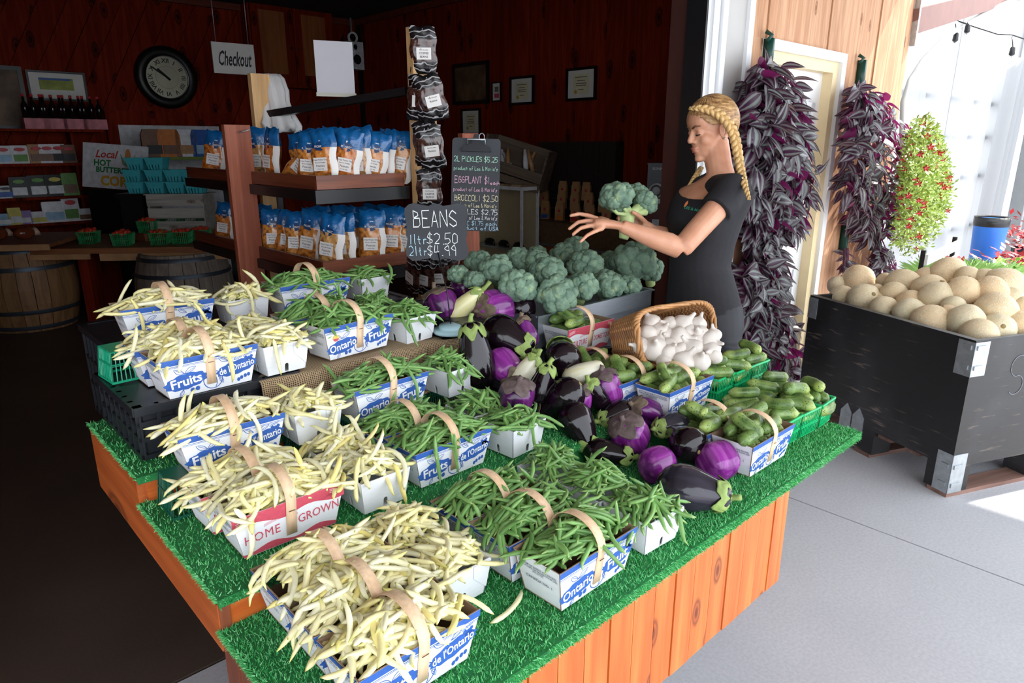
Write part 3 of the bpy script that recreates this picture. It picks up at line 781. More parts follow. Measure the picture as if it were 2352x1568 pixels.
# third row, standing on upturned lattice baskets in front of the burlap
Bk('y', 'fo', .545, 1.612, Z3, (FB+'yellow beans in front of the black crate', 'in the blue basket before the black crate'), R(-1), True, .036)
Qk('y', .757, 1.605, Z3, ('white box of yellow beans in front of the burlap cloth', 'in the white box before the burlap'), 0, True, .036)
Bk('g', 'of', .995, 1.62, Z3, (FB+'green beans in front of the burlap cloth', 'in the blue basket before the burlap'), R(2), False, .04)
Qk('g', 1.245, 1.615, Z3, ('white box of green beans in front of the burlap cloth beside the tall eggplant', 'in the white box before the burlap'), R(3), False, .038)
for i, (u, v, w_) in enumerate(((.44,1.60,'dark lattice basket upside down at the left under the third-row yellow beans'), (.60,1.60,'dark lattice basket upside down, second from the left under the third row'), (.757,1.60,'dark lattice basket upside down under the third-row white box of yellow beans'), (.92,1.61,'dark lattice basket upside down under the third-row green bean basket, left'), (1.07,1.61,'dark lattice basket upside down under the third-row green bean basket, right'), (1.24,1.61,'dark lattice basket upside down under the third-row white box of green beans'))):
    gbasket(w_, u, v, .72, 0, 'upturned lattice baskets', True, M_gbd)
# fourth row on crates and burlap
Bk('y', 'fo', .57, 1.80, Z4, (FB+'yellow beans on the black crate, in front', 'in the front blue basket on the black crate'), R(1), True, .036)
Bk('y', 'fo', .56, 1.935, Z4, (FB+'yellow beans on the black crate, behind', 'in the rear blue basket on the black crate'), 0, True, .042)
Qk('y', .772, 1.80, Z4+.002, ('white box of yellow beans on the burlap', 'in the white box on the burlap'), R(2), True, .036)
Qk('y', .765, 1.945, Z4+.002, ('white box heaped with yellow beans on the burlap, behind', 'over the rear white box on the burlap'), 0, False, .04)
stk_ = Bk('g', 'of', 1.01, 1.815, Z4+.003, (FB+'green beans on the burlap with a round sticker', 'in the front blue basket on the burlap'), R(6), False, .036)
MB().prism(ell(-.086, .066, .0105, .0105, n=20), 0, 1, lambda a, b, h: fr2(a, b, .0014+.0003*h)).build('round_sticker', pm('sticker_yellow', (232,200,90), .5, var=.1), stk_)
MB().prism([(-.0958,.0645),(-.0762,.0645),(-.079,.058),(-.086,.0558),(-.093,.058)], 0, 1, lambda a, b, h: fr2(a, b, .0018+.0003*h)).build('sticker_band', C_red if False else M_red, stk_)
Bk('g', 'of', .985, 1.955, Z4+.003, (FB+'green beans on the burlap, behind', 'in the rear blue basket on the burlap'), R(3), False, .042)
Qk('g', 1.235, 1.825, Z4-.006, ('white box of green beans on the burlap beside the sign foot', 'in the white box on the burlap'), R(8), True, .036)
Qk('g', 1.205, 1.97, Z4-.002, ('white box heaped with green beans on the burlap, behind', 'over the rear white box on the burlap'), R(5), False, .042)
# rear row on the tall crate
Bk('y', 'of', .61, 2.21, Z5, (FB+'yellow beans in the rearmost row at the far left', 'in the rearmost blue basket at the left'), R(-1), False, .032, 1.04)
Qk('y', .85, 2.215, Z5, ('white box of yellow beans in the rearmost row before the red-brown post', 'in the rearmost white box'), R(-1), True, .034)
Bk('g', 'of', 1.085, 2.215, Z5, (FB+'green beans in the rearmost row', 'in the rearmost blue basket'), R(2), False, .032, 1.06)
Qk('g', 1.345, 2.25, Z5, ('white box of green beans in the rearmost row below the snack bags', 'in the rearmost white box'), R(2), False, .03)
p = UZ(282, 872, .938)
gbasket('bright green lattice basket upside down at the left end of the black crate', .445, 2.02, .939, R(4), None, True, pm('sea_green_plastic', (24,168,124), .4, var=.05))

# bean shapes ------------------------------------------------------
def bean_mesh(name, mat, rg, ln, rad):
    m = MB().smooth(); n = 9; k = 6; pts = []; rs = []
    bend = rg.choice([-1,1])*rg.uniform(.35, 1.5); s2 = rg.uniform(-.5, .5); bz = rg.uniform(-.3, .3)
    hook = rg.choice([0, 0, 1]) * rg.uniform(.6, 1.3)
    a = 0; x = y = z = 0.; P = []
    for i in range(n+1):
        t = i/n; P.append((x, y, z)); a = bend*(t-.5) + s2*math.sin(t*6.3)*.5 + (hook*max(0, t-.75)*4)
        st = ln/n; x += st*math.cos(a); y += st*math.sin(a); z += st*bz*(t-.5)*.7
    cx = sum(p[0] for p in P)/len(P); cy = sum(p[1] for p in P)/len(P)
    P = [Vector((p[0]-cx, p[1]-cy, p[2])) for p in P]
    for i in range(n+1):
        t = i/n; r = rad*(min(1, (t/.12)**.5) if t < .12 else 1)*(1 if t < .8 else max(.08, 1-((t-.8)/.2)**1.3*.95))
        r *= 1+.05*math.sin(t*30); rs.append(max(r, rad*.16))
    m.tube(P, rs, k, True, .85)
    me = m.mesh(name, mat); at = me.attributes.new('along', 'FLOAT', 'POINT')
    vals = np.repeat(np.arange(n+1)/n, k).astype(np.float32); at.data.foreach_set('value', vals); return me
def bean_mat(name, lo, hi, tip, tip2, stem, rough=.35):
    t = NT(name); ge = t.n('ShaderNodeNewGeometry'); oi = t.n('ShaderNodeObjectInfo'); at = t.n('ShaderNodeAttribute', attribute_name='along')
    ad = t.n('ShaderNodeMath', operation='ADD'); t.l(ge.outputs['Random Per Island'], ad.inputs[0]); t.l(oi.outputs['Random'], ad.inputs[1])
    fr = t.n('ShaderNodeMath', operation='FRACT'); t.l(ad.outputs[0], fr.inputs[0])
    body = t.ramp(fr.outputs[0], [(0, L(lo)), (.6, L(hi)), (1, L(tip2))])
    ends = t.ramp(at.outputs['Fac'], [(0, (1,1,1)), (.06, (0,0,0)), (.84, (0,0,0)), (1., (.9,.9,.9))])
    col = t.mix(body, L(tip), ends)
    st = t.ramp(at.outputs['Fac'], [(.0, (1,1,1)), (.03, (0,0,0))]); col = t.mix(col, L(stem), st)
    v = t.coord('Object'); nz = t.n('ShaderNodeTexNoise', i_Scale=60., i_Detail=2.); t.l(v, nz.inputs['Vector'])
    sh = t.ramp(nz.outputs['Fac'], [(.3, (.86,.86,.86)), (.7, (1.06,1.06,1.06))]); col = t.mix(col, sh, .6, 'MULTIPLY')
    t.set(Base_Color=col, Roughness=rough); t.b.inputs['Subsurface Weight'].default_value = .15; t.b.inputs['Subsurface Radius'].default_value = (1., .8, .3); t.b.inputs['Subsurface Scale'].default_value = .004
    return t.m
M_yb = bean_mat('yellow_bean', (240,230,168), (250,246,214), (216,216,110), (238,222,136), (150,140,80))
M_gn = bean_mat('green_bean', (108,152,82), (134,178,102), (162,192,116), (92,136,72), (176,180,120))
rg = random.Random(11)
BV = {'y': [bean_mesh('yellow_bean', M_yb, rg, rg.uniform(.10, .145), rg.uniform(.0056, .0069)) for _ in range(18)],
      'g': [bean_mesh('green_bean', M_gn, rg, rg.uniform(.095, .138), rg.uniform(.0048, .0060)) for _ in range(18)]}
BEANS = {'y': [], 'g': []}
for ci, (col, u, v, z, hl, hw, h, rz, heap, words) in enumerate(CONT):
    two = hl > .1
    def hgt(x, y):
        a, b = abs(x)/hl, abs(y)/hw
        if max(a, b) > 1: d = max((a-1)*hl, (b-1)*hw); return h-.002-d*.55
        return h - .004 + heap*(1-a**2.4)*(1-b**2.2)
    nlay = ((30, -.032, .8), (38, -.018, .9), (46, -.004, 1.0)) if two else ((16, -.03, .8), (20, -.017, .9), (26, -.004, 1.05))
    for li, (n, dz, sp) in enumerate(nlay):
        for i in range(n):
            x = rg.uniform(-1, 1)*hl*sp; y = rg.uniform(-1, 1)*hw*sp; yaw = rg.uniform(0, 2*math.pi)
            if two and rg.random() < .5: yaw = rg.gauss(0, .45) + rg.choice([0, math.pi])
            if li < 2: # keep the lower ones inside the walls
                e = .055
                for _ in range(6):
                    if abs(x+e*math.cos(yaw)) < hl-.004 and abs(x-e*math.cos(yaw)) < hl-.004 and abs(y+e*math.sin(yaw)) < hw-.002 and abs(y-e*math.sin(yaw)) < hw-.002: break
                    x *= .8; y *= .7; yaw = yaw*.6 if two else yaw+.5
            e = .042; zc = hgt(x, y)+dz
            ha = hgt(x+e*math.cos(yaw), y+e*math.sin(yaw)); hb = hgt(x-e*math.cos(yaw), y-e*math.sin(yaw))
            pit = math.atan2(ha-hb, 2*e) + rg.gauss(0, .14 if li == 2 else .06)
            if li == 2 and rg.random() < .05: pit += rg.uniform(.5, 1.0); zc += .012
            zc = max(zc + rg.uniform(-.003, .005), (ha+hb)/2+dz-.004)
            q = Matrix.Rotation(rz, 3, 'Z') @ Vector((x, y, 0))
            M = Matrix.Translation(W(u+q.x, v+q.y, z+zc)) @ Matrix.Rotation(PHI+rz+yaw, 4, 'Z') @ Matrix.Rotation(-pit, 4, 'Y') @ Matrix.Rotation(rg.uniform(-.7, .7), 4, 'X')
            wp = M.translation; front = (-.4*y/hw)
            BEANS[col].append((li*2.2 + front - depth(wp)*1.3, M, rg.randrange(18), words))
    # a few hang over the front and the ends
    for i in range(3 if two else 2):
        x = rg.uniform(-.9, .9)*hl; y = -hw-.006; zc = h-.028
        q = Matrix.Rotation(rz, 3, 'Z') @ Vector((x, y, 0))
        if rg.random() < .45:
            M = Matrix.Translation(W(u+q.x, v+q.y-.004, z+zc)) @ Matrix.Rotation(PHI+rz-math.pi/2, 4, 'Z') @ Matrix.Rotation(rg.uniform(1.15, 1.5), 4, 'Y') @ Matrix.Rotation(rg.uniform(-3, 3), 4, 'X')
            BEANS[col].append((5 - depth(M.translation)*1.3, M, rg.randrange(18), words))
NAMES = {'y': ('yellow_bean', 'pale yellow wax bean '), 'g': ('green_bean', 'slim green bean ')}
# single beans lying on the turf in front
p = Pz(1172, 1395, .652); BEANS['y'].append((99, Matrix.Translation(p) @ Matrix.Rotation(R(62), 4, 'Z'), 2, 'lying alone on the turf at the front edge'))
for col in 'yg':
    nm, pre = NAMES[col]; lst = sorted(BEANS[col], key=lambda q: -q[0])
    for sc_, M, k, words in lst[:300]:
        o = obj(nm, BV[col][k]); o.matrix_world = M
        tag(o, pre+words, 'bean', pre.strip()+'s '+words)
    V = []; F = []; A = []; b = 0
    dat = []
    for me in BV[col]:
        co_ = np.empty(len(me.vertices)*3, np.float32); me.vertices.foreach_get('co', co_)
        al = np.empty(len(me.vertices), np.float32); me.attributes['along'].data.foreach_get('value', al)
        dat.append((co_.reshape(-1, 3), al, [tuple(p_.vertices) for p_ in me.polygons]))
    for sc_, M, k, words in lst[300:]:
        c3, al, ps = dat[k]; m3 = np.array(M.to_3x3()); V.append(c3 @ m3.T + np.array(M.translation)); A.append(al)
        F += [tuple(i+b for i in f) for f in ps]; b += len(c3)
    me = bpy.data.meshes.new(nm+'s'); me.from_pydata(np.vstack(V).tolist(), [], F); me.materials.append(M_yb if col == 'y' else M_gn)
    me.polygons.foreach_set('use_smooth', [True]*len(me.polygons)); at = me.attributes.new('along', 'FLOAT', 'POINT'); at.data.foreach_set('value', np.concatenate(A))
    o = obj(nm+'s', me); tag(o, ('yellow' if col == 'y' else 'green')+' beans lying deeper and further back in the baskets and boxes', 'beans', None, 'stuff')
# ------------------------------------------------------------------ cucumbers
import bmesh
from mathutils import noise as mnoise
def cuke_mat():
    t = NT('cucumber_skin'); at = t.n('ShaderNodeAttribute', attribute_name='along'); oi = t.n('ShaderNodeObjectInfo'); v = t.coord('Object')
    n1 = t.n('ShaderNodeTexNoise', i_Scale=22., i_Detail=3.); st = t.coord('Object', (4, 90, 90)); n2 = t.n('ShaderNodeTexNoise', i_Scale=1., i_Detail=2.); vo = t.n('ShaderNodeTexVoronoi', i_Scale=130.)
    t.l(v, n1.inputs[0]); t.l(st, n2.inputs[0]); t.l(v, vo.inputs[0])
    dk = t.ramp(oi.outputs['Random'], [(0, L((26,56,26))), (.5, L((44,78,34))), (1, L((68,100,44)))])
    md = t.mix(L((112,142,70)), dk, t.ramp(n1.outputs['Fac'], [(.3, (0,0,0)), (.62, (1,1,1))]))
    sm = t.ramp(n2.outputs['Fac'], [(.35, (0,0,0)), (.7, (.4,.4,.4))]); md = t.mix(md, L((160,182,104)), sm)
    en = t.ramp(at.outputs['Fac'], [(0, (0,0,0)), (.6, (0,0,0)), (1, (.85,.85,.85))]); col = t.mix(md, L((176,196,108)), en)
    sp = t.ramp(vo.outputs['Distance'], [(.12, (1,1,1)), (.3, (0,0,0))]); col = t.mix(col, L((30,58,30)), sp)
    t.set(Base_Color=col, Roughness=.38); t.bump(vo.outputs['Distance'], -.7, .006); return t.m
M_cuke = cuke_mat()
def cuke_mesh(ln, rad, bend, rg):
    m = MB().smooth(); n, k = 12, 10; P = []; rs = []
    for i in range(n+1):
        t = i/n; x = (t-.5)*ln; P.append((x, bend*ln*(1-(2*t-1)**2)*.5, 0)); e = min(t, 1-t)
        rs.append(rad*max(.12, min(1, (e/.17)**.5))*(1-.12*t)*(1+.03*math.sin(t*17)))
    m.tube(P, rs, k); me = m.mesh('cucumber', M_cuke); a = me.attributes.new('along', 'FLOAT', 'POINT')
    a.data.foreach_set('value', np.repeat(np.arange(n+1)/n, k).astype(np.float32)); return me
CK = [cuke_mesh(rg.uniform(.095, .125), rg.uniform(.0185, .0225), rg.choice([.05,.1,.18,.3,.02]), rg) for _ in range(10)]
def cukes(u, v, z, hl, hw, h, n, words, big=1.0):
    sp = []
    if hl > .1:
        for i in range(6): sp.append((-.088+.035*i, rg.uniform(-.006, .006), 0., math.pi/2+rg.uniform(-.18, .18)+rg.choice([0, math.pi]), rg.gauss(0, .06)))
        for i in range(n-6): sp.append((-.075+.15*((i*.5) % 1.0)+rg.uniform(-.02, .02)+.03*(i//2), -.036+.036*(i % 3), .037+(.012 if i > 3 else 0), rg.uniform(-.5, .5)+rg.choice([0, math.pi]), rg.gauss(0, .16)))
        if n > 8: sp.append((-.06, -.01, .055, rg.uniform(1.0, 2.0), -.45))
    else:
        b0 = rg.uniform(-.3, .3)
        for i in range(3): sp.append((rg.uniform(-.004, .004), -.035+.035*i, 0., b0+rg.choice([0, math.pi]), rg.gauss(0, .05)))
        b1 = b0+rg.uniform(.4, 1.1)*rg.choice([-1, 1])
        for i in range(3): o_ = -.036+.036*i; sp.append((-o_*math.sin(b1), o_*math.cos(b1), .037, b1+rg.choice([0, math.pi]), rg.gauss(0, .10)))
        sp.append((rg.uniform(-.015, .015), rg.uniform(-.01, .01), .07, rg.uniform(0, 6.28), rg.gauss(0, .1)))
    for x, y, dz, yaw, pit in sp:
        x = max(-hl+.02, min(hl-.02, x)); zz = z + h - .022 + dz
        o = obj('cucumber', CK[rg.randrange(10)]); o.matrix_world = Matrix.Translation(W(u+x, v+y, zz)) @ Matrix.Rotation(PHI+yaw, 4, 'Z') @ Matrix.Rotation(pit, 4, 'Y') @ Matrix.Rotation(rg.uniform(-.4, .4), 4, 'X') @ Matrix.Scale(big, 4)
        tag(o, 'pickling cucumber '+words, 'cucumber', 'cucumbers '+words)
def CB(style, u, v, z, label, words, n=11, band=False, rz=0.):
    basket(label, u, v, z, style, rz, 'handled fruit baskets', band); cukes(u, v, z, .118, .06, BH, n, words)
CB('of', 1.785, .868, Z1, 'blue and white basket of cucumbers at the front edge beside the magenta eggplant', 'in the front blue basket', 12)
CB('of', 1.765, 1.0, Z1, 'blue and white basket of cucumbers just behind the front cucumber basket', 'in the second blue basket', 11, True)
CB('fo', 1.815, 1.165, .717, 'blue and white basket of cucumbers below the garlic', 'in the blue basket below the garlic', 12, True)
CB('of', 1.745, 1.305, .722, 'blue and white basket of cucumbers left of the garlic, in front', 'in the front blue basket left of the garlic', 11, True)
CB('of', 1.735, 1.44, .722, 'blue and white basket of cucumbers left of the garlic, behind', 'in the rear blue basket left of the garlic', 9)
crate('black crate end showing under the pink cucumber basket and the steel pan', 1.55, 2.3, 1.53, 2.1, .722, .825)
CB('cd', 1.83, 1.60, .826, 'pink and white basket of large cucumbers in front of the steel pan', 'in the pink basket', 9)
for u, v, z, lab, wd_ in ((2.215, .885, Z1, 'bright green lattice basket of cucumbers at the right end of the front row', 'in the right end front lattice basket'),
    (2.10, .887, Z1, 'bright green lattice basket of cucumbers second from the right end, front row', 'in the second front lattice basket'),
    (1.985, .892, Z1, 'bright green lattice basket of cucumbers touching the front blue cucumber basket', 'in the third front lattice basket'),
    (2.19, 1.003, Z1, 'bright green lattice basket of cucumbers in the middle row at the right', 'in the right middle lattice basket'),
    (2.075, 1.003, Z1, 'bright green lattice basket of cucumbers in the middle of the middle row', 'in the centre middle lattice basket'),
    (1.96, 1.005, Z1, 'bright green lattice basket of cucumbers in the middle row at the left', 'in the left middle lattice basket'),
    (2.235, 1.14, .717, 'bright green lattice basket of cucumbers in the rear row nearest the hanging plant', 'in the right rear lattice basket'),
    (2.12, 1.142, .717, 'bright green lattice basket of cucumbers in the rear row, middle', 'in the middle rear lattice basket'),
    (2.005, 1.145, .717, 'bright green lattice basket of cucumbers in the rear row beside the garlic', 'in the left rear lattice basket')):
    gbasket(lab, u, v, z, R(rg.uniform(-3, 3)), 'green lattice baskets'); cukes(u, v, z, .052, .052, .082, 8, wd_)

# ------------------------------------------------------------------ eggplants
def egg_mat(name, c1, c2, streak=None, rough=.13):
    t = NT(name); v = t.coord('Object', (26, 26, 4)); n = t.n('ShaderNodeTexNoise', i_Scale=1., i_Detail=4.); t.l(v, n.inputs[0])
    col = t.ramp(n.outputs['Fac'], [(.34, L(c1)), (.66, L(c2))])
    if streak:
        v2 = t.coord('Object', (60, 60, 6)); n2 = t.n('ShaderNodeTexNoise', i_Scale=1., i_Detail=2.); t.l(v2, n2.inputs[0]); col = t.mix(col, L(streak), t.ramp(n2.outputs['Fac'], [(.5, (0,0,0)), (.75, (.8,.8,.8))]))
    v3 = t.coord('Object'); n3 = t.n('ShaderNodeTexVoronoi', i_Scale=60.); t.l(v3, n3.inputs[0])
    col = t.mix(col, L((150,130,140)), t.ramp(n3.outputs['Distance'], [(.02, (.5,.5,.5)), (.045, (0,0,0))]))
    t.set(Base_Color=col, Roughness=rough); t.b.inputs['Specular IOR Level'].default_value = .35; t.b.inputs['Coat Weight'].default_value = .3; t.b.inputs['Coat Roughness'].default_value = .05; return t.m
M_eb = egg_mat('black_eggplant_skin', (12,6,11), (26,13,23)); M_eg = egg_mat('slate_eggplant_skin', (38,34,44), (58,54,66))
M_ep = egg_mat('violet_eggplant_skin', (92,22,98), (146,48,150), (176,96,176), .2); M_epd = egg_mat('dark_violet_eggplant_skin', (44,14,50), (104,30,110), (130,60,130), .2)
M_ew = egg_mat('white_eggplant_skin', (232,228,196), (244,240,222), (224,214,150), .3); M_ey = egg_mat('cream_yellow_eggplant_skin', (222,214,140), (238,232,190), None, .3)
M_cg = pm('green_calyx', (140,162,88), .65, var=.25, vs=40, bump=.4, bs=120); M_cb = pm('brown_calyx', (112,96,80), .75, var=.35, vs=50, bump=.5, bs=120); M_cp = pm('grey_purple_calyx', (100,84,82), .75, var=.35, vs=45, bump=.5, bs=120)
M_scar = pm('blossom_scar', (150,128,84), .8, var=.2, vs=200)
PROF = {'globe': [(-1,.02),(-.99,.16),(-.93,.42),(-.8,.70),(-.6,.91),(-.38,1.),(-.15,.985),(.1,.90),(.35,.77),(.6,.64),(.8,.55),(.92,.46),(.99,.26),(1,.02)],
        'round': [(-1,.02),(-.985,.26),(-.9,.55),(-.72,.82),(-.45,.97),(-.15,1.),(.15,.99),(.42,.94),(.66,.80),(.84,.6),(.95,.36),(.99,.18),(1,.02)],
        'long': [(-1,.02),(-.98,.25),(-.9,.55),(-.75,.82),(-.5,.98),(-.2,1.),(.2,.93),(.5,.84),(.75,.74),(.9,.6),(.98,.34),(1,.02)]}
def eggplant(label, kind, mat, px, py, z, ln, wd_, ax, cal='g', stem=.022, ribs=0., scar=False, bend=0.):
    c = Pz(px, py, z); s_ = depth(c)/FPX; hl, r = ln*s_/2, wd_*s_/2
    axis = CAMR*ax[0] + CAMU*ax[1] + CAMT*ax[2]
    M = place(c, axes(axis)); pr = PROF[kind]
    root = bpy.data.objects.new('eggplant', None); COL.objects.link(root); root.matrix_world = M; root.empty_display_size = .03
    tag(root, label, 'eggplant', 'eggplants on the stand')
    rr = random.Random(px*7+py)
    ph = rr.uniform(0, 6); wob = [rr.uniform(.02, .05), rr.uniform(0, 6)]
    def fn(p, a):
        q = 1 + ribs*(math.cos(5*a+ph)-.4)*(1-min(1, abs(p.z/hl))**2*.3) + wob[0]*math.cos(2*a+wob[1])
        return (p.x*q + bend*(1-(p.z/hl)**2)*r, p.y*q, p.z)
    # body, resampled smoothly
    zs = [a for a, b in pr]; bs = [b for a, b in pr]
    ts = np.linspace(0, len(pr)-1, 40); prof = [(float(np.interp(t, range(len(pr)), bs))*r, float(np.interp(t, range(len(pr)), zs))*hl) for t in ts]
    MB().smooth().lathe(prof, 28, None, True, fn).build('body', mat, root)
    if cal:
        cm = {'g': M_cg, 'b': M_cb, 'p': M_cp}[cal]; cx = MB().smooth(); NR, NA = 9, 40; lob = rr.uniform(0, 6); 
        def cf(i, j):
            a = 2*math.pi*i; e = (.30 + .40*abs(math.cos(2.5*a+lob))**.8)*(1+.12*math.sin(7*a+ph)); t = j*e   # distance down from the top
            k = (1 - t*.62)                                   # height fraction
            rad = float(np.interp(k, zs, bs))*r*min(1, j*2.2 if j < .45 else 1) + .0025 + .004*max(0, j-.75)*4*abs(math.sin(3*a+ph))
            p = Vector((rad*math.cos(a), rad*math.sin(a), k*hl + .002)); p2 = fn(p, a); return p2
        cx.grid(NA, NR, cf, True); co_ = cx.build('calyx', cm, root); md = co_.modifiers.new('t', 'SOLIDIFY'); md.thickness = .0022
        if stem: MB().smooth().tube([(0,0,hl-.004), (.002,0,hl+stem*.5), (.007,.003,hl+stem)], [.0105, .007, .0085], 8).build('stem', cm, root)
    if scar: MB().smooth().sphere((0,0,-hl+.001), (r*.13, r*.10, .0022), 10, 5).build('blossom_scar', M_scar, root)
    return root
E_ = eggplant
E_('glossy dark purple eggplant at the back with its end facing out, beside the sign rod', 'globe', M_epd, 1064, 658, 1.03, 76, 58, (-.1,.35,-.9), 'b', .02, 0, True)
E_('violet eggplant half hidden behind the thin sign rod', 'round', M_epd, 1012, 700, 1.0, 80, 84, (-.3,.8,.1), 'b')
E_('cream and yellow eggplant with a curled green stem at the back', 'long', M_ey, 1066, 702, 1.0, 112, 46, (.72,.6,.1), 'g', .04)
E_('big bright violet eggplant with a brown calyx facing the camera', 'round', M_ep, 1134, 710, .985, 92, 92, (-.75,-.15,.62), 'b', .012, .05)
E_('black eggplant behind the big violet one, below the broccoli', 'globe', M_eb, 1180, 700, .985, 110, 74, (-.8,.5,-.3), None)
E_('large glossy black eggplant lying across with its green calyx to the right', 'globe', M_eb, 1166, 775, .93, 138, 92, (.82,-.42,.35), 'g', .02)
E_('tall black eggplant standing upright with a green cap beside the burlap', 'globe', M_eb, 1092, 822, .895, 172, 92, (-.12,.97,.2), 'g', .025)
E_('violet striped eggplant wedged under the large black one', 'round', M_ep, 1158, 840, .86, 92, 76, (.5,-.55,.3), 'b', .012, .05)
E_('small dark eggplant with a withered brown cap in front of the black crate', 'globe', M_epd, 1211, 762, .95, 76, 46, (-.35,.9,.1), 'b', .012)
E_('round black eggplant with its pale scar towards the camera left of the pink basket', 'globe', M_eb, 1292, 818, .875, 104, 88, (-.1,.55,-.75), 'g', .02, 0, True)
E_('creamy white eggplant lying flat in the middle of the pile', 'long', M_ew, 1340, 860, .835, 104, 58, (.92,.34,.1), None)
E_('white eggplant with a dry green calyx at the left of the pile', 'long', M_ew, 1205, 853, .855, 96, 46, (.6,.75,.1), 'g', .02)
E_('long-shouldered black eggplant with a green cap in the middle of the pile', 'globe', M_eb, 1245, 890, .83, 118, 60, (.25,.9,.25), 'g', .02)
E_('dark violet eggplant with a dry grey calyx beside the green beans', 'round', M_epd, 1186, 910, .83, 84, 88, (.12,.85,.5), 'p', .016, .05)
E_('big black eggplant in the middle pointing up to the right', 'globe', M_eb, 1288, 920, .80, 128, 84, (-.62,-.6,-.35), 'b', .016, 0, True)
E_('violet eggplant with a tall grey calyx beside the blue cucumber basket', 'round', M_ep, 1392, 893, .80, 96, 76, (-.25,.9,.3), 'p', .014, .04)
E_('slim black eggplant with a pale green cap in the middle', 'long', M_eb, 1372, 908, .795, 92, 44, (-.5,.75,.4), 'g', .016)
E_('small violet eggplant almost hidden between the black ones', 'round', M_ep, 1336, 920, .79, 60, 48, (.1,.9,.2), 'p', .012)
E_('black eggplant standing on the turf with its calyx at the lower right', 'globe', M_eb, 1330, 978, .745, 128, 84, (.4,-.82,.3), 'g', .016)
E_('black eggplant lying behind the round violet one', 'globe', M_eb, 1414, 950, .745, 96, 58, (-.8,-.3,.4), 'g', .016)
E_('dark violet ridged eggplant with a brown calyx in front of the blue basket', 'round', M_epd, 1482, 946, .745, 84, 66, (-.75,.4,.4), 'b', .012, .06)
E_('round violet eggplant with a big grey calyx in the middle of the front', 'round', M_ep, 1444, 996, .72, 92, 96, (-.4,.72,.55), 'p', .014, .05)
E_('slate grey eggplant with a crumpled pale green calyx', 'globe', M_eg, 1542, 978, .73, 96, 66, (-.85,-.1,.5), 'g', .012)
E_('glossy round black eggplant with a tan scar facing the camera', 'globe', M_eb, 1573, 1014, .725, 108, 88, (-.35,.3,-.85), None, 0, 0, True)
E_('black eggplant lying behind the green beans with its calyx to the right', 'globe', M_eb, 1396, 1040, .69, 118, 66, (.93,-.12,.3), 'g', .012)
E_('smooth dark violet eggplant under the round black one', 'round', M_ep, 1510, 1066, .69, 92, 82, (.75,.2,-.4), None)
E_('bright magenta lobed eggplant beside the front cucumber basket', 'round', M_ep, 1648, 1058, .695, 92, 96, (-.3,.75,-.55), None, 0, .085)
E_('largest eggplant, slate black, at the front edge with its calyx to the right', 'globe', M_eg, 1592, 1124, .702, 172, 112, (.9,-.12,.4), 'g', .02)
# black crates that hold the pile up behind
crate('black crate hidden under the rear eggplants', 1.37, 1.56, 1.72, 2.08, .722, .86)
crate('low black crate under the middle of the eggplant pile', 1.40, 1.60, 1.40, 1.68, .722, .79)

# ------------------------------------------------------------------ broccoli in steel pans
def bro_mat(name, c1, c2, hi):
    t = NT(name); v = t.coord('Object'); n = t.n('ShaderNodeTexNoise', i_Scale=2.2, i_Detail=4.); vo = t.n('ShaderNodeTexVoronoi', i_Scale=26.); t.l(v, n.inputs[0]); t.l(v, vo.inputs[0])
    oi = t.n('ShaderNodeObjectInfo')
    col = t.ramp(n.outputs['Fac'], [(.3, L(c1)), (.62, L(c2)), (.8, L(hi))])
    h = t.n('ShaderNodeHueSaturation'); mr = t.n('ShaderNodeMapRange'); mr.inputs[3].default_value = .88; mr.inputs[4].default_value = 1.12; t.l(oi.outputs['Random'], mr.inputs[0]); t.l(mr.outputs[0], h.inputs['Value']); t.l(col, h.inputs['Color'])
    t.set(Base_Color=h.outputs[0], Roughness=.75); t.bump(vo.outputs['Distance'], -1., .035); return t.m
M_br = bro_mat('broccoli_florets', (82,110,94), (122,148,124), (160,176,112)); M_st = pm('broccoli_stalk', (168,190,122), .6, var=.15, vs=30)
def bro_mesh(seed, n=17):
    rr = random.Random(seed); bm = bmesh.new(); R0 = 1.0
    spots = [((0,0,.1), .78)]
    for i in range(n):
        k = (i+.5)/n; ph = i*2.39996; el = math.acos(1-k*1.15); r = rr.uniform(.30, .42)
        d = Vector((math.sin(el)*math.cos(ph), math.sin(el)*math.sin(ph), math.cos(el))); spots.append((d*(.70+rr.uniform(-.06,.06))*Vector((1,1,.82)) if False else Vector((d.x*.68, d.y*.68, d.z*.6+.06)), r))
    V = []; F = []; b = 0
    tmp = bmesh.new(); bmesh.ops.create_icosphere(tmp, subdivisions=4, radius=1); tv = [q.co.copy() for q in tmp.verts]; tmp.verts.ensure_lookup_table(); tf = [[q.index for q in f.verts] for f in tmp.faces]; tmp.free()
    for c, r in spots:
        c = Vector(c); o3 = Vector((rr.uniform(0,50), rr.uniform(0,50), 0))
        for q in tv:
            dn = mnoise.noise(q*2.6+o3)*.13 + mnoise.noise(q*7+o3)*.09 + mnoise.noise(q*17+o3)*.07
            V.append(c + q*(r*(1+dn)))
        F += [[i+b for i in f] for f in tf]; b += len(tv)
    me = bpy.data.meshes.new('crown'); me.from_pydata([tuple(q) for q in V], [], F); me.materials.append(M_br); me.polygons.foreach_set('use_smooth', [True]*len(F)); bm.free(); return me
BRO = [bro_mesh(s_) for s_ in (1, 2, 3, 4)]
_stalk = MB().smooth(); _stalk.tube([(0,0,.1),(0,0,-.5),(0,0,-1.15)], [.55,.36,.34], 10)
for k in range(6): a = k*1.05; _stalk.tube([(0,0,-.55),(.35*math.cos(a),.35*math.sin(a),-.12),(.62*math.cos(a),.62*math.sin(a),.1)], [.14,.15,.2], 7)
_stalk = _stalk.mesh('stalk', M_st)
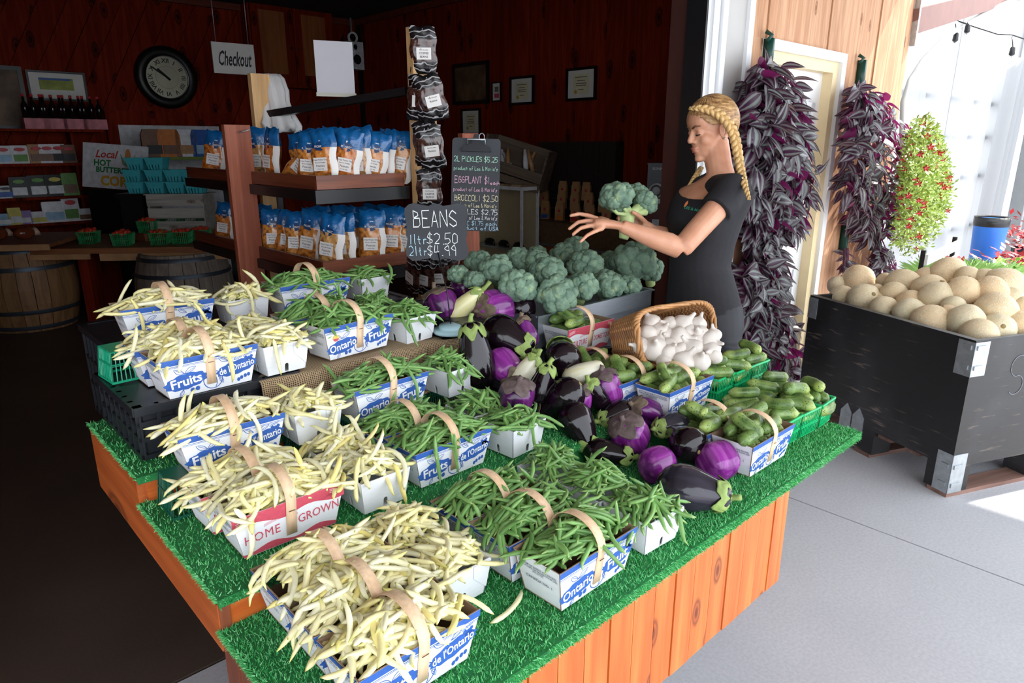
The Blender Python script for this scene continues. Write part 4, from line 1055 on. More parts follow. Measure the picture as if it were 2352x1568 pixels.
def broccoli(label, px, py, v, rpx, k, tilt=(0,0), vmode='v'):
    c = W(*atV(px, py, v)); r = rpx*depth(c)/FPX*1.04
    root = bpy.data.objects.new('broccoli_head', None); COL.objects.link(root); root.empty_display_size = .04
    ax = CAMR*tilt[0] + Vector((0,0,1)) + CAMT*tilt[1]
    root.matrix_world = place(c, axes(ax)) @ Matrix.Rotation(k*1.3, 4, 'Z') @ Matrix.Scale(r, 4)
    tag(root, label, 'broccoli', 'broccoli heads in the pans'); obj('crown', BRO[k % 4], root); obj('stalk', _stalk, root); return root
BR = [(1052,632,1.95,24,'small head at the far left touching the black sweet bags'), (1090,646,1.86,24,'small head behind the dark purple eggplant'), (1102,610,2.0,34,'head at the back left below the price board'),
      (1139,622,1.87,38,'head left of the yellow-topped one'), (1186,662,1.74,44,'yellow-topped head above the violet eggplant'), (1189,604,2.04,34,'back-row head left of centre'), (1230,610,1.98,36,'back-row head near the centre'),
      (1258,634,1.82,44,'middle-row head behind the largest front one'), (1278,682,1.66,49,'large head drooping over the front rim of the pan'), (1234,586,2.14,22,'small far head under the glass counter'), (1296,593,2.05,36,'back-row head right of centre'),
      (1322,575,2.12,32,'topmost head at the back'), (1345,617,1.88,42,'large head in the middle of the pan'), (1336,662,1.72,37,'upright front head with a bright green edge'), (1394,659,1.72,39,'front head at the centre right of the pan'),
      (1442,660,1.73,31,'smooth front head beside the last one on the right'), (1452,607,1.84,52,'broadest head at the right end, on top'), (1492,622,1.82,32,'head at the far right end showing its stalk'), (1403,602,1.98,26,'small head behind the broadest one')]
for i, (px, py, v, r_, w_) in enumerate(BR): broccoli('broccoli, '+w_, px, py, v, r_, i, (rg.uniform(-.3,.3), rg.uniform(.2,.7)))
M_pan = pm('brushed_steel', (176,182,190), .38, .85, var=.12, vs=14, stretch=(1,1,30))
def pan_(label, u0, u1, v0, v1, z0, z1):
    r = uthing('steel_pan', label, 'pan', (u0+u1)/2, (v0+v1)/2, z0); a, b, h = (u1-u0)/2, (v1-v0)/2, z1-z0; t_ = .004
    MB().box(-a, a, -b, b, 0, t_).build('bottom', M_pan, r)
    for n_, q in (('side', (-a, a, -b, -b+t_)), ('side', (-a, a, b-t_, b)), ('side', (-a, -a+t_, -b, b)), ('side', (a-t_, a, -b, b))): MB().box(*q, 0, h).build(n_, M_pan, r)
    MB().box(-a-.008, a+.008, -b-.010, -b, h-.006, h).box(-a-.008, a+.008, b, b+.01, h-.006, h).box(-a-.01, -a, -b, b, h-.006, h).box(a, a+.01, -b, b, h-.006, h).build('rim', M_pan, r); return r
pan_('lower brushed steel pan on the black crate', 1.66, 2.36, 1.685, 2.1, .828, .888)
pan_('upper brushed steel pan full of broccoli', 1.68, 2.36, 1.66, 2.1, .892, .962)
crate('black crate under the left broccoli heads', 1.40, 1.64, 1.72, 2.14, .862, .97)

# ------------------------------------------------------------------ garlic in a wicker basket
M_wick = pm('wicker_cane', (186,134,84), .5, var=.2, vs=40, isl=.12); M_wickd = pm('wicker_cane_dark', (150,104,66), .55, var=.2, vs=40, isl=.12)
gp = UZ(1557, 838, .825)
gb = uthing('wicker_basket', 'brown wicker basket tipped towards the front and spilling garlic', 'basket', gp[0]+.035, gp[1]+.01, .825, R(-6))
gb.rotation_euler = (R(-18), 0, PHI+R(-14))
gw_, gh_, gd_ = .172, .198, .19
def rrect(t, y, sc=1.0):   # rounded rectangle in x,z at depth y
    a = 2*math.pi*t; c, s = math.cos(a), math.sin(a); p_ = .42
    return Vector((gw_*sc*math.copysign(abs(c)**p_, c), y, gh_/2 + gh_/2*sc*math.copysign(abs(s)**p_, s)))
NS = 64
for side in range(2):
    m = MB().smooth()
    for j in range(side, 24, 2):
        y = .012 + gd_*j/24; sc = 1-.22*j/24
        pts = [rrect(i/(NS*2), y, sc + (.016 if (i//2+j//1) % 2 == 0 else -.016)) for i in range(NS*2)]
        m.tube(pts, .0052, 5, closed=True)
    m.build('woven_strands', M_wick if side == 0 else M_wickd, gb)
m = MB().smooth()
for i in range(NS//2): m.tube([rrect(i/(NS/2), .0, 1.), rrect(i/(NS/2), gd_, .78)], .0035, 5)
m.build('stakes', M_wickd, gb)
m = MB().smooth()
for k in range(3): m.tube([rrect(i/96, -.004+.008*math.sin(i*.9+k*2.1), 1.0+.035*math.cos(i*.9+k*2.1)) for i in range(96)], .0062, 6, closed=True)
m.build('braided_rim', M_wick, gb)
m = MB()
for i in range(13): x = -.78+1.56*i/12; m.tube([(gw_*x*.95, gd_+.005, gh_*.12), (gw_*x*.95, gd_+.005, gh_*.88)], .006, 5)
m.box(-gw_*.76, gw_*.76, gd_+.004, gd_+.010, gh_*.12, gh_*.88); m.build('base', M_wickd, gb)
MB().box(-.13, .13, -.05, .10, -.10, -.012).build('prop', M_crate, uthing('wooden_block', 'dark block propping the wicker basket', 'block', gp[0]+.04, gp[1]+.08, .825))
t = NT('garlic_skin'); at = t.coord('Object'); sx_ = t.n('ShaderNodeSeparateXYZ'); t.l(at, sx_.inputs[0])
gr_ = t.n('ShaderNodeTexNoise', i_Scale=1., i_Detail=3.); t.l(t.coord('Object', (120,120,12)), gr_.inputs[0])
t.set(Base_Color=t.ramp(gr_.outputs['Fac'], [(.3, L((196,182,172))), (.6, L((222,214,206)))]), Roughness=.55); t.bump(gr_.outputs['Fac'], .25, .003); M_gar = t.m
M_root = pm('garlic_root', (168,142,104), .9, var=.3, vs=200, bump=.6, bs=300)
def garlic_mesh(seed):
    rr = random.Random(seed); nl = rr.choice([7, 8, 9]); ph = rr.uniform(0, 6)
    prof = [(.02,-.70),(.3,-.72),(.62,-.62),(.88,-.36),(1.,-.02),(.95,.28),(.74,.56),(.46,.76),(.27,.92),(.20,1.12),(.17,1.35),(.12,1.5)]
    def fn(p, a):
        k = max(0, 1-abs(p.z+.05)/.85); q = 1+.10*k*(abs(math.cos(nl*a/2+ph))-.6)+.05*math.cos(a+ph); return (p.x*q, p.y*q, p.z)
    ts = np.linspace(0, len(prof)-1, 24); pr = [(float(np.interp(t, range(len(prof)), [a for a, b in prof])), float(np.interp(t, range(len(prof)), [b for a, b in prof]))) for t in ts]
    m = MB().smooth().lathe(pr, 26, None, True, fn); return m.mesh('bulb', M_gar)
GA = [garlic_mesh(s_) for s_ in range(5)]; _groot = MB().smooth().lathe([(.02,-.80),(.2,-.79),(.26,-.7),(.2,-.6)], 9).mesh('root', M_root)
GSP = [(1496,742,27),(1487,768,30),(1516,762,28),(1538,745,24),(1569,747,31),(1560,776,32),(1606,768,28),(1604,745,24),(1504,800,36),(1472,795,26),(1539,795,25),(1514,786,22),(1533,816,30),(1590,803,33),(1564,803,24),(1567,832,35),(1607,828,30),(1630,784,29),(1633,806,28),(1640,818,24),(1526,832,26),(1598,784,23),(1580,764,24),(1640,770,22),(1530,770,22),(1552,812,24),(1578,818,24)]
for i, (px, py, rp) in enumerate(GSP):
    z = .852+max(0, 832-py)*.00115; c = Pz(px, py, z); r = rp*.86*depth(c)/FPX
    d = Vector((rg.uniform(-1,1), rg.uniform(-1,.6), rg.uniform(-.2,1.2)))
    root = bpy.data.objects.new('garlic_bulb', None); COL.objects.link(root); root.empty_display_size = .02; root.matrix_world = place(c, axes(d)) @ Matrix.Scale(r, 4)
    row = 'rear' if py < 765 else ('middle' if py < 800 else 'front'); sd_ = 'left' if px < 1530 else ('middle' if px < 1590 else 'right')
    tag(root, 'white garlic bulb at the %s %s of the wicker basket heap' % (row, sd_), 'garlic', 'garlic bulbs, %s %s of the heap' % (row, sd_)); obj('bulb', GA[i % 5], root); obj('root', _groot, root)
# ------------------------------------------------------------------ black bulk bin of melons
def scuffed():
    t = NT('black_painted_plywood'); v = t.coord('Object', (6, 6, 60)); n = t.n('ShaderNodeTexNoise', i_Scale=1., i_Detail=5.); t.l(v, n.inputs[0])
    v2 = t.coord('Object'); n2 = t.n('ShaderNodeTexNoise', i_Scale=3., i_Detail=4.); t.l(v2, n2.inputs[0])
    a = t.ramp(n.outputs['Fac'], [(.60, (0,0,0)), (.68, (.6,.6,.6))]); b = t.ramp(n2.outputs['Fac'], [(.45, (0,0,0)), (.65, (1,1,1))])
    m = t.n('ShaderNodeMath', operation='MULTIPLY'); t.l(a, m.inputs[0]); t.l(b, m.inputs[1])
    col = t.mix(L((30,29,30)), L((170,150,130)), m.outputs[0]); col = t.mix(col, L((70,70,74)), t.ramp(n2.outputs['Fac'], [(.5, (0,0,0)), (.8, (.6,.6,.6))]))
    t.set(Base_Color=col, Roughness=.42); t.bump(n.outputs['Fac'], .25, .003); return t.m
M_bin = scuffed(); M_pal = wood('pallet_board', (110,80,70), (136,104,92), 'X', 8, .8, False, var=.2)
BINR = R(-23.8); BLx, BLy, BZ = 1.16, .97, .744
bin_ = uthing('bulk_bin', 'black plywood bulk bin with steel corner plates, full of melons', 'bin', 3.352, .688, 0, BINR)
for nm, q in (('side_panel', (0, BLx, 0, .02)), ('side_panel', (0, BLx, BLy-.02, BLy)), ('side_panel', (0, .02, .02, BLy-.02)), ('side_panel', (BLx-.02, BLx, .02, BLy-.02))):
    MB().box(*q, .145, BZ).build(nm, M_bin, bin_)
MB().box(.02, BLx-.02, .02, BLy-.02, .145, .17).build('floor_panel', M_bin, bin_)
for x in (0, BLx/2-.06, BLx-.12):
    for y in (0, BLy/2-.06, BLy-.12): MB().box(x, x+.12, y, y+.12, .02, .145).build('foot_block', M_bin, bin_)
for y in (0, BLy/2-.05, BLy-.1): MB().box(0, BLx, y, y+.1, 0, .02).build('skid', M_pal, bin_)
for y in (.18, .34, .6, .76): MB().box(.02, BLx-.02, y, y+.08, .12, .145).build('pallet_slat', M_pal, bin_)
def plate(x, y, z0, z1, parent, mir=1):
    m = MB(); m.box(x-.003, x, y-.003, y+.075, z0, z1); m.box(x-.003, x+.085, y-.003, y, z0, z1)
    for k in range(2): m.box(x+.01, x+.06, y-.008, y-.003, z0+.03+k*.09, z0+.05+k*.09); m.box(x-.008, x-.003, y+.012, y+.05, z0+.03+k*.09, z0+.05+k*.09)
    return m.build('corner_plate', M_steel, parent)
plate(0, 0, .58, .735, bin_); plate(0, 0, .02, .21, bin_)
m = MB().box(-.003, .04, BLy, BLy+.003, .62, .735).box(-.003, 0, BLy-.06, BLy+.003, .62, .735); m.build('corner_plate', M_steel, bin_)
for y in (.50, .58): MB().prism([(y,.10),(y+.07,.10),(y+.07,.19),(y+.035,.235),(y,.19)], -.005, 0, lambda a, b, h: (h, a, b)).build('steel_tab', M_steel, bin_)
MB().box(-.006, .03, .0, BLy, BZ, BZ+.002).build('edge_wear', M_bin, bin_)
M_chalk = pm('white_chalk', (214,216,220), .9, var=.2, vs=300)
cs = MB()
def cstroke(pts, w_=.004):
    for a, b in zip(pts, pts[1:]): cs.bar((a[0], -.0012, a[1]), (b[0], -.0012, b[1]), .0008, w_, (0,0,1))
cstroke([(.30+.05*math.cos(t), .60+.05*math.sin(t)) for t in np.linspace(.4, 4.5, 12)] + [(.30+.045*math.cos(t), .51+.045*math.sin(t)) for t in np.linspace(1.5, -2.4, 12)])
cstroke([(.38,.66),(.375,.50)]); cstroke([(.35,.60),(.42,.605)])
cs.build('chalk_mark', pm('faint_chalk', (110,112,118), .9, var=.2), bin_)
t = NT('melon_rind'); v = t.coord('Object'); vo = t.n('ShaderNodeTexVoronoi', i_Scale=5., feature='DISTANCE_TO_EDGE'); nz = t.n('ShaderNodeTexNoise', i_Scale=4., i_Detail=3.); n3 = t.n('ShaderNodeTexNoise', i_Scale=1.3)
mx = t.n('ShaderNodeVectorMath', operation='MULTIPLY_ADD'); t.l(nz.outputs['Color'], mx.inputs[0]); mx.inputs[1].default_value = (.35,.35,.35); t.l(v, mx.inputs[2]); t.l(mx.outputs[0], vo.inputs[0]); t.l(v, nz.inputs[0]); t.l(v, n3.inputs[0])
oi = t.n('ShaderNodeObjectInfo'); bs_ = t.ramp(oi.outputs['Random'], [(0, L((222,210,176))), (.5, L((228,204,164))), (1, L((230,196,152)))])
net = t.ramp(vo.outputs['Distance'], [(.0, (1,1,1)), (.09, (0,0,0))]); col = t.mix(bs_, L((240,228,200)), net)
col = t.mix(col, L((196,180,134)), t.ramp(n3.outputs['Fac'], [(.55, (0,0,0)), (.75, (.5,.5,.5))]))
t.set(Base_Color=col, Roughness=.6); t.bump(net, .35, .02); t.b.inputs['Subsurface Weight'].default_value = .08; M_mel = t.m
def melon_mesh(seed):
    rr = random.Random(seed); e = rr.uniform(.98, 1.16); ph = rr.uniform(0, 6)
    return MB().smooth().lathe([(max(.001, math.sin(math.pi*j/18)), -e*math.cos(math.pi*j/18)) for j in range(19)], 28, None, True, lambda p, a: (p.x*(1+.022*math.cos(5*a+ph)), p.y*(1+.022*math.cos(5*a+ph)), p.z)).mesh('rind', M_mel)
MEL = [melon_mesh(s_) for s_ in range(5)]; _mst = MB().smooth().lathe([(.10,-.02),(.13,.0),(.11,.02),(.05,.03)], 10).mesh('stem_scar', M_scar)
MELS = [(1971,645,36,'topmost at the left end, with a brown patch'),(1923,655,22,'small and orange at the far left'),(1935,681,26,'at the left corner against the rim'),(1984,688,37,'at the left, resting on the rim'),(2012,670,19,'peeping out between two left ones'),(2033,646,20,'pale, far left at the back'),(2052,678,31,'round, left of centre in the second layer'),(2075,653,35,'at the back left of centre'),(2029,711,32,'sunk behind the rim left of centre'),(2089,721,37,'sunk behind the rim near the centre'),(2134,662,33,'at the back, half hidden behind the smooth oval one'),(2153,686,41,'smooth and oval, in the middle on top'),(2176,628,37,'highest of all at the back'),(2222,636,26,'glowing one behind the highest'),(2211,672,38,'pale green with its stem end up'),(2140,740,40,'with dark scars on the rim at the centre'),(2219,738,40,'round, above the steel corner plate'),(2276,676,38,'orange, right of the stem-up one'),(2302,662,48,'largest, at the upper right'),(2286,716,45,'oval with a tan bruise at the right'),(2248,768,37,'lowest, at the near corner'),(2290,758,39,'low at the right of the near corner'),(2342,752,36,'cut by the right picture edge, low'),(2262,643,27,'small, behind the orange one'),(2346,708,28,'at the right picture edge, high'),(2089,694,28,'sunk between the centre left ones'),(2175,726,27,'sunk deep in the centre'),(2125,637,24,'small, at the back left of the highest'),(2190,705,26,'in the gap below the stem-up one'),(2320,690,30,'behind the bruised one')]
for i, (px, py, rp, w_) in enumerate(MELS):
    rim = 680+(px-1870)*.28 if px < 2237 else 783-(px-2237)*.1
    z = .705 + max(0, rim-py)*.0013; c = Pz(px, py, z); r = rp*depth(c)/FPX
    root = bpy.data.objects.new('melon', None); COL.objects.link(root); root.empty_display_size = .05; root.matrix_world = place(c, axes((rg.uniform(-1,1), rg.uniform(-1,1), rg.uniform(-.3,.8)))) @ Matrix.Scale(r, 4)
    tag(root, 'netted melon in the black bin, '+w_, 'melon', 'melons in the black bin'); obj('rind', MEL[i % 5], root); obj('stem_scar', _mst, root, loc=(0,0,1.03))
for i, (x, y) in enumerate(((.25,.25),(.25,.5),(.25,.75),(.5,.25),(.5,.5),(.5,.75),(.8,.3),(.8,.6),(.8,.8),(1.0,.2),(1.0,.5),(1.0,.75))):
    root = bpy.data.objects.new('melon', None); COL.objects.link(root); q = Matrix.Rotation(PHI+BINR, 3, 'Z') @ Vector((x, y, 0)) + W(3.352, .688, 0); q.z = .70-.02*((i*3) % 3)
    root.matrix_world = place(q, axes((rg.uniform(-1,1), rg.uniform(-1,1), .4))) @ Matrix.Scale(.085, 4)
    tag(root, 'netted melon lying in the lower layer of the black bin', 'melon', 'melons in the lower layer of the black bin'); obj('rind', MEL[i % 5], root)

# ------------------------------------------------------------------ hanging purple plants
def leaf_mat():
    t = NT('striped_purple_leaf'); at = t.n('ShaderNodeAttribute', attribute_name='across'); ge = t.n('ShaderNodeNewGeometry'); oi = t.n('ShaderNodeObjectInfo')
    ad = t.n('ShaderNodeMath', operation='ADD'); t.l(ge.outputs['Random Per Island'], ad.inputs[0]); t.l(oi.outputs['Random'], ad.inputs[1]); fr_ = t.n('ShaderNodeMath', operation='FRACT'); t.l(ad.outputs[0], fr_.inputs[0])
    st = t.ramp(at.outputs['Fac'], [(0, L((46,26,48))), (.22, L((52,32,54))), (.36, L((124,134,128))), (.6, L((112,122,116))), (.74, L((44,40,42))), (1, L((56,34,56)))])
    h = t.n('ShaderNodeHueSaturation'); mr = t.n('ShaderNodeMapRange'); mr.inputs[3].default_value = .65; mr.inputs[4].default_value = 1.15; t.l(fr_.outputs[0], mr.inputs[0]); t.l(mr.outputs[0], h.inputs['Value']); t.l(st, h.inputs['Color'])
    col = t.mix(h.outputs[0], L((124,34,92)), ge.outputs['Backfacing']); t.set(Base_Color=col, Roughness=.33)
    tl = t.n('ShaderNodeBsdfTranslucent'); tl.inputs[0].default_value = (*L((150,40,110)), 1); ms = t.n('ShaderNodeMixShader'); ms.inputs[0].default_value = .22
    t.l(t.b.outputs[0], ms.inputs[1]); t.l(tl.outputs[0], ms.inputs[2]); t.l(ms.outputs[0], t.o.inputs[0]); return t.m
M_leaf = leaf_mat(); M_stem = pm('purple_stem', (84,46,66), .6, var=.1)
def leaf_mesh(seed):
    rr = random.Random(seed); ln, wd_ = 1.0, rr.uniform(.23, .30); dr = rr.uniform(.1, .45); V = []; A = []; F = []; n = 7; fold = rr.uniform(.05, .22)
    for i in range(n+1):
        t = i/n; w_ = wd_*(math.sin(math.pi*min(1, t*1.0)**.72)+.02) if t < 1 else .004
        for k in (-1, -.5, 0, .5, 1): V.append((t*ln, k*w_, -dr*t*t + abs(k)*w_*fold*2 - .02)); A.append(abs(k))
    for i in range(n):
        for k in range(4): a = i*5+k; F.append((a, a+5, a+6, a+1))
    me = bpy.data.meshes.new('leaf'); me.from_pydata(V, [], F); me.materials.append(M_leaf); me.polygons.foreach_set('use_smooth', [True]*len(F))
    at = me.attributes.new('across', 'FLOAT', 'POINT'); at.data.foreach_set('value', A); me.update(); return me
LF = [leaf_mesh(s_) for s_ in range(8)]
def hang_plant(label, pts, nind, nstuff, size=(.10, .15), bulge=.30, vb=1.97, seed=1):
    """pts: outline half-widths as rows (py, x_left, x_right) in the photo, on the wall plane"""
    rr = random.Random(seed); u, v, z = atV((pts[0][1]+pts[0][2])/2, pts[0][0], vb); root = uthing('hanging_plant', label, 'plant', u, vb, z, 0, 'purple plants hanging on the cedar wall')
    inv = (Matrix.Translation(W(u, vb, z)) @ Matrix.Rotation(PHI, 4, 'Z')).inverted(); lst = []
    ys = [p[0] for p in pts]
    for i in range(nind+nstuff):
        py = rr.uniform(ys[0], ys[-1]); xl = np.interp(py, ys, [p[1] for p in pts]); xr = np.interp(py, ys, [p[2] for p in pts]); s_ = rr.uniform(-1, 1); px = (xl+xr)/2 + s_*(xr-xl)/2
        out = bulge*math.sqrt(max(0, 1-s_*s_))*(.35+.65*math.sin(math.pi*min(1, (py-ys[0])/(ys[-1]-ys[0])*.9+.1)))
        lay = rr.random(); d_ = out*(.55+.45*lay)+.03
        if i >= nind: d_ *= .62
        q = atV(px, py, vb-d_); wp = W(*q)
        outd = W(s_*.9, -.5, 0) + Vector((0,0,-.35)) + Vector((rr.gauss(0,.9), rr.gauss(0,.9), rr.gauss(-.2,.7)))
        if rr.random() < .5: outd += W(rr.choice([-1,1])*.8, 0, -.4)
        x = outd.normalized(); up = (W(s_*.6, -1.5, 0)+Vector((0,0,.7))+Vector((rr.gauss(0,.25), rr.gauss(0,.25), 0))); y = up.cross(x).normalized(); zz = x.cross(y)
        M = Matrix((x, y, zz)).transposed().to_4x4(); M.translation = wp; M = M @ Matrix.Scale(rr.uniform(*size), 4); lst.append((i < nind, inv @ M, rr.randrange(8)))
    V = []; F = []; A = []; b = 0
    for ind, M, k in lst:
        if ind: o = obj('leaf', LF[k], root); o.matrix_local = M
        else:
            for q in LF[k].vertices: V.append(tuple(M @ q.co))
            A += [abs(kk) for _ in range(8) for kk in (-1,-.5,0,.5,1)]; F += [tuple(i+b for i in p_.vertices) for p_ in LF[k].polygons]; b = len(V)
    if V:
        me = bpy.data.meshes.new('inner_leaves'); me.from_pydata(V, [], F); me.materials.append(M_leaf); at = me.attributes.new('across', 'FLOAT', 'POINT'); at.data.foreach_set('value', A)
        o = obj('inner_leaves', me, root); o['kind'] = 'stuff'
    st = MB().smooth()
    for i in range(14):
        px0 = rr.uniform(-1, 1); P_ = []
        for k in range(6):
            py = ys[0]+(ys[-1]-ys[0])*k/5*rr.uniform(.85, 1); xl = np.interp(py, ys, [p[1] for p in pts]); xr = np.interp(py, ys, [p[2] for p in pts]); P_.append(inv @ W(*atV((xl+xr)/2+px0*(xr-xl)/2*.8, py, vb-.05-bulge*.5*math.sin(k/5*3)*(1-px0*px0))))
        st.tube(P_, .004, 5)
    st.build('stems', M_stem, root)
    hk = MB().smooth(); top = inv @ W(*atV((pts[0][1]+pts[0][2])/2-6, ys[0]-55, vb)); hk.cbox(top*.5, (.03, .05, max(.05, abs(top.z)*1.3))); hk.tube([top, top+Vector((.01,-.02,.03)), top+Vector((0,.01,.05))], .012, 6); hk.build('hanger', M_green_dk, root)
    return root
hang_plant('upper purple striped plant hanging beside the white door', [(150,1735,1800),(205,1715,1830),(280,1695,1850),(360,1695,1870),(430,1705,1880),(500,1705,1835),(560,1730,1810)], 300, 330, seed=2)
hang_plant('lower purple striped plant hanging beside the white door above the cucumbers', [(575,1720,1800),(640,1690,1795),(720,1685,1815),(790,1680,1835),(850,1680,1830),(880,1790,1860)], 290, 260, seed=3)
hang_plant('purple striped plant hanging at the end of the cedar wall', [(200,1965,1995),(250,1955,2055),(330,1935,2085),(420,1925,2100),(500,1950,2090),(545,1970,2075)], 300, 300, (.09, .135), .32, seed=4)
hang_plant('small purple striped plant hanging low at the end of the cedar wall', [(565,2000,2030),(600,2000,2060),(650,2000,2075)], 70, 40, (.08, .12), .2, seed=5)
hang_plant('thin purple sprig in a green hanging tube behind the melons', [(570,1935,1950),(600,1932,1952),(640,1930,1955)], 16, 6, (.06, .09), .08, seed=6)
# red flowering bush
M_fl = pm('red_petal', (200,40,60), .5, var=.2, vs=100, isl=.2); M_yl = pm('yellow_green_leaf', (158,182,84), .5, var=.2, vs=60, isl=.25)
def flower_bush():
    rr = random.Random(9); u, v, z = atV(2120, 330, 1.75); r = uthing('flowering_bush', 'yellow-green bush with small red flowers beside the purple plant', 'bush', u, 1.75, z); inv = (Matrix.Translation(W(u, 1.75, z)) @ Matrix.Rotation(PHI, 4, 'Z')).inverted()
    rows = [(262,2110,2135),(300,2085,2160),(360,2070,2175),(430,2065,2185),(500,2060,2170),(560,2050,2140),(590,2060,2110)]; ys = [p[0] for p in rows]
    lm = MB(); fl = MB().smooth().mesh('x', M_fl) if False else None
    fm = MB().smooth()
    for k in range(5):
        a = k*1.2566; fm.add([(0,0,0),(.5*math.cos(a-.5),.5*math.sin(a-.5),.25),(.9*math.cos(a),.9*math.sin(a),.3),(.5*math.cos(a+.5),.5*math.sin(a+.5),.25)], [(0,1,2,3)])
    fm.tube([(0,0,-.8),(0,0,0)], [.1,.22], 6); fm = fm.mesh('flower', M_fl)
    for i in range(6500):
        py = rr.triangular(ys[0], ys[-1], 430); xl = np.interp(py, ys, [p[1] for p in rows]); xr = np.interp(py, ys, [p[2] for p in rows]); s_ = rr.uniform(-1, 1)*(1 if rr.random() < .85 else 1.15); px = (xl+xr)/2+s_*(xr-xl)/2
        d_ = .35*math.sqrt(max(0, 1-min(1, s_*s_)))*rr.random(); p = inv @ W(*atV(px, py, 1.75-d_)); d1 = Vector((rr.gauss(0,1), rr.gauss(0,1), rr.gauss(.3,.8))).normalized(); d2 = d1.cross(Vector((rr.gauss(0,1), rr.gauss(0,1), rr.gauss(0,1)))).normalized(); l_ = rr.uniform(.026, .046)
        lm.add([p, p+d1*l_*.5+d2*l_*.2, p+d1*l_, p+d1*l_*.5-d2*l_*.2], [(0,1,2,3)])
        if i % 80 == 0:
            o = obj('flower', fm, r); o.matrix_local = place(inv @ W(*atV(px, py, 1.75-d_-.06)), axes(W(rr.uniform(-.6,.9), -1, .2)), rr.uniform(.024, .034))
    o = lm.build('foliage', M_yl, r); o['kind'] = 'stuff'
    st = MB()
    for k in range(3, 6): st.tube([inv @ W(*atV(2120, 300, 1.74)), inv @ W(*atV(2080+k*12, 420, 1.62)), inv @ W(*atV(2065+k*13, 540, 1.66))], .006, 5)
    st.build('stems', M_stem, r)
    MB().smooth().lathe([(.08,-.1),(.1,0),(.1,.02)], 12, Matrix.Translation((0,.02,.05))).build('pot', M_green_dk, r)
flower_bush()
# ------------------------------------------------------------------ things by the greenhouse
bn = uthing('garden_bench', 'white slatted garden bench with dark arms behind the melon bin', 'bench', 5.3, 1.46, 0, R(4))
for z in (.5, .62, .74): MB().box(0, 1.0, .0, .02, z, z+.075).build('back_slat', pm('bench_white', (200,200,198), .5, var=.05), bn)
for y in (-.42, -.31, -.2, -.09): MB().box(0, 1.0, y, y+.085, .40, .42).build('seat_slat', M_white, bn)
for x in (0., .97): MB().box(x, x+.03, -.42, -.38, 0, .58).box(x, x+.03, .02, .05, 0, .84).box(x, x+.03, -.42, .05, .56, .59).build('side_frame', M_black, bn)
cn = thing('waste_bin', 'blue plastic waste bin with a black liner in the greenhouse', 'bin', Vector((atD(2268,560,7.4).x, atD(2268,560,7.4).y, 0)))
MB().smooth().lathe([(.13,0),(.16,.7),(.16,.78)], 20).build('body', pm('blue_plastic', (40,110,200), .4, var=.05), cn); MB().smooth().lathe([(.163,.70),(.168,.73),(.168,.80),(.15,.79)], 20, cap=False).build('liner', M_black, cn)
def clump(name, label, cat, px, py, dep, z0, rad, hgt_, n, mat, grass):
    c = atD(px, py, dep); rr = random.Random(px); r = thing(name, label, cat, Vector((c.x, c.y, 0)), 0); m = MB()
    for i in range(n):
        a = rr.uniform(0, 6.28); q = rad*math.sqrt(rr.random()); b = Vector((q*math.cos(a), q*math.sin(a), z0)); d = Vector((math.cos(a)*q/rad, math.sin(a)*q/rad, rr.uniform(.6,1.4))).normalized()
        if grass: L_ = hgt_*rr.uniform(.6,1); s_ = Vector((-d.y, d.x, 0)).normalized()*.004; m.add([b-s_, b+s_, b+d*L_*.6+s_*.6, b+d*L_+Vector((math.cos(a),math.sin(a),-.3))*L_*.3], [(0,1,2,3)])
        else:
            p = b + d*hgt_*rr.random(); d1 = Vector((rr.gauss(0,1), rr.gauss(0,1), .5)).normalized(); d2 = d1.cross(Vector((0,0,1))).normalized(); l_ = .09; m.add([p, p+d1*l_*.5+d2*l_*.28, p+d1*l_, p+d1*l_*.5-d2*l_*.28], [(0,1,2,3)])
    o = m.build('foliage', mat, r); o['kind'] = 'stuff'
    MB().lathe([(rad*.75,0),(rad,z0+.02),(rad*.9,z0)], 16).build('tub', M_black, r)
M_gr = pm('pale_grass', (150,182,110), .5, var=.2, isl=.25); M_col = pm('red_coleus_leaf', (176,44,48), .5, var=.2, isl=.35); M_lim = pm('lime_leaf', (150,190,70), .5, var=.2, isl=.25)
clump('grass_tuft', 'tuft of pale thin grass behind the melons', 'grass', 2215, 600, 6.0, .3, .22, .32, 900, M_gr, True)
clump('grass_tuft', 'second tuft of pale grass further right behind the melons', 'grass', 2290, 610, 6.2, .28, .25, .3, 900, M_gr, True)
clump('coleus_plant', 'red-leaved coleus under the blue bin', 'plant', 2215, 580, 7.0, .2, .2, .2, 160, M_col, False)
clump('coleus_plant', 'red-leaved coleus at the right picture edge', 'plant', 2340, 585, 6.8, .25, .16, .3, 220, M_col, False)
clump('coleus_plant', 'tall crimson plant at the right picture edge', 'plant', 2362, 540, 7.7, .4, .14, .45, 180, M_col, False)
clump('lime_plant', 'lime green plant among the red ones', 'plant', 2318, 575, 6.3, .3, .10, .22, 120, M_lim, False)
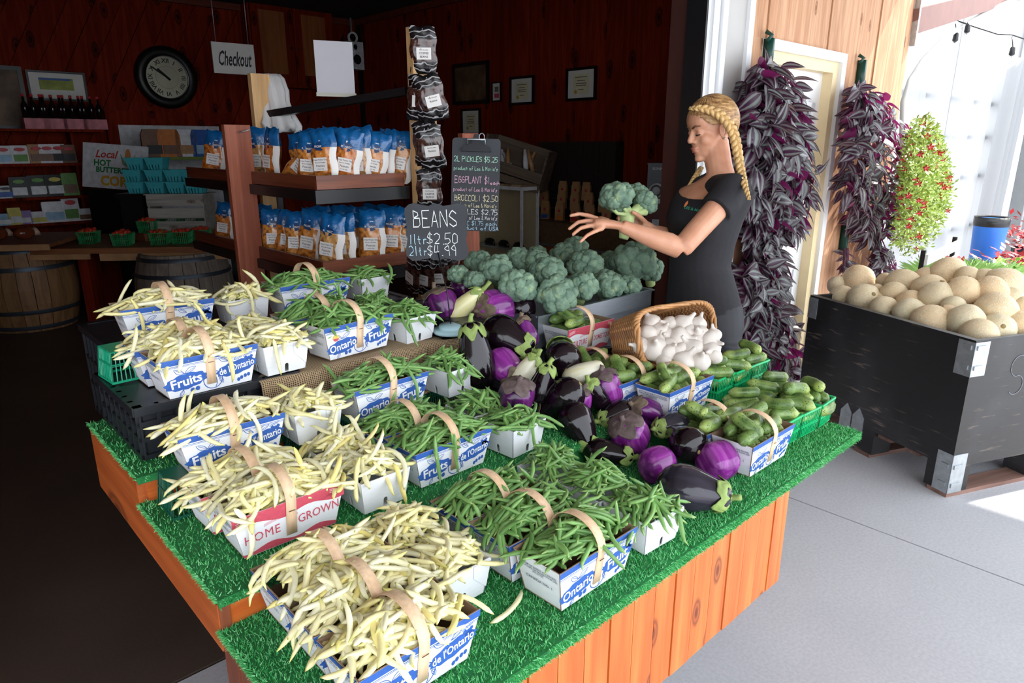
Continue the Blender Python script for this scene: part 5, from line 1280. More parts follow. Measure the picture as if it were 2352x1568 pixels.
# string of lamps
sl_ = thing('string_lights', 'black string of clear lamps below the brown beam', 'lights', atD(2192, 40, 6.2), 0); o3 = atD(2192, 40, 6.2)
P_ = [atD(x, y, 6.2)-o3 for x, y in ((2230,28),(2195,45),(2205,50),(2240,62),(2290,78),(2325,80),(2360,92))]
MB().smooth().tube(P_, .006, 6).build('wire', M_black, sl_)
M_bulb = NT('clear_bulb'); M_bulb.set(Base_Color=(.95,.95,.95), Roughness=.02); M_bulb.b.inputs['Transmission Weight'].default_value = .9; M_bulb = M_bulb.m
for x, y, y2 in ((2195,55,78), (2222,52,58), (2325,84,110)):
    b = atD(x, y2+8, 6.2)-o3; MB().smooth().tube([atD(x, y, 6.2)-o3, b+Vector((0,0,.03))], .004, 5).build('drop_wire', M_black, sl_); MB().smooth().lathe([(.012,.04),(.02,.03),(.024,-.02),(.022,-.03)], 12, Matrix.Translation(b)).build('socket', M_black, sl_)
    MB().smooth().lathe([(.014,-.03),(.026,-.06),(.028,-.08),(.016,-.105),(.002,-.11)], 12, Matrix.Translation(b)).build('bulb', M_bulb, sl_)
# ------------------------------------------------------------------ chalk strokes: glyphs on a 4 x 8 grid, baseline 2
GL = {'A':'02 28 42|14 34','B':'02 08 37 36 05 45 43 32 02','C':'47 28 17 03 12 42 ','E':'48 08 02 42|05 35','G':'47 28 17 03 22 43 45 25','I':'22 28','K':'08 02|47 05 42','L':'08 02 42','M':'02 08 24 48 42','N':'02 08 42 48','O':'28 07 03 22 43 47 28','P':'02 08 38 47 46 35 05','R':'02 08 38 46 35 05 42','S':'47 28 17 06 44 43 22 03','T':'08 48|28 22','U':'08 03 22 43 48',
'a':'45 25 14 13 22 43|46 43 42','c':'45 25 04 03 22 42','d':'48 42|45 25 04 03 22 43','e':'04 44 25 14 03 22 42','f':'47 38 27 22|15 35','h':'08 02|04 25 44 42','i':'22 25|27 27','l':'28 23 32','o':'25 04 03 22 43 44 25','p':'05 00|05 25 44 43 22 03','r':'15 12|14 25 35','s':'45 25 14 34 33 22 02','t':'27 23 32|15 35','u':'05 03 22 43|45 42',
'0':'28 07 03 22 43 47 28','1':'17 28 22','2':'07 28 47 45 02 42','4':'18 04 44|38 32','5':'48 08 05 35 44 43 22 02','7':'08 48 22','9':'45 25 06 17 38 46 42','$':'47 28 17 06 44 43 22 03|29 21','.':'22 32','&':'42 07 28 27 03 12 43',"'":'28 26','-':'05 45'}
def chalk(txt, h, mat, parent, loc, rot, w_=.0016, seed=0, sp=5.4, wob=.28, name='chalk_lettering'):
    rr = random.Random(seed+len(txt)); m = MB(); x = 0; k = h/6
    for ch in txt:
        if ch == ' ': x += 3.6; continue
        g = GL.get(ch)
        if g is None: x += 3; continue
        nar = .62 if ch in "Iil1.'" else 1.
        for st in g.strip().split('|'):
            pts = [((x+int(c[0])*nar+rr.uniform(-wob,wob))*k, (int(c[1])-2+rr.uniform(-wob,wob))*k) for c in st.split()]
            for a, b in zip(pts, pts[1:]):
                if abs(a[0]-b[0])+abs(a[1]-b[1]) < 1e-6: b = (a[0]+.2*k, a[1])
                d = Vector((b[0]-a[0], b[1]-a[1], 0)); l = d.length or 1e-6; n = Vector((-d.y, d.x, 0))/l*w_*rr.uniform(.4,.6); e = d/l*w_*.3
                A, B = Vector((a[0], a[1], 0))-e, Vector((b[0], b[1], 0))+e; m.add([A-n, B-n, B+n, A+n], [(0,1,2,3)])
        x += sp*nar if ch not in '.' else 3
    o = m.build(name, mat, parent, loc=loc); o.rotation_euler = rot; return o
FACE = (math.pi/2, 0, 0)      # lettering on a face towards -y
M_slate = pm('chalkboard', (50,53,58), .7, var=.22, vs=7)
CH = {k: pm('chalk_'+k, c, .95, var=.15, vs=400) for k, c in (('white', (232,234,236)), ('blue', (186,222,240)), ('mint', (176,226,196)), ('pink', (232,182,206)), ('cream', (232,222,180)))}
# price sign for the beans
bp = UZ(1035, 768, .94); bw = W(bp[0]+.02, bp[1]+.02, .94)
bs = thing('bean_sign', 'black chalkboard plaque reading BEANS on a thin rod with a pale blue foot', 'sign', bw, 0)
dd = depth(bw); k = dd/FPX
foot = MB().smooth().lathe([(.06,0),(.064,.006),(.062,.012),(.045,.014),(.043,.02),(.041,.027),(.01,.03)], 28); foot.build('foot', pm('pale_blue_paint', (164,196,204), .5, var=.06), bs)
def loc_(px, py, dep=None):
    p = atD(px, py, dep or dd); return p-bw
M_rod = pm('dark_iron', (38,38,42), .45, .6, var=.1)
c0 = loc_(1003, 533, dd)
MB().smooth().tube([(-.001,0,.02), loc_(1008, 680)*Vector((1,.0,1)) if False else Vector((-.012, -.0, .14)), Vector((c0.x, c0.y, c0.z-.06))], .0022, 6).build('rod', M_rod, bs)
sc_ = MB().smooth()
for sx in (-1, 1):
    sc_.tube([(c0.x+sx*(.004+.028*t/6), c0.y, c0.z-.092+.018*math.sin(t*.55)) for t in range(7)] + [(c0.x+sx*(.03+.012*math.cos(a)), c0.y, c0.z-.085+.012*math.sin(a)) for a in np.linspace(.5, 6.5, 14)], .0016, 5)
    sc_.tube([(c0.x+sx*(.014+.010*math.cos(a)), c0.y, c0.z-.112+.010*math.sin(a)) for a in np.linspace(2.5, 8.5, 14)], .0016, 5)
sc_.build('scrolls', M_rod, bs)
w2, h2 = 72*k, 66*k
out = []
for q in range(4):
    sx, sy = ((1,1),(-1,1),(-1,-1),(1,-1))[q]
    cor = [(w2*.97, h2*.12), (w2*.93, h2*.2), (w2*.95, h2*.34), (w2*1.0, h2*.62), (w2*.98, h2*.82), (w2*.86, h2*.95), (w2*.68, h2*1.0), (w2*.42, h2*.93), (w2*.22, h2*.90), (w2*.1, h2*.97)]
    seg = [(sx*a, sy*b) for a, b in cor]
    out += seg if q in (0, 2) else seg[::-1]
pl = MB().prism(out, -.006, .004, lambda a, b, h: (a, h, b)).build('plaque', M_slate, bs, loc=c0)
for txt, h, x, z, cm, s_ in (('BEANS', 38, -52, 12, 'white', 1), ('1ltr', 22, -62, -27, 'blue', 2), ('$2.50', 24, -22, -26, 'white', 3), ('2ltr', 22, -64, -53, 'blue', 4), ('$4.99', 24, -22, -53, 'white', 5)):
    o = chalk(txt, h*k, CH[cm], pl, (x*k, -.0075, z*k), FACE, .0034*1.0 if h > 30 else .0026, s_, 5.6)
    o.scale.x = {'BEANS': 99, '1ltr': 38, '$2.50': 70, '2ltr': 40, '$4.99': 66}[txt]*k/max(q.co.x for q in o.data.vertices)
# clipboard price list
cd = 2.88; cw = atD(1092, 425, cd); k2 = cd/FPX
cbd = thing('price_clipboard', 'grey chalk clipboard listing pickles, eggplant, broccoli and garlic prices', 'sign', cw, 0); cbd.rotation_euler = (R(-8), R(2), 0)
def rr_(w_, h_, r_, n=5):
    o = []
    for cx_, cz_, a0 in ((w_-r_, h_-r_, 0), (-w_+r_, h_-r_, 90), (-w_+r_, -h_+r_, 180), (w_-r_, -h_+r_, 270)):
        for i in range(n): a = R(a0+90*i/(n-1)); o.append((cx_+r_*math.cos(a), cz_+r_*math.sin(a)))
    return o
MB().prism(rr_(55*k2, 104*k2, 8*k2), -.003, .003, lambda a, b, h: (a, h, b)).build('board', M_slate, cbd)
cl = MB().smooth()
MB().prism([(-34*k2,74*k2),(34*k2,74*k2),(30*k2,84*k2),(10*k2,92*k2),(6*k2,112*k2),(-6*k2,112*k2),(-10*k2,92*k2),(-30*k2,84*k2)], -.02, -.004, lambda a, b, h: (a, h, b)).build('clip', M_rod, cbd)
cl.tube([(-20*k2,-.016,90*k2),(-20*k2,-.024,100*k2),(20*k2,-.024,100*k2),(20*k2,-.016,90*k2)], .004, 6)
cl.tube([(12*k2+6*k2*math.cos(a), -.02, 106*k2+8*k2*math.sin(a)) for a in np.linspace(0, 6.3, 14)], .002, 5); cl.build('clip_spring', M_steel, cbd)
for txt, h, x, z, cm in (('2L PICKLES $5.25', 13, -50, 52, 'mint'), ("product of Lee & Maria's", 9.5, -50, 33, 'mint'), ('EGGPLANT $1', 17, -47, 4, 'pink'), ('each', 10, 34, 2, 'pink'), ("product of Lee & Maria's", 9.5, -50, -14, 'pink'), ('BROCCOLI $2.50', 15, -47, -36, 'cream'), ("product of Lee & Maria's", 9.5, -50, -50, 'cream'), ('PICKLES $2.75', 13, -47, -66, 'white'), ("product of Lee & Maria's", 9.5, -48, -78, 'white'), ('GARLIC $1.75 each', 11, -48, -91, 'blue'), ('product of USA', 9.5, -44, -101.5, 'blue')):
    o = chalk(txt, h*k2*.88, CH[cm], cbd, (x*k2, -.0042, z*k2), FACE, .0021 if h > 12 else .0017, len(txt), 5.3); 
    wmax = max(q.co.x for q in o.data.vertices); lim = (100*k2 if txt != 'each' else 22*k2)
    if txt == 'EGGPLANT $1': lim = 78*k2
    o.scale.x = lim/wmax

# ------------------------------------------------------------------ snack rack
q = UV(atD(742, 612, 3.05)); uR, vR = q[0], q[1]
M_walnut = wood('walnut_stained_board', (92,44,28), (132,70,42), 'X', 10, .45, False, coat=.2, var=.1); M_redpost = wood('red_brown_post', (142,72,48), (170,94,66), 'Z', 16, .5, False, var=.08); M_natpost = wood('natural_post', (206,160,104), (226,184,130), 'Z', 8, .55, True, (140,90,50), var=.06)
zlo = atV(742, 602, vR)[2]; zup = atV(724, 404, vR)[2]; hb = zlo - atV(745, 632, vR)[2]; uE = atV(936, 590, vR)[0]
vE_lo = atU(452, 575, uR)[1]; vE_up = vE_lo+.05
rack = uthing('snack_rack', 'wooden post rack with two walnut trays on black shelves for snack bags', 'rack', uR, vR, 0)
Lu = uE-uR; Lv = vE_lo-vR
def tray(z, h):
    MB().box(0, Lu, 0, .018, z-h, z).build('tray_board', M_walnut, rack); MB().box(0, .018, .018, Lv, z-h, z).build('tray_board', wood('walnut_stained_side', (84,38,24), (120,60,36), 'Y', 10, .45, False, coat=.2, var=.1), rack)
    MB().box(.018, Lu, .018, Lv, z-h, z-h+.012).build('tray_bottom', M_walnut, rack)
    MB().box(-.015, Lu+.02, -.012, .0, z-h-.06, z-h-.002).box(-.015, 0, 0, Lv, z-h-.05, z-h-.002).box(0, Lu, 0, Lv, z-h-.03, z-h-.004).build('shelf_rail', M_black, rack)
tray(zlo, hb); tray(zup, hb)
def post(px, py, plane, top_px, wu, wv, mat, nm='post', zb=0.0):
    a = atV(px, py, plane); zt = atV(*top_px, plane)[2]; MB().box(a[0]-uR, a[0]-uR+wu, plane-vR, plane-vR+wv, zb, zt).build(nm, mat, rack); return a[0], zt
pu = atU(541, 655, uR-.14); 
vpost = pu[1]; zt = atV(514, 286, vpost)[2]; u0 = atV(514, 286, vpost)[0]
MB().box(u0-uR, u0-uR+.128, vpost-vR, vpost-vR+.036, 0, zt).build('red_post', M_redpost, rack)
MB().smooth().tube([(u0-uR+.06, vpost-vR-.02, zt-.035), (u0-uR+.085, vpost-vR-.03, zt-.03), (u0-uR+.105, vpost-vR-.045, zt-.022)], .003, 6).build('nail', M_steel, rack)
ut, ztall = post(945, 58, vR-.05, (945, 60), .125, .045, M_natpost, 'tall_post')
vclip = vR+.02; uc, zc_ = post(1062, 306, vclip, (1062, 306), .105, .036, M_redpost, 'red_post')
vbk = vR+.85; ub, zb_ = post(575, 168, vbk, (577, 168), .1, .04, M_natpost, 'rear_post')
zb1 = atV(935, 208, vR)[2]; zb2 = atV(603, 262, vbk)[2]
MB().bar((ut-uR+.02, .03, zb1), (ub-uR+.08, vbk-vR, zb2), .04, .035).build('top_rail', M_black, rack)
MB().bar((ub-uR+.09, vbk-vR, zb2), (ub-uR+.09, vbk-vR, 0.3), .03, .03).build('rear_upright', M_black, rack)
# acrylic sign holder and white cloth
c = atD(770, 160, 3.35); ah = thing('sign_holder', 'clear grey acrylic sheet holder standing on the black top rail', 'sign holder', atD(772, 222, 3.35), R(24)); ka = 3.35/FPX
M_acr = pm('smoky_acrylic', (150,146,152), .18, var=.04, vs=4, spec=.6)
MB().box(-42*ka, 44*ka, -.002, .002, 6*ka, 118*ka).build('sheet', M_acr, ah); MB().box(-44*ka, 46*ka, -.006, .010, 0, 8*ka).build('base', pm('clear_plastic_edge', (150,146,128), .2, var=0), ah)
kc = atV(640, 170, vbk); cl0 = W(*atV(625, 168, vbk-.05)); clo = thing('hanging_bags', 'bunch of white plastic bags hanging from the rear rack post', 'bags', cl0, 0)
p1, p2 = atD(612, 170, 3.6)-cl0, atD(648, 300, 3.6)-cl0
def clf(p, a): 
    t_ = p.z; c_ = p1.lerp(p2, t_); q_ = 1+.16*math.sin(8*a+t_*2)+.08*math.sin(15*a+1+t_*4); return (c_.x+p.x*q_*1.25, c_.y+p.y*q_*.6, c_.z+.012*math.sin(5*a)*(t_ > .8))
MB().smooth().lathe([(.05,0),(.062,.08),(.066,.3),(.058,.5),(.066,.72),(.082,.9),(.076,1.0)], 64, None, True, clf).build('bags', pm('white_film_bag', (214,212,210), .45, var=.06), clo)
# ------------------------------------------------------------------ snack bags
t = NT('orange_coated_nuts'); v = t.coord('Object'); vo = t.n('ShaderNodeTexVoronoi', i_Scale=72.); vo.feature = 'SMOOTH_F1'; t.l(v, vo.inputs[0]); oi = t.n('ShaderNodeObjectInfo')
cc = t.ramp(oi.outputs['Random'], [(0, L((206,116,40))), (.6, L((214,140,62))), (1, L((206,160,100)))]); sp = t.n('ShaderNodeSeparateColor'); t.l(vo.outputs['Color'], sp.inputs[0])
col = t.mix(cc, L((240,190,110)), t.ramp(sp.outputs[0], [(.5, (0,0,0)), (1, (.5,.5,.5))])); col = t.mix(col, L((110,52,16)), t.ramp(vo.outputs['Distance'], [(.42, (0,0,0)), (.62, (.8,.8,.8))]))
t.set(Base_Color=col, Roughness=.4); t.bump(vo.outputs['Distance'], -.8, .02); t.b.inputs['Coat Weight'].default_value = .8; t.b.inputs['Coat Roughness'].default_value = .12; M_nut = t.m
M_bblue = pm('blue_foil', (20,92,150), .25, var=.3, vs=30, bump=.5, bs=40, coat=.4, dist=.01); M_blab = pm('bag_label', (236,232,228), .5, var=.03); M_bk = pm('printed_black', (36,34,40), .6, var=0); M_logo = pm('navy_oval', (16,58,104), .4, var=0)
def pillow(w_, h_, d_, nu=12, nv=16, neck=.0, seed=0):
    rr = random.Random(seed); ph = [rr.uniform(0,6) for _ in range(6)]
    def fn(sg):
        def f(a, b):
            x = (a*2-1); y = b*2-1; t_ = max(0, (1-x*x))**.45*max(0, (1-abs(y)**3.2))**.7
            wr = .003*math.sin(9*x+ph[0]+5*y)+.002*math.sin(15*y+ph[1]+3*x)
            xs = x*w_/2*(1-.10*max(0, y-.5)*neck*4)+.004*math.sin(7*y+ph[2]); return (xs, sg*(d_/2*t_)+wr*(1-abs(x)**6), (b)*h_ + .004*math.sin(5*x+ph[3])*(b > .9))
        return f
    m = MB().smooth()
    for sg in (-1, 1):
        b0 = len(m.f); m.grid(nu, nv, fn(sg))
        for i in range(b0, len(m.f)):
            j = (i-b0)//(nu-1); fr_ = (j+.5)/(nv-1); x_ = (i-b0) % (nu-1)
            m.m[i] = 1 if fr_ > .66 else (0 if sg < 0 or True else 2)
            if sg < 0 and x_ >= nu-3 and fr_ < .66: m.m[i] = 2
    return m
BGW, BGH, BGD = .118, .222, .05
BAGM = [pillow(BGW, BGH, BGD, neck=.4, seed=s_).mesh('pouch', [M_nut, M_bblue, M_blab]) for s_ in range(4)]
_lab = MB().box(-.034, .028, -.0305, -.0295, .055, .108).mesh('label', M_blab); _stk = MB().box(-.010, .010, -.0195, -.0185, .165, .177).mesh('price_sticker', M_blab)
_oval = MB().prism(ell(-.004, .152, .028, .017, n=20, wob=.05, k=8), -.0245, -.0235, lambda a, b, h: (a, h, b)).mesh('logo_oval', M_logo)
def snack(label, p, yaw, lean, roll, k, full=True):
    r = thing('snack_bag', label, 'snack bag', p, 0, 'orange peanut snack bags'); r.rotation_euler = Euler((lean, roll, yaw), 'XYZ'); s9 = rg.uniform(1.02, 1.14); r.scale = (s9, 1.1, s9*rg.uniform(.97, 1.05))
    b = obj('pouch', BAGM[k % 4], r); l_ = obj('label', _lab, r); ov = obj('logo', _oval, r); obj('price_sticker', _stk, r)
    if full:
        for s_, z, sz in (('Crispy Potato Chip', .099, .0085), ('Bacon & Cheddar', .088, .0065), ('Peanuts', .075, .0125), ('Friandise  200g', .063, .005)):
            o = obj('lettering', text_mesh(s_, sz, M_bk, bold=.0001), l_); o.location = (-.003, -.0308, z); o.rotation_euler = FACE
        o = obj('lettering', text_mesh("PICARD'S", .0115, M_blab, bold=.0002), ov); o.location = (-.004, -.0248, .152); o.rotation_euler = FACE
    return r
UP = [(490,400,'u','far left, half behind the red-brown post'),(592,404,'u','right of the red-brown post'),(626,404,'u','second right of the post, side on'),(668,412,'u','tipped over at the tray corner'),(712,403,'u','fifth from the left, standing tall'),(748,405,'v','at the tray corner, label to the front'),(790,401,'v','first right of the corner'),(824,399,'v','second right of the corner'),(852,396,'v','third right of the corner'),(882,394,'v','fourth right of the corner'),(908,392,'v','next to the tall post'),(930,390,'v','half behind the tall post')]
LO = [(518,556,'u','left of the red-brown post, pale nuts'),(604,578,'u','right of the post'),(634,582,'u','second right of the post, with a blue bottom'),(660,588,'u','third right of the post'),(684,592,'u','fourth right of the post'),(708,596,'u','leaning left at the corner'),(752,600,'v','big one at the tray corner'),(792,597,'v','leaning right after the corner'),(856,592,'v','upright, facing straight out'),(902,590,'v','leaning beside the upright one'),(926,588,'v','behind the BEANS plaque')]
for rows, zb_t, nm in ((UP, zup-hb+.013, 'upper'), (LO, zlo-hb+.013, 'lower')):
    for i, (px, py, pl_, w_) in enumerate(rows):
        off = .075+.02*(i % 2)
        q = atU(px, py, uR+off) if pl_ == 'u' else atV(px, py, vR+off); q = (max(q[0], uR+.07), max(q[1], vR+.07))
        roll = rg.uniform(-.06, .22); yw = rg.uniform(-.35, .25)
        if 'tipped' in w_: roll = .75
        if 'straight' in w_: roll = .02; yw = .05
        if 'side on' in w_ or 'fourth right of the corner' in w_: yw = -.75
        snack('peanut snack bag in the %s tray, %s' % (nm, w_), W(q[0], q[1], zb_t), yw, rg.uniform(-.12, .02), roll, i)
    for i in range(9):
        a, b = ((.22+.09*(i % 4), .24+.12*(i//4)) if i < 8 else (.2, .55))
        snack('peanut snack bag in the rear rows of the %s tray' % nm, W(uR+.2+.11*(i % 4)*(Lu/.55), vR+.22+.14*(i//4), zb_t+.002), rg.uniform(-.5, .4), rg.uniform(-.1, .1), rg.uniform(-.15, .15), i, False)['group'] = 'snack bags in the rear rows of the %s tray' % nm
# ------------------------------------------------------------------ black sweet bags on the tall post
t = NT('black_swirl_foil'); v = t.coord('Object', (1,1,1)); wv = t.n('ShaderNodeTexWave', i_Scale=11., i_Distortion=16., i_Detail=2.0); wv.wave_type = 'RINGS'; t.l(v, wv.inputs[0])
t.set(Base_Color=t.ramp(wv.outputs['Fac'], [(.86, L((24,22,24))), (.93, L((170,168,170)))]), Roughness=.22); M_swirl = t.m
t = NT('chocolate_sweets'); v = t.coord('Object'); vo = t.n('ShaderNodeTexVoronoi', i_Scale=60.); vo.feature = 'SMOOTH_F1'; t.l(v, vo.inputs[0])
t.set(Base_Color=t.ramp(vo.outputs['Distance'], [(.2, L((86,52,42))), (.6, L((40,22,18)))]), Roughness=.25); t.bump(vo.outputs['Distance'], -.8, .02); t.b.inputs['Coat Weight'].default_value = .7; M_choc = t.m
def pillow2(w_, h_, d_, seed):
    m = pillow(w_, h_, d_, 12, 16, .2, seed)
    for i in range(len(m.m)):
        j = (i % (11*15))//11; f_ = (j+.5)/15; m.m[i] = 1 if (f_ > .72 or f_ < .24) else 0
    return m
CHM = [pillow2(.118, .20, .035, 20+s_).mesh('pouch', [M_choc, M_swirl]) for s_ in range(3)]
_clab = MB().box(-.03, .036, -.0215, -.0205, .062, .112).mesh('label', M_blab)
def sweet(label, px, pytop, dep, yaw, roll, k, words, sc=1.0):
    p = W(*atV(px, pytop, vR-.05-.035-(dT-dep))); r = thing('sweet_bag', label, 'sweet bag', p, 0, 'black chocolate sweet bags on the tall post'); r.rotation_euler = Euler((R(6), roll, yaw)); r.scale = (sc,)*3
    obj('pouch', CHM[k % 3], r, loc=(0,0,-.20)); l_ = obj('label', _clab, r, loc=(0,0,-.20))
    for i, s_ in enumerate(words):
        o = obj('lettering', text_mesh(s_, .0125 if len(s_) < 8 else .006, M_bk, bold=.0002), l_); o.location = (.003, -.0217, .102-.0145*i); o.rotation_euler = FACE
    MB().smooth().tube([(0,.03,-.012),(0,-.012,-.012)], .003, 6).build('peg', M_steel, r)
dT = depth(W(uE, vR-.05, 1.5)) - .05
CB_ = ('Dark Chocolate', 'COFFEE', 'BEANS'); RB_ = ('Dark Chocolate', 'Raisins')
sweet('black bag of chocolate coffee beans at the top of the tall post', 970, 60, dT, R(4), 0, 0, CB_)
sweet('black sweet bag at the back of the second cluster on the tall post', 966, 172, dT-.01, R(-10), R(6), 1, RB_); sweet('black sweet bag in the middle of the second cluster on the tall post', 974, 172, dT-.035, R(-4), R(-6), 2, RB_); sweet('black sweet bag at the front of the second cluster, swung right', 978, 172, dT-.06, R(4), R(-14), 0, RB_)
sweet('black sweet bag at the back of the third cluster on the tall post', 972, 278, dT-.01, R(-8), R(-4), 1, RB_); sweet('black bag of chocolate raisins at the front of the third cluster', 982, 288, dT-.04, R(6), R(-7), 2, RB_)
sweet('black bag of chocolate coffee beans above the BEANS plaque', 984, 388, dT-.03, R(2), 0, 1, CB_)
for i, (x, y, rl) in enumerate(((950,585,18),(976,588,8),(1000,585,-4),(1022,580,-12))):
    sweet('black sweet bag below the BEANS plaque, %s of four' % ('leftmost', 'second', 'third', 'rightmost')[i], x, y, dT-.12+.03*i, R(-50+18*i), R(rl), i, RB_)
# ------------------------------------------------------------------ person
def remesh(mb, voxel, name, mat, smooth=4, parent=None):
    o = mb.build('tmp', mat); r = o.modifiers.new('r', 'REMESH'); r.mode = 'VOXEL'; r.voxel_size = voxel
    s_ = o.modifiers.new('s', 'SMOOTH'); s_.factor = .5; s_.iterations = smooth
    dg = bpy.context.evaluated_depsgraph_get(); me = bpy.data.meshes.new_from_object(o.evaluated_get(dg)); old = o.data; bpy.data.objects.remove(o); bpy.data.meshes.remove(old)
    me.name = name; me.materials.clear(); me.materials.append(mat); me.polygons.foreach_set('use_smooth', [True]*len(me.polygons)); return me
t = NT('skin'); v = t.coord('Object'); n = t.n('ShaderNodeTexNoise', i_Scale=14., i_Detail=3.); t.l(v, n.inputs[0])
t.set(Base_Color=t.ramp(n.outputs['Fac'], [(.3, L((196,138,108))), (.7, L((214,158,128)))]), Roughness=.42); t.b.inputs['Subsurface Weight'].default_value = .25; t.b.inputs['Subsurface Radius'].default_value = (1., .35, .2); t.b.inputs['Subsurface Scale'].default_value = .012; M_skin = t.m
M_shirt = pm('black_cotton', (28,27,32), .8, var=.12, vs=20, bump=.25, bs=26, dist=.01); M_legg = pm('charcoal_legging', (40,40,46), .7, var=.1, vs=10)
t = NT('blond_hair'); v = t.coord('Object'); n = t.n('ShaderNodeTexNoise', i_Scale=1., i_Detail=3.); mp = t.coord('Object', (30,30,140)); t.l(mp, n.inputs[0]); n2 = t.n('ShaderNodeTexNoise', i_Scale=150., i_Detail=2.); t.l(v, n2.inputs[0])
t.set(Base_Color=t.ramp(n.outputs['Fac'], [(.3, L((116,80,50))), (.5, L((168,126,80))), (.7, L((206,170,116)))]), Roughness=.42); t.bump(n2.outputs['Fac'], .5, .004); M_hair = t.m
M_braid = pm('blond_braid', (204,166,108), .42, var=.3, vs=60, bump=.6, bs=180, stretch=(1,1,.3))
foot_ = atD(1620, 760, 2.62*1.075); PB = Vector((foot_.x, foot_.y, 0))
per = thing('person', 'person in a black t-shirt with blond braids, reaching over the broccoli', 'person', PB, 0)
KD = 1.075
def J(px, py, d): return atD(px, py, d*KD) - PB
TF = Vector((-.80, -.60, 0)).normalized(); TL = Vector((0,0,1)).cross(TF)     # torso forward, her left
def ring(c, hw, hd, tilt=0., n=28, inf=0.):
    o = []
    for i in range(n):
        a = 2*math.pi*i/n; x, y = math.cos(a)*(hw+inf), math.sin(a)*(hd+inf); o.append(c + TL*x + TF*y - Vector((0,0,1))*(tilt*y/(hd+inf)))
    return o
def loft(m, rings):
    n = len(rings[0]); vs = [p for r_ in rings for p in r_]; fs = []
    for j in range(len(rings)-1):
        for i in range(n): a = j*n+i; b = j*n+(i+1) % n; fs.append((a, b, b+n, a+n))
    fs.append(tuple(range(n))[::-1]); fs.append(tuple(range((len(rings)-1)*n, len(rings)*n))); m.add(vs, fs)
TR = [((1616,790,2.60),.150,.105,0), ((1616,735,2.60),.168,.120,0), ((1616,700,2.60),.162,.120,0), ((1612,655,2.60),.140,.106,0), ((1607,605,2.59),.120,.092,0), ((1612,555,2.58),.130,.100,0), ((1617,500,2.57),.152,.124,0), ((1630,462,2.57),.165,.105,0), ((1642,436,2.57),.165,.080,0), ((1650,418,2.57),.100,.062,0), ((1655,402,2.57),.058,.056,0)]
body = MB().smooth()
loft(body, [ring(J(*c), a, b, t_) for c, a, b, t_ in TR])
HC = J(1634, 296, 2.57)                                # head centre
body.tube([J(1658,425,2.57), J(1652,385,2.57), HC+Vector((.018,.0,-.055))], [.062,.052,.055], 16)
# head in local axes: X forward, Y her left, Z up
hf = Vector((-.93, -.30, -.27)).normalized(); hl = Vector((0,0,1)).cross(hf).normalized(); hu = hf.cross(hl); HM = Matrix((hf, hl, hu)).transposed().to_4x4(); HM.translation = HC
def el(c, r_, nu=20, nv=14): body.sphere(c, r_, nu, nv, HM)
el((-.012,0,.028), (.098,.073,.092)); el((.030,0,-.030), (.062,.060,.082)); el((.044,0,-.072), (.042,.045,.038)); el((.074,0,-.098), (.020,.022,.017))
el((.052,0,.045), (.042,.060,.052)); el((.074,0,.022), (.016,.044,.010))
for s_ in (-1, 1):
    el((.052, s_*.036, -.026), (.030,.024,.030)); el((.074, s_*.030, .004), (.013,.015,.0105)); el((.020, s_*.045, -.075), (.035,.018,.022))
    el((.089, s_*.011, -.028), (.011,.009,.008))
body.tube([HM @ Vector(p) for p in ((.083,0,.022), (.094,0,.002), (.106,0,-.020), (.103,0,-.029))], [.0075,.0085,.011,.009], 10)
el((.091,0,-.053), (.010,.022,.006)); el((.089,0,-.064), (.010,.019,.0065)); el((.080,0,-.079), (.010,.02,.009)); el((.084,0,-.043), (.009,.014,.012))
ears = MB().smooth()
for s_ in (-1, 1):
    P_ = [(-.002+.015*math.cos(a)-.006*math.sin(a)*.3, s_*(.079+.007*(1-abs(math.sin(a*.5)))), -.006+.029*math.sin(a)) for a in np.linspace(-1.6, 3.9, 14)]
    body.tube([HM @ Vector(p) for p in P_], [.0072]*13+[.006], 8); el((-.002, s_*.074, -.010), (.012,.007,.022)); el((.002, s_*.078, -.034), (.009,.0075,.010))
# near (left) arm
shn, elb, wri = J(1682,440,2.46), J(1562,572,2.40), J(1428,519,2.36)
body.tube([J(1664,436,2.52), shn, shn.lerp(elb,.35), shn.lerp(elb,.7), elb+Vector((.012,0,.012)), elb], [.045,.050,.047,.044,.041,.036], 16)
body.tube([elb, elb.lerp(wri,.2)+Vector((0,0,.004)), elb.lerp(wri,.5), elb.lerp(wri,.8), wri], [.038,.042,.037,.028,.0245], 16)
body.tube([wri, J(1405,515,2.36), J(1380,512,2.36), J(1364,512,2.36)], [.0245,.027,.031,.027], 14, flat=.62)
body.sphere(J(1372,508,2.365), (.02,.02,.012)); body.sphere(J(1376,524,2.345), (.022,.018,.013))
def finger(pts, r0, r1):
    n = len(pts); body.tube(pts, [r0+(r1-r0)*i/(n-1) for i in range(n)], 9); body.sphere(pts[-1], r1*.98, 9, 6)
finger([J(1374,503,2.40), J(1352,495,2.40), J(1330,491,2.40), J(1311,495,2.39)], .0100, .0072)
finger([J(1370,508,2.375), J(1347,507,2.37), J(1328,510,2.365), J(1308,525,2.36)], .0104, .0074)
finger([J(1370,516,2.352), J(1350,519,2.345), J(1333,524,2.34), J(1316,538,2.335)], .0100, .0071)
finger([J(1378,526,2.335), J(1362,533,2.325), J(1349,540,2.32), J(1333,555,2.315)], .0092, .0065)
finger([J(1398,508,2.395), J(1380,502,2.42), J(1362,505,2.435), J(1348,512,2.43)], .0115, .0080)
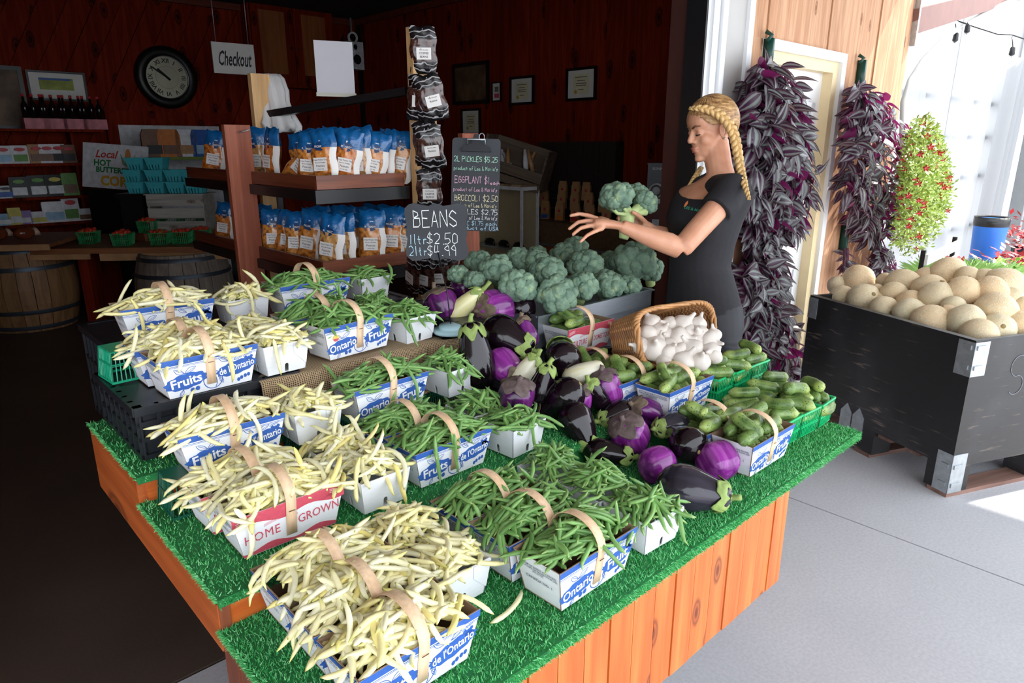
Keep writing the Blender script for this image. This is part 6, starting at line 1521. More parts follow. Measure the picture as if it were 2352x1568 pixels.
# far (right) arm and the hand round the stalk
shf, elf, wrf = J(1608,440,2.72), J(1592,556,2.74), J(1503,530,2.60)
body.tube([J(1622,436,2.66), shf, shf.lerp(elf,.5), elf], [.058,.056,.046,.038], 14)
body.tube([elf, elf.lerp(wrf,.25), elf.lerp(wrf,.6), wrf], [.038,.040,.033,.024], 14)
body.tube([wrf, J(1488,521,2.57), J(1470,512,2.555)], [.024,.026,.026], 12, flat=.8)
SK = J(1442,508,2.52)
finger([J(1482,510,2.545), J(1472,500,2.515), J(1462,492,2.495), J(1453,487,2.485)], .0115, .0085)
for k, dz in enumerate((-.030, -.012, .006, .022)):
    b0 = J(1466,512,2.565)+Vector((0,0,-dz)); finger([b0, SK+Vector((.012,.048,-dz)), SK+Vector((-.022,.040,-dz)), SK+Vector((-.038,.016,-dz-.002)), SK+Vector((-.036,.000,-dz-.004))], .0095, .0072)
# legs
legs = []
for s_ in (-1, 1):
    hip = J(1616,770,2.60)+TL*(s_*.085); kn = Vector((hip.x+TF.x*.02, hip.y+TF.y*.02, .48)); an_ = Vector((hip.x-TF.x*.03, hip.y-TF.y*.03, .09)); legs.append((hip, kn, an_))
    body.tube([hip, hip.lerp(kn,.5), kn, kn.lerp(an_,.35), an_, an_-Vector((0,0,.05))], [.088,.074,.054,.055,.036,.036], 14); body.sphere(an_+TF*.07-Vector((0,0,.055)), (.12,.05,.035), 12, 8)
obj('body', remesh(body, .0045, 'body', M_skin, 3), per)
# shirt and leggings
sh = MB().smooth()
loft(sh, [ring(J(*c), a, b, t_, inf=.010) for c, a, b, t_ in [((1616,708,2.60),.160,.119,0), ((1612,655,2.60),.140,.106,0), ((1607,605,2.59),.121,.094,0), ((1612,555,2.58),.131,.102,0), ((1617,502,2.57),.152,.125,0), ((1629,468,2.57),.165,.112,.0), ((1641,442,2.57),.170,.088,.012), ((1649,420,2.57),.125,.074,.034), ((1653,409,2.57),.095,.07,.046)]])
for a, b in ((shn, elb), (shf, elf)):
    d_ = (b-a).normalized(); c0_ = J(1650,440,2.56) if a is shn else J(1625,440,2.62)
    sh.tube([c0_, a, a+d_*.05, a+d_*.105], [.070,.073,.068,.065], 18)
shm = remesh(sh, .006, 't_shirt', M_shirt, 5); sho = obj('t_shirt', shm, per)
lg = MB().smooth(); loft(lg, [ring(J(*c), a, b, t_, inf=.006) for c, a, b, t_ in [TR[0], TR[1], TR[2], ((1613,668,2.60),.146,.110,0)]])
for hip, kn, an_ in legs: lg.tube([hip, hip.lerp(kn,.5), kn, kn.lerp(an_,.35), an_], [.095,.081,.061,.062,.043], 14)
obj('leggings', remesh(lg, .008, 'leggings', M_legg, 4), per)
for hip, kn, an_ in legs: MB().smooth().sphere(an_+TF*.06-Vector((0,0,.048)), (.135,.06,.042), 14, 8).build('shoe', M_black, per)
# hair: cap following the skull, then the braids
hc = MB().smooth()
def hair(a, b):
    th = a*2*math.pi; c_ = math.cos(th); ph = b*math.pi*(.475-.17*c_+.09*c_*c_-.06*max(0, c_)**2+.10*math.exp(-((c_-.45)/.33)**2))
    r_ = 1.0+.02*math.sin(th*34+ph*3)*(b**.5)
    x, y, z = math.sin(ph)*math.cos(th), math.sin(ph)*math.sin(th), math.cos(ph)
    return HM @ Vector((-.012+.105*r_*x, .0805*r_*y, .026+.101*r_*z))
hc.grid(110, 26, hair, True); ho = hc.build('hair', M_hair, per); ho.modifiers.new('t', 'SOLIDIFY').thickness = .006
def braid(pts, rads, turns, name='braid'):
    pts = [Vector(p) for p in pts]; n = 96; P_ = []; 
    L_ = [0]
    for a, b in zip(pts, pts[1:]): L_.append(L_[-1]+(b-a).length)
    def at(s_): 
        return Vector([float(np.interp(s_, L_, [p[i] for p in pts])) for i in range(3)])
    def smooth_at(s_): h = L_[-1]*.06; return (at(max(0, s_-h))+at(s_)*2+at(min(L_[-1], s_+h)))/4
    m = MB().smooth()
    for k in range(3):
        Q = []; rr_2 = []
        for i in range(n+1):
            s_ = L_[-1]*i/n; c = smooth_at(s_); tg = (smooth_at(min(L_[-1], s_+.004))-smooth_at(max(0, s_-.004))).normalized()
            side = tg.cross(CAMT).normalized(); w_ = float(np.interp(i/n, np.linspace(0, 1, len(rads)), rads)); ph = 2*math.pi*(turns*i/n+k/3)
            Q.append(c + side*(w_*.62*math.sin(ph)) + CAMT*(w_*.42*math.sin(2*ph))); rr_2.append(w_*.52)
        m.tube(Q, rr_2, 8)
    return m.build(name, M_braid, per)
braid([J(1578,250,2.485), J(1602,246,2.46), J(1635,252,2.455), J(1664,270,2.455), J(1684,300,2.47), J(1692,332,2.475), J(1696,364,2.475), J(1703,398,2.46), J(1712,430,2.40), J(1722,462,2.36)], [.006,.014,.018,.019,.019,.018,.016,.014,.010,.006], 8)
braid([J(1612,382,2.66), J(1600,402,2.66), J(1585,428,2.64), J(1566,452,2.60), J(1558,472,2.58)], [.010,.012,.011,.009,.004], 5)
# face details
M_brow = pm('brown_brow', (104,70,48), .7, var=.1); M_lip = pm('lip', (176,96,92), .4, var=.08); M_lash = pm('dark_lash', (40,28,24), .6, var=0); M_eye = pm('eye_white', (216,210,206), .2, var=0)
for s_ in (1, -1):
    MB().smooth().tube([HM @ Vector(p) for p in ((.0905,s_*.012,.026),(.0895,s_*.028,.033),(.076,s_*.047,.031))], [.0030,.0040,.0020], 6).build('eyebrow', M_brow, per)
    MB().smooth().tube([HM @ Vector(p) for p in ((.085,s_*.018,-.001),(.0890,s_*.030,-.0035),(.081,s_*.043,-.001))], [.0016,.0030,.0016], 6).build('eyelashes', M_lash, per)
MB().smooth().tube([HM @ Vector(p) for p in ((.085,-.021,-.058),(.0985,-.006,-.0525),(.0985,.006,-.0525),(.085,.021,-.058))], [.002,.0052,.0052,.002], 8).build('upper_lip', M_lip, per)
MB().smooth().tube([HM @ Vector(p) for p in ((.084,-.019,-.061),(.0965,0,-.0645),(.084,.019,-.061))], [.002,.0062,.002], 8).build('lower_lip', M_lip, per)
er = HM @ Vector((.006, .091, -.036)); MB().smooth().sphere(er, .0045, 10, 6).build('earring', pm('silver_stud', (210,206,206), .15, .9, var=0), per)
for s_ in (1, -1):
    e_ = MB().smooth(); e_.tube([HM @ Vector((.004+.014*math.cos(a)-.004*math.sin(a), s_*(.084+.004*math.cos(a*.7)), -.004+.026*math.sin(a)+.004*math.cos(a))) for a in np.linspace(-1.9, 4.0, 18)], [.004]+[.0048]*16+[.003], 8)
    e_.sphere((.002, s_*.080, -.006), (.010,.006,.020), 12, 8, HM); e_.sphere((.004, s_*.083, -.030), (.0075,.006,.010), 10, 7, HM); e_.tube([HM @ Vector(p) for p in ((-.004,s_*.086,.012),(.006,s_*.087,.006),(.008,s_*.087,-.012))], .003, 6); e_.build('ear', M_skin, per)
# chest lettering, found on the shirt itself
from mathutils.bvhtree import BVHTree
bv = BVHTree.FromPolygons([v_.co for v_ in shm.vertices], [tuple(p_.vertices) for p_ in shm.polygons])
cam0 = Vector((0,0,CAMH)) - PB
def on_shirt(px, py):
    h = bv.ray_cast(cam0, ray(px, py).normalized()); return (h[0], h[1]) if h[0] is not None else (J(px,py,2.45), CAMT)
a0, n0 = on_shirt(1600, 484); a1, _ = on_shirt(1612, 487)
xd = (a1-a0).normalized(); nn = (n0-xd*n0.dot(xd)).normalized(); yd = nn.cross(xd); RM = Matrix((xd, yd, nn)).transposed()
o = obj('chest_lettering', text_mesh("LEE & MARIA'S", .017, pm('green_thread', (48,140,110), .7, var=0), bold=.0002), per); o.location = a0+nn*.006; o.rotation_euler = RM.to_euler()
a2, n2_ = on_shirt(1577, 470); o = MB().prism([(-.004,-.014),(.004,-.012),(.006,.004),(.001,.016),(-.005,.004)], 0, .001).build('chest_emblem', pm('orange_thread', (206,120,72), .7, var=0), per); o.location = a2+n2_*.004; o.rotation_euler = RM.to_euler()
# ------------------------------------------------------------------ the broccoli in the hand
hbr = thing('broccoli_head', 'broccoli with two crowns and a cut stalk, held up in the hand', 'broccoli', atD(1442,508,2.52*KD), 0)
z0 = atD(1442,508,2.52*KD); M_st2 = pm('pale_stalk', (186,204,140), .55, var=.15, vs=30)
obj('crown', BRO[0], hbr, M=place(atD(1418,458,2.50*KD)-z0, axes((-.35,-.25,1)), 42*2.5*KD/FPX)); obj('crown', BRO[2], hbr, M=place(atD(1478,468,2.55*KD)-z0, axes((.75,.1,.7)), 33*2.55*KD/FPX)); obj('crown', BRO[1], hbr, M=place(atD(1462,450,2.60*KD)-z0, axes((.2,.3,1)), 28*2.6*KD/FPX))
q = lambda x, y, d=2.52: atD(x, y, d*KD)-z0
MB().smooth().tube([q(1432,548), q(1438,525), q(1440,505), q(1437,488), q(1424,470)], [.018,.028,.030,.028,.034], 12).tube([q(1444,500), q(1456,486), q(1470,474,2.54)], [.022,.018,.024], 10).tube([q(1448,492), q(1464,488), q(1484,486,2.53)], [.014,.011,.016], 8).build('stalk', M_st2, hbr)
for a, b, c in (((1438,492),(1418,490),(1402,474)), ((1440,488),(1432,474),(1428,462))): MB().smooth().tube([q(*a,2.49), q(*b,2.48), q(*c,2.48)], [.008,.007,.010], 7).build('branchlet', M_st2, hbr)
# ------------------------------------------------------------------ inside the shop
M_frame = pm('black_frame', (18,16,16), .4, var=.05); M_paper = pm('paper', (226,224,216), .7, var=.05); M_paper2 = pm('cream_paper', (224,218,180), .7, var=.08); M_print = pm('print_grey', (120,116,104), .7, var=0)
def wall_pic(label, px, py, wpx, hpx, wall, kind, fr_=.03):
    if wall == 'b': q = atV(px, py, VB-.03); r = uthing('framed_print', label, 'picture', q[0], VB-.03, q[2]); dep = depth(W(*q)); fx = .74
    else: q = atU(px, py, UR-.03); r = uthing('framed_print', label, 'picture', UR-.03, q[1], q[2], -math.pi/2); dep = depth(W(*q)); fx = .70
    w_, h_ = wpx*dep/FPX/fx/2, hpx*dep/FPX/2
    MB().box(-w_, w_, -.02, 0, h_-fr_, h_).box(-w_, w_, -.02, 0, -h_, -h_+fr_).box(-w_, -w_+fr_, -.02, 0, -h_+fr_, h_-fr_).box(w_-fr_, w_, -.02, 0, -h_+fr_, h_-fr_).build('frame', M_frame, r)
    a, b = w_-fr_, h_-fr_
    if kind == 'cert':
        MB().box(-a, a, -.008, -.002, -b, b).build('mount', M_paper, r); MB().box(-a*.6, a*.6, -.010, -.008, -b*.72, b*.72).build('certificate', M_paper2, r)
        for z, w2_ in ((.5,.45),(.25,.3),(.05,.4),(-.1,.38),(-.4,.2)): MB().box(-a*w2_, a*w2_, -.0112, -.010, b*z-.004, b*z+.004).build('print_line', M_print, r)
        MB().prism(ell(-a*.4, -b*.55, .018, .018, n=14), -.0114, -.010, lambda x, z, h: (x, h, z)).build('seal', pm('gold_seal', (190,160,80), .4, var=.1), r)
    elif kind == 'photo': MB().box(-a, a, -.008, -.002, -b, b).build('photograph', pm('sepia_photo', (96,74,54), .6, var=.7, vs=6), r)
    elif kind == 'small': MB().box(-a, a, -.008, -.002, -b, b).build('card', M_paper, r); MB().box(-a*.6, a*.6, -.0095, -.008, -b*.7, -b*.2).build('red_bar', M_red, r); MB().box(-a*.5, a*.5, -.0095, -.008, 0, b*.6).build('grey_bar', M_print, r)
    else:
        MB().box(-a, a, -.008, -.002, -b, b).build('mount', M_paper, r); MB().box(-a*.66, a*.6, -.0095, -.008, -b*.3, b*.62).build('painting', pm('green_field_print', (150,160,70), .6, var=.4, vs=9), r); MB().box(-a*.66, a*.5, -.011, -.0095, b*.45, b*.6).build('blue_strip', M_blue, r)
    return r
wall_pic('bright framed farm print on the back wall left of the clock', 132, 198, 86, 64, 'b', 'farm', .02)
wall_pic('large dark sepia photograph on the right-hand wall', 1082, 192, 90, 90, 'r', 'photo', .04); wall_pic('small framed card with a red bar beside the sepia photograph', 1142, 211, 22, 42, 'r', 'small', .012)
wall_pic('framed certificate in the middle of the right-hand wall', 1200, 208, 56, 62, 'r', 'cert', .025); wall_pic('framed certificate with a gold seal nearest the doorway', 1336, 193, 64, 72, 'r', 'cert', .025); wall_pic('framed certificate low on the wall above the price clipboard', 1083, 280, 48, 58, 'r', 'cert', .025)
wall_pic('dark framed menu board at the left picture edge', 12, 225, 60, 140, 'b', 'photo', .04)
# clock
q = atV(383, 178, VB-.04); ck = uthing('wall_clock', 'large round wall clock with a wide black rim', 'clock', q[0], VB-.03, q[2]); RX = Matrix.Rotation(math.pi/2, 4, 'X'); rc = .335
MB().smooth().lathe([(rc*.66,.0),(rc*.66,.04),(rc*.7,.055),(rc*.85,.06),(rc*.97,.04),(rc,.0)], 48, RX).build('rim', M_frame, ck); MB().lathe([(.001,.02),(rc*.68,.02)], 40, RX, False).build('dial', pm('ivory_dial', (206,204,178), .5, var=.08), ck)
MB().smooth().lathe([(rc*.655,.03),(rc*.665,.045),(rc*.68,.045)], 40, RX, False).build('bezel', M_steel, ck)
MB().lathe([(rc*.36,.021),(rc*.355,.023)], 40, RX, False).build('inner_ring', M_print, ck)
for k_, s_ in enumerate(('XII','I','II','III','IIII','V','VI','VII','VIII','IX','X','XI')):
    a = -k_*math.pi/6; o = obj('numeral', text_mesh(s_, .065, M_frame, bold=.001), ck); o.location = (rc*.52*math.sin(-a), -.024, rc*.52*math.cos(a)); o.rotation_euler = (math.pi/2, a*-1*-1, 0) if False else (Matrix.Rotation(math.pi/2, 3, 'X') @ Matrix.Rotation(a, 3, 'Z')).to_euler()
for ang, ln, w_ in ((R(-56), rc*.56, .016), (R(-48), rc*.38, .024)):
    d = Vector((math.sin(ang), 0, math.cos(ang))); MB().bar(Vector((0,-.028,0))-d*.04, Vector((0,-.028,0))+d*ln, w_, .004, (0,1,0)).build('hand', M_frame, ck)
# hanging checkout sign
c = atD(537, 135, 6.6); cs_ = thing('checkout_sign', 'white hanging board with the word Checkout in black script', 'sign', c, R(38)); kk = 6.6/FPX
MB().box(-47*kk, 47*kk, -.01, .01, -33*kk, 33*kk).build('board', M_paper, cs_)
o = obj('lettering', text_mesh('Checkout', 25*kk, M_bk, bold=.002, shear=.35), cs_); o.location = (0, -.0115, -2*kk); o.rotation_euler = FACE; o.scale = (.74, 1.75, 1)
for x in (-36, 36): MB().smooth().tube([(x*kk,0,33*kk),(x*kk,0,3.1-c.z)], .004, 5).build('cord', M_steel, cs_)
# shelves on the left, with goods
sh_ = uthing('wall_shelves', 'dark wooden shelves on the back wall at the left', 'shelf', .9, VB-.2, 0)
SHZ = [atV(120, y, VB-.2)[2] for y in (297, 374, 449, 508)]; ends = [atV(x, 380, VB-.2)[0]-.9 for x in (240, 180, 195, 226)]
for z, e in zip(SHZ, ends): MB().box(-1.1, e, -.19, .19, z-.025, z).build('shelf_board', M_inwood, sh_)
MB().box(-1.1, -1.07, -.19, .19, 0, SHZ[0]).build('upright', M_inwood, sh_); MB().box(ends[1]-.03, ends[1], -.02, .19, 0, SHZ[0]).build('upright', M_inwood, sh_)
def pack(label, px, py, wpx, hpx, mats, shelf, name='packet', cat='packet', lab=None):
    q = atV(px, py, VB-.30); z = SHZ[shelf]+.001 if shelf is not None else q[2]-hpx*.5*depth(W(*q))/FPX; dep = depth(W(*q)); w_, h_ = wpx*dep/FPX/.75/2, hpx*dep/FPX
    r = uthing(name, label, cat, q[0], VB-.30, z, rg.uniform(-.15,.15)); d_ = .05
    MB().prism([(-w_,0),(w_,0),(w_*.96,h_*.92),(w_*.9,h_),(-w_*.9,h_),(-w_*.96,h_*.92)], -d_, d_, lambda a, b, h: (a, h*(1-.6*b/h_), b)).build('pouch', mats[0], r)
    MB().box(-w_*.75, w_*.75, -d_-.004, -d_+.03, h_*.12, h_*.5).build('label', mats[1], r)
    if len(mats) > 2: MB().prism(ell(0, h_*.78, w_*.6, h_*.1, n=14), -d_-.002, -d_*.35, lambda a, b, h: (a, h, b)).build('badge', mats[2], r)
    return r
C = {k_: pm('goods_'+k_, c_, .45, var=.15, vs=20) for k_, c_ in (('white',(224,226,230)),('red',(196,44,56)),('brown',(120,84,62)),('black',(30,30,34)),('green',(96,150,60)),('yellow',(212,200,96)),('lilac',(150,120,180)),('blue',(40,90,170)),('kraft',(176,132,88)),('orange',(206,120,50)),('sky',(150,190,220)))}
for i, (x, y, w_, h_, sh2, ms, wd2) in enumerate(((6,356,26,40,1,('white','sky','red'),'white packet at the picture edge on the second shelf'),(44,356,26,40,1,('white','green','red'),'second white packet on the second shelf'),(82,352,24,42,1,('kraft','brown','red'),'first tan pouch with a red badge'),(107,352,24,42,1,('white','brown','red'),'second pouch with a red badge'),(132,352,24,42,1,('white','black','red'),'third pouch with a red badge'),(156,352,22,40,1,('brown','black','red'),'last pouch with a red badge'),(10,432,28,28,2,('white','blue','black'),'white box low on the third shelf'),(42,424,28,46,2,('black','white','green'),'first black pouch with a green badge'),(85,424,30,48,2,('black','white','green'),'second black pouch with a green badge'),(124,424,30,48,2,('black','white','yellow'),'third black pouch with a yellow badge'),(160,424,24,50,2,('green','brown','green'),'green pouch at the end of the third shelf'),(8,494,24,26,3,('sky','white'),'pale blue box on the lowest shelf'),(31,488,20,38,3,('yellow','white'),'yellow box on the lowest shelf'),(58,492,18,30,3,('lilac','white'),'lilac box on the lowest shelf'),(88,494,28,26,3,('white','yellow'),'low cream carton on the lowest shelf'),(124,484,36,46,3,('white','sky'),'large white carton on the lowest shelf'),(162,482,26,54,3,('white','green','red'),'tall stack of white cartons on the lowest shelf'),(200,494,34,26,3,('white','brown'),'small white carton at the end of the lowest shelf'))):
    pack(wd2+' on the left wall', x, y, w_, h_, [C[k_] for k_ in ms], sh2)
for i in range(4):
    x = 83+i*44; q = atV(x, 286, VB-.28); k_ = depth(W(*q))/FPX
    r = uthing('bottle_case', 'pink cardboard bottle case on the top shelf, %s of four' % ('leftmost','second','third','rightmost')[i], 'case', q[0], VB-.28, SHZ[0]+.001); MB().box(-.108, .108, -.09, .09, 0, .10).build('carton', pm('pink_carton', (196,120,130), .6, var=.3, vs=10), r)
    for j in range(3):
        b = uthing('bottle', 'dark bottle standing in the pink cases on the top shelf', 'bottle', q[0]-.07+.07*j, VB-.28, SHZ[0]+.103, 0, 'bottles in the pink cases'); MB().smooth().lathe([(.03,0),(.032,.1),(.028,.13),(.012,.16),(.012,.2)], 10).build('glass', pm('dark_bottle', (30,16,16), .12, var=.1), b); MB().smooth().lathe([(.014,.2),(.014,.225),(.01,.226)], 8).build('cap', C['red'], b)
# doorway with a white panel and pouches
q = atV(395, 330, VB-.03); dw = uthing('notice_panel', 'white panel in a red wooden surround on the back wall', 'panel', q[0], VB-.03, q[2]); MB().box(-.55, .55, -.02, 0, -1.6, .2).build('panel', C['white'], dw); MB().box(-.66, -.55, -.06, 0, -1.7, .35).box(.55, .66, -.06, 0, -1.7, .35).box(-.55, .55, -.06, 0, .2, .35).build('surround', M_inwood, dw)
q0 = atV(410, 360, VB-.7); gs = uthing('snack_shelf', 'green-edged shelf of pouches in front of the white panel', 'shelf', q0[0], VB-.7, q0[2]); MB().box(-.5, .5, -.12, .12, -.03, 0).build('board', pm('lime_edge', (110,130,40), .5), gs); MB().box(-.5,-.47,-.1,.1,-q0[2],-.03).box(.47,.5,-.1,.1,-q0[2],-.03).build('legs', M_black, gs)
for x, ms, wd2 in ((352,('brown','black'),'dark brown'),(388,('orange','brown'),'orange'),(425,('white','kraft'),'white and tan'),(462,('blue','sky'),'blue')):
    q = atV(x, 330, VB-.72); r = uthing('snack_pouch', wd2+' pouch on the green-edged shelf', 'pouch', q[0], VB-.72, q0[2]+.001); MB().prism([(-.11,0),(.11,0),(.115,.22),(.09,.28),(-.09,.28),(-.115,.22)], -.04, .04, lambda a, b, h: (a, h*(1-.7*b/.28), b)).build('pouch', C[ms[0]], r); MB().box(-.07, .07, -.045, -.01, .03, .12).build('label', C[ms[1]], r)
# corn sign
dcs = 6.7; c = atD(265, 383, dcs); kk = dcs/FPX; cn_ = thing('corn_sign', 'white sign reading Local hot buttered corn with a corn cob', 'sign', c, R(-4)); cn_.rotation_euler = (R(-10), R(4), R(-4))
MB().box(-77*kk, 77*kk, -.006, .006, -50*kk, 50*kk).build('board', C['white'], cn_)
for s_, x, z, sz, m_, kw in (('Local', -22, 26, 24, pm('sign_red', (206,60,50), .6, var=0), dict(shear=.3, bold=.002)), ('HOT', -30, 6, 19, pm('sign_green', (30,130,70), .6, var=0), dict(bold=.003)), ('BUTTERED', -4, -9, 17, MATS['sign_green'], dict(bold=.003)), ('CORN', 10, -34, 30, pm('sign_yellow', (220,170,40), .6, var=0), dict(bold=.005))):
    o = obj('lettering', text_mesh(s_, sz*kk, m_, **kw), cn_); o.location = (x*kk, -.008, z*kk); o.rotation_euler = FACE
MB().prism(ell(30*kk, 22*kk, 7*kk, 20*kk, n=18), -.009, -.006, lambda a, b, h: (a, h, b)).build('corn_cob', pm('cob_orange', (206,140,80), .6, var=.1), cn_)
for s_ in (-1, 1): MB().prism([(30*kk+s_*x*kk, z*kk) for x, z in ((2,2),(12,6),(18,30),(9,16))], -.0095, -.006, lambda a, b, h: (a, h, b)).build('husk', pm('husk_green', (110,160,130), .6, var=.1), cn_)
bt = thing('black_stand', 'black stand under the corn sign', 'stand', Vector((c.x, c.y+.08, 0)), R(-4)); MB().box(-.34, .34, -.15, .15, c.z-52*kk-.03, c.z-51*kk).build('top', M_black, bt); MB().box(-.3, .3, -.12, .12, 0, c.z-52*kk-.03).build('body', M_black, bt)
# barrels and tables
M_oak = wood('barrel_oak', (120,84,52), (142,104,68), 'Z', 9, .6, False, var=.18); M_oakg = wood('grey_barrel_oak', (112,100,90), (136,124,112), 'Z', 9, .7, False, var=.2); M_hoop = pm('iron_hoop', (70,78,88), .45, .6, var=.15)
def barrel(label, px, py, dep, h, r0, mat):
    c = atD(px, py, dep); r = thing('barrel', label, 'barrel', Vector((c.x, c.y, 0)), 0); n = 22; prf = lambda t_: r0*(.84+.16*math.sin(math.pi*t_))
    for i in range(n):
        a0, a1 = 2*math.pi*i/n+.006, 2*math.pi*(i+1)/n-.006; m = MB()
        vs = []; 
        for j in range(7):
            t_ = j/6
            for a in (a0, a1):
                for q_ in (0, -.02): R_ = prf(t_)+q_; vs.append((R_*math.cos(a), R_*math.sin(a), t_*h))
        fs = []
        for j in range(6): b = j*4; fs += [(b, b+2, b+6, b+4), (b+1, b+5, b+7, b+3), (b, b+4, b+5, b+1), (b+2, b+3, b+7, b+6)]
        fs += [(0,1,3,2), (24,26,27,25)]; m.add(vs, fs).build('stave', mat, r)
    for t_ in (.05, .24, .74, .94): MB().smooth().lathe([(prf(t_-.025)+.003, (t_-.025)*h), (prf(t_)+.006, t_*h), (prf(t_+.025)+.003, (t_+.025)*h)], 36, cap=False).build('hoop', M_hoop, r)
    MB().lathe([(.001,h-.03),(prf(1)-.01,h-.03)], 24, cap=False).build('head', mat, r); return c
c1 = barrel('oak wine barrel with iron hoops at the left picture edge', 62, 640, 6.0, .735, .39, M_oak)
c2 = barrel('grey oak barrel behind the bean baskets carrying the berry table', 425, 640, 6.0, .66, .40, M_oakg)
M_slab = wood('live_edge_slab', (120,72,44), (146,92,58), 'X', 10, .5, True, var=.1); M_slabe = pm('pale_slab_edge', (170,128,88), .7, var=.2)
t1 = thing('slab_table', 'wooden slab table top on the oak barrel at the left', 'table', Vector((c1.x, c1.y, .736)), R(10)); MB().box(-.62, .42, -.42, .42, 0, .03).build('slab', M_slab, t1); MB().box(-.62, .42, -.44, -.42, -.02, .028).build('edge', M_slabe, t1)
t2 = thing('slab_table', 'dark wooden table top holding the berry baskets', 'table', Vector((c2.x-.35, c2.y+.36, .662)), R(6)); MB().box(-.85, .95, -.52, .5, 0, .045).build('slab', M_slab, t2); MB().box(-.3, .85, -.54, -.52, -.06, .0).box(-.85, -.38, -.54, -.52, -.045, .0).build('edge', M_slabe, t2); MB().box(-.6,-.52,-.3,.3,-.662,0).build('trestle', M_inwood, t2)
for i, x in enumerate((12, 60, 115, 160)):
    q = atD(x, 527, 6.35); z = .768; r = thing('bread_loaf', 'glossy wrapped brown loaf on the left slab table, %s of four' % ('first','second','third','fourth')[i], 'bread', Vector((q.x, c1.y-.2+.07*(i % 2), z)), R(70)); MB().smooth().sphere((0,0,.06), (.085,.06,.055), 16, 10).build('loaf', pm('glazed_crust', (110,52,28), .2, var=.3, vs=12), r); MB().smooth().lathe([(.02,.0),(.045,.03)], 8, Matrix.Translation((.075,0,.05)) @ Matrix.Rotation(R(70), 4, 'Y')).build('bag_end', pm('clear_wrap', (190,160,140), .15, var=.1), r)
# berry baskets
M_straw = pm('strawberry_red', (206,52,32), .3, var=.25, vs=120, bump=.4, bs=400); _str = MB().smooth().mat(0).lathe([(.002,-.022),(.010,-.016),(.016,-.002),(.0155,.008),(.009,.014),(.002,.015)], 10).mat(1)
for k_ in range(5): a = k_*1.257; _str.add([(0,0,.0155),(.008*math.cos(a-.4),.008*math.sin(a-.4),.017),(.015*math.cos(a),.015*math.sin(a),.013),(.008*math.cos(a+.4),.008*math.sin(a+.4),.017)], [(0,1,2,3)])
_str = _str.mesh('strawberry', [M_straw, C['green']])
_bl, _br = lattice(.075, .064, .10, 9, .003); _bl = _bl.mesh('lattice', M_gbg := pm('berry_basket_green', (34,150,84), .4, var=.05)); _br = _br.mesh('rim', M_gbg)
zt2 = .708
BB = [(205,545,0,'front row, far left'),(283,549,0,'front row, second'),(368,547,0,'front row, third'),(418,545,0,'front row, fourth'),(462,540,0,'front row, right end'),(341,520,.07,'back row, left'),(394,512,.07,'back row, second'),(438,510,.07,'back row, third'),(483,506,.07,'back row, right end'),(262,512,.0,'back row, far left in shadow')]
pa, pb2 = Pz(341,520,zt2+.12), Pz(483,506,zt2+.12); pm_ = (pa+pb2)/2; rs = thing('riser_board', 'low dark board under the rear berry baskets', 'board', Vector((pm_.x, pm_.y, zt2)), math.atan2(pb2.y-pa.y, pb2.x-pa.x)); MB().box(-(pb2-pa).length/2-.09, (pb2-pa).length/2+.09, -.075, .085, 0, .068).build('board', M_slab, rs)
for px, py, dz, wd2 in BB:
    p = Pz(px, py, zt2+dz+.05); p.z = zt2+dz+.001; r = thing('berry_basket', 'green lattice basket of strawberries, '+wd2, 'basket', p, R(8), 'berry baskets'); obj('lattice', _bl, r); obj('rim', _br, r)
    for j in range(13):
        a = j*2.4; q = .018*math.sqrt(j); o = obj('strawberry', _str); o.matrix_world = place(p+Vector((q*math.cos(a), q*math.sin(a), .098+.012*(1-q/.07)+rg.uniform(0,.01))), Euler((rg.uniform(0,6), rg.uniform(0,6), 0)).to_matrix(), rg.uniform(.95, 1.2)); tag(o, 'ripe strawberry in the berry basket, '+wd2, 'strawberry', 'strawberries, '+wd2)
# pale wooden crate with teal pint boxes
q = atD(418, 478, 6.35); wc = thing('wooden_crate', 'whitewashed wooden crate under the teal pint boxes', 'crate', Vector((q.x, q.y, zt2+.07)), R(4)); M_wash = wood('whitewashed_slat', (150,146,138), (176,172,164), 'X', 8, .8, True, (90,70,50), var=.1); hz = atD(418, 445, 6.35).z-(zt2+.07)
for z0, z1 in ((0, hz*.28), (hz*.36, hz*.64), (hz*.7, hz)): MB().box(-.25, .25, -.14, -.125, z0, z1).build('slat', M_wash, wc)
for x in (-.25, .235): MB().box(x, x+.015, -.125, .14, 0, hz).build('end_panel', M_wash, wc)
MB().box(-.27, .27, -.14, .14, hz, hz+.01).build('lid', M_wash, wc)
M_teal = pm('teal_pulp', (60,170,180), .8, var=.1, vs=30, bump=.3, bs=100)
pb = MB()
for k_ in range(4):
    Rk = Matrix.Rotation(k_*math.pi/2, 4, 'Z'); f = lambda a, b, h, Rk=Rk: Rk @ Vector((a*(.062+.02*b/.1), -(.062+.02*b/.1)-h, b)); pts = [(-1,0)]
    for i in range(4): x = -.7+i*.4; pts += [(x-.06,0),(x-.06,.045),(x+.06,.045),(x+.06,0)]
    pb.prism(pts+[(1,0),(1,.1),(-1,.1)], -.003, 0, f)
pb.box(-.062,.062,-.062,.062,.046,.049); pb.mesh; pbm = pb.mesh('pulp_shell', M_teal); prim = MB()
for k_ in range(4): Rk = Matrix.Rotation(k_*math.pi/2, 4, 'Z'); prim.bar(Rk @ Vector((-.085,-.083,.1)), Rk @ Vector((.085,-.083,.1)), .008, .008)
prim = prim.mesh('rim', M_teal)
ztop = zt2+.07+hz+.011; base = atD(330, 470, 6.35)
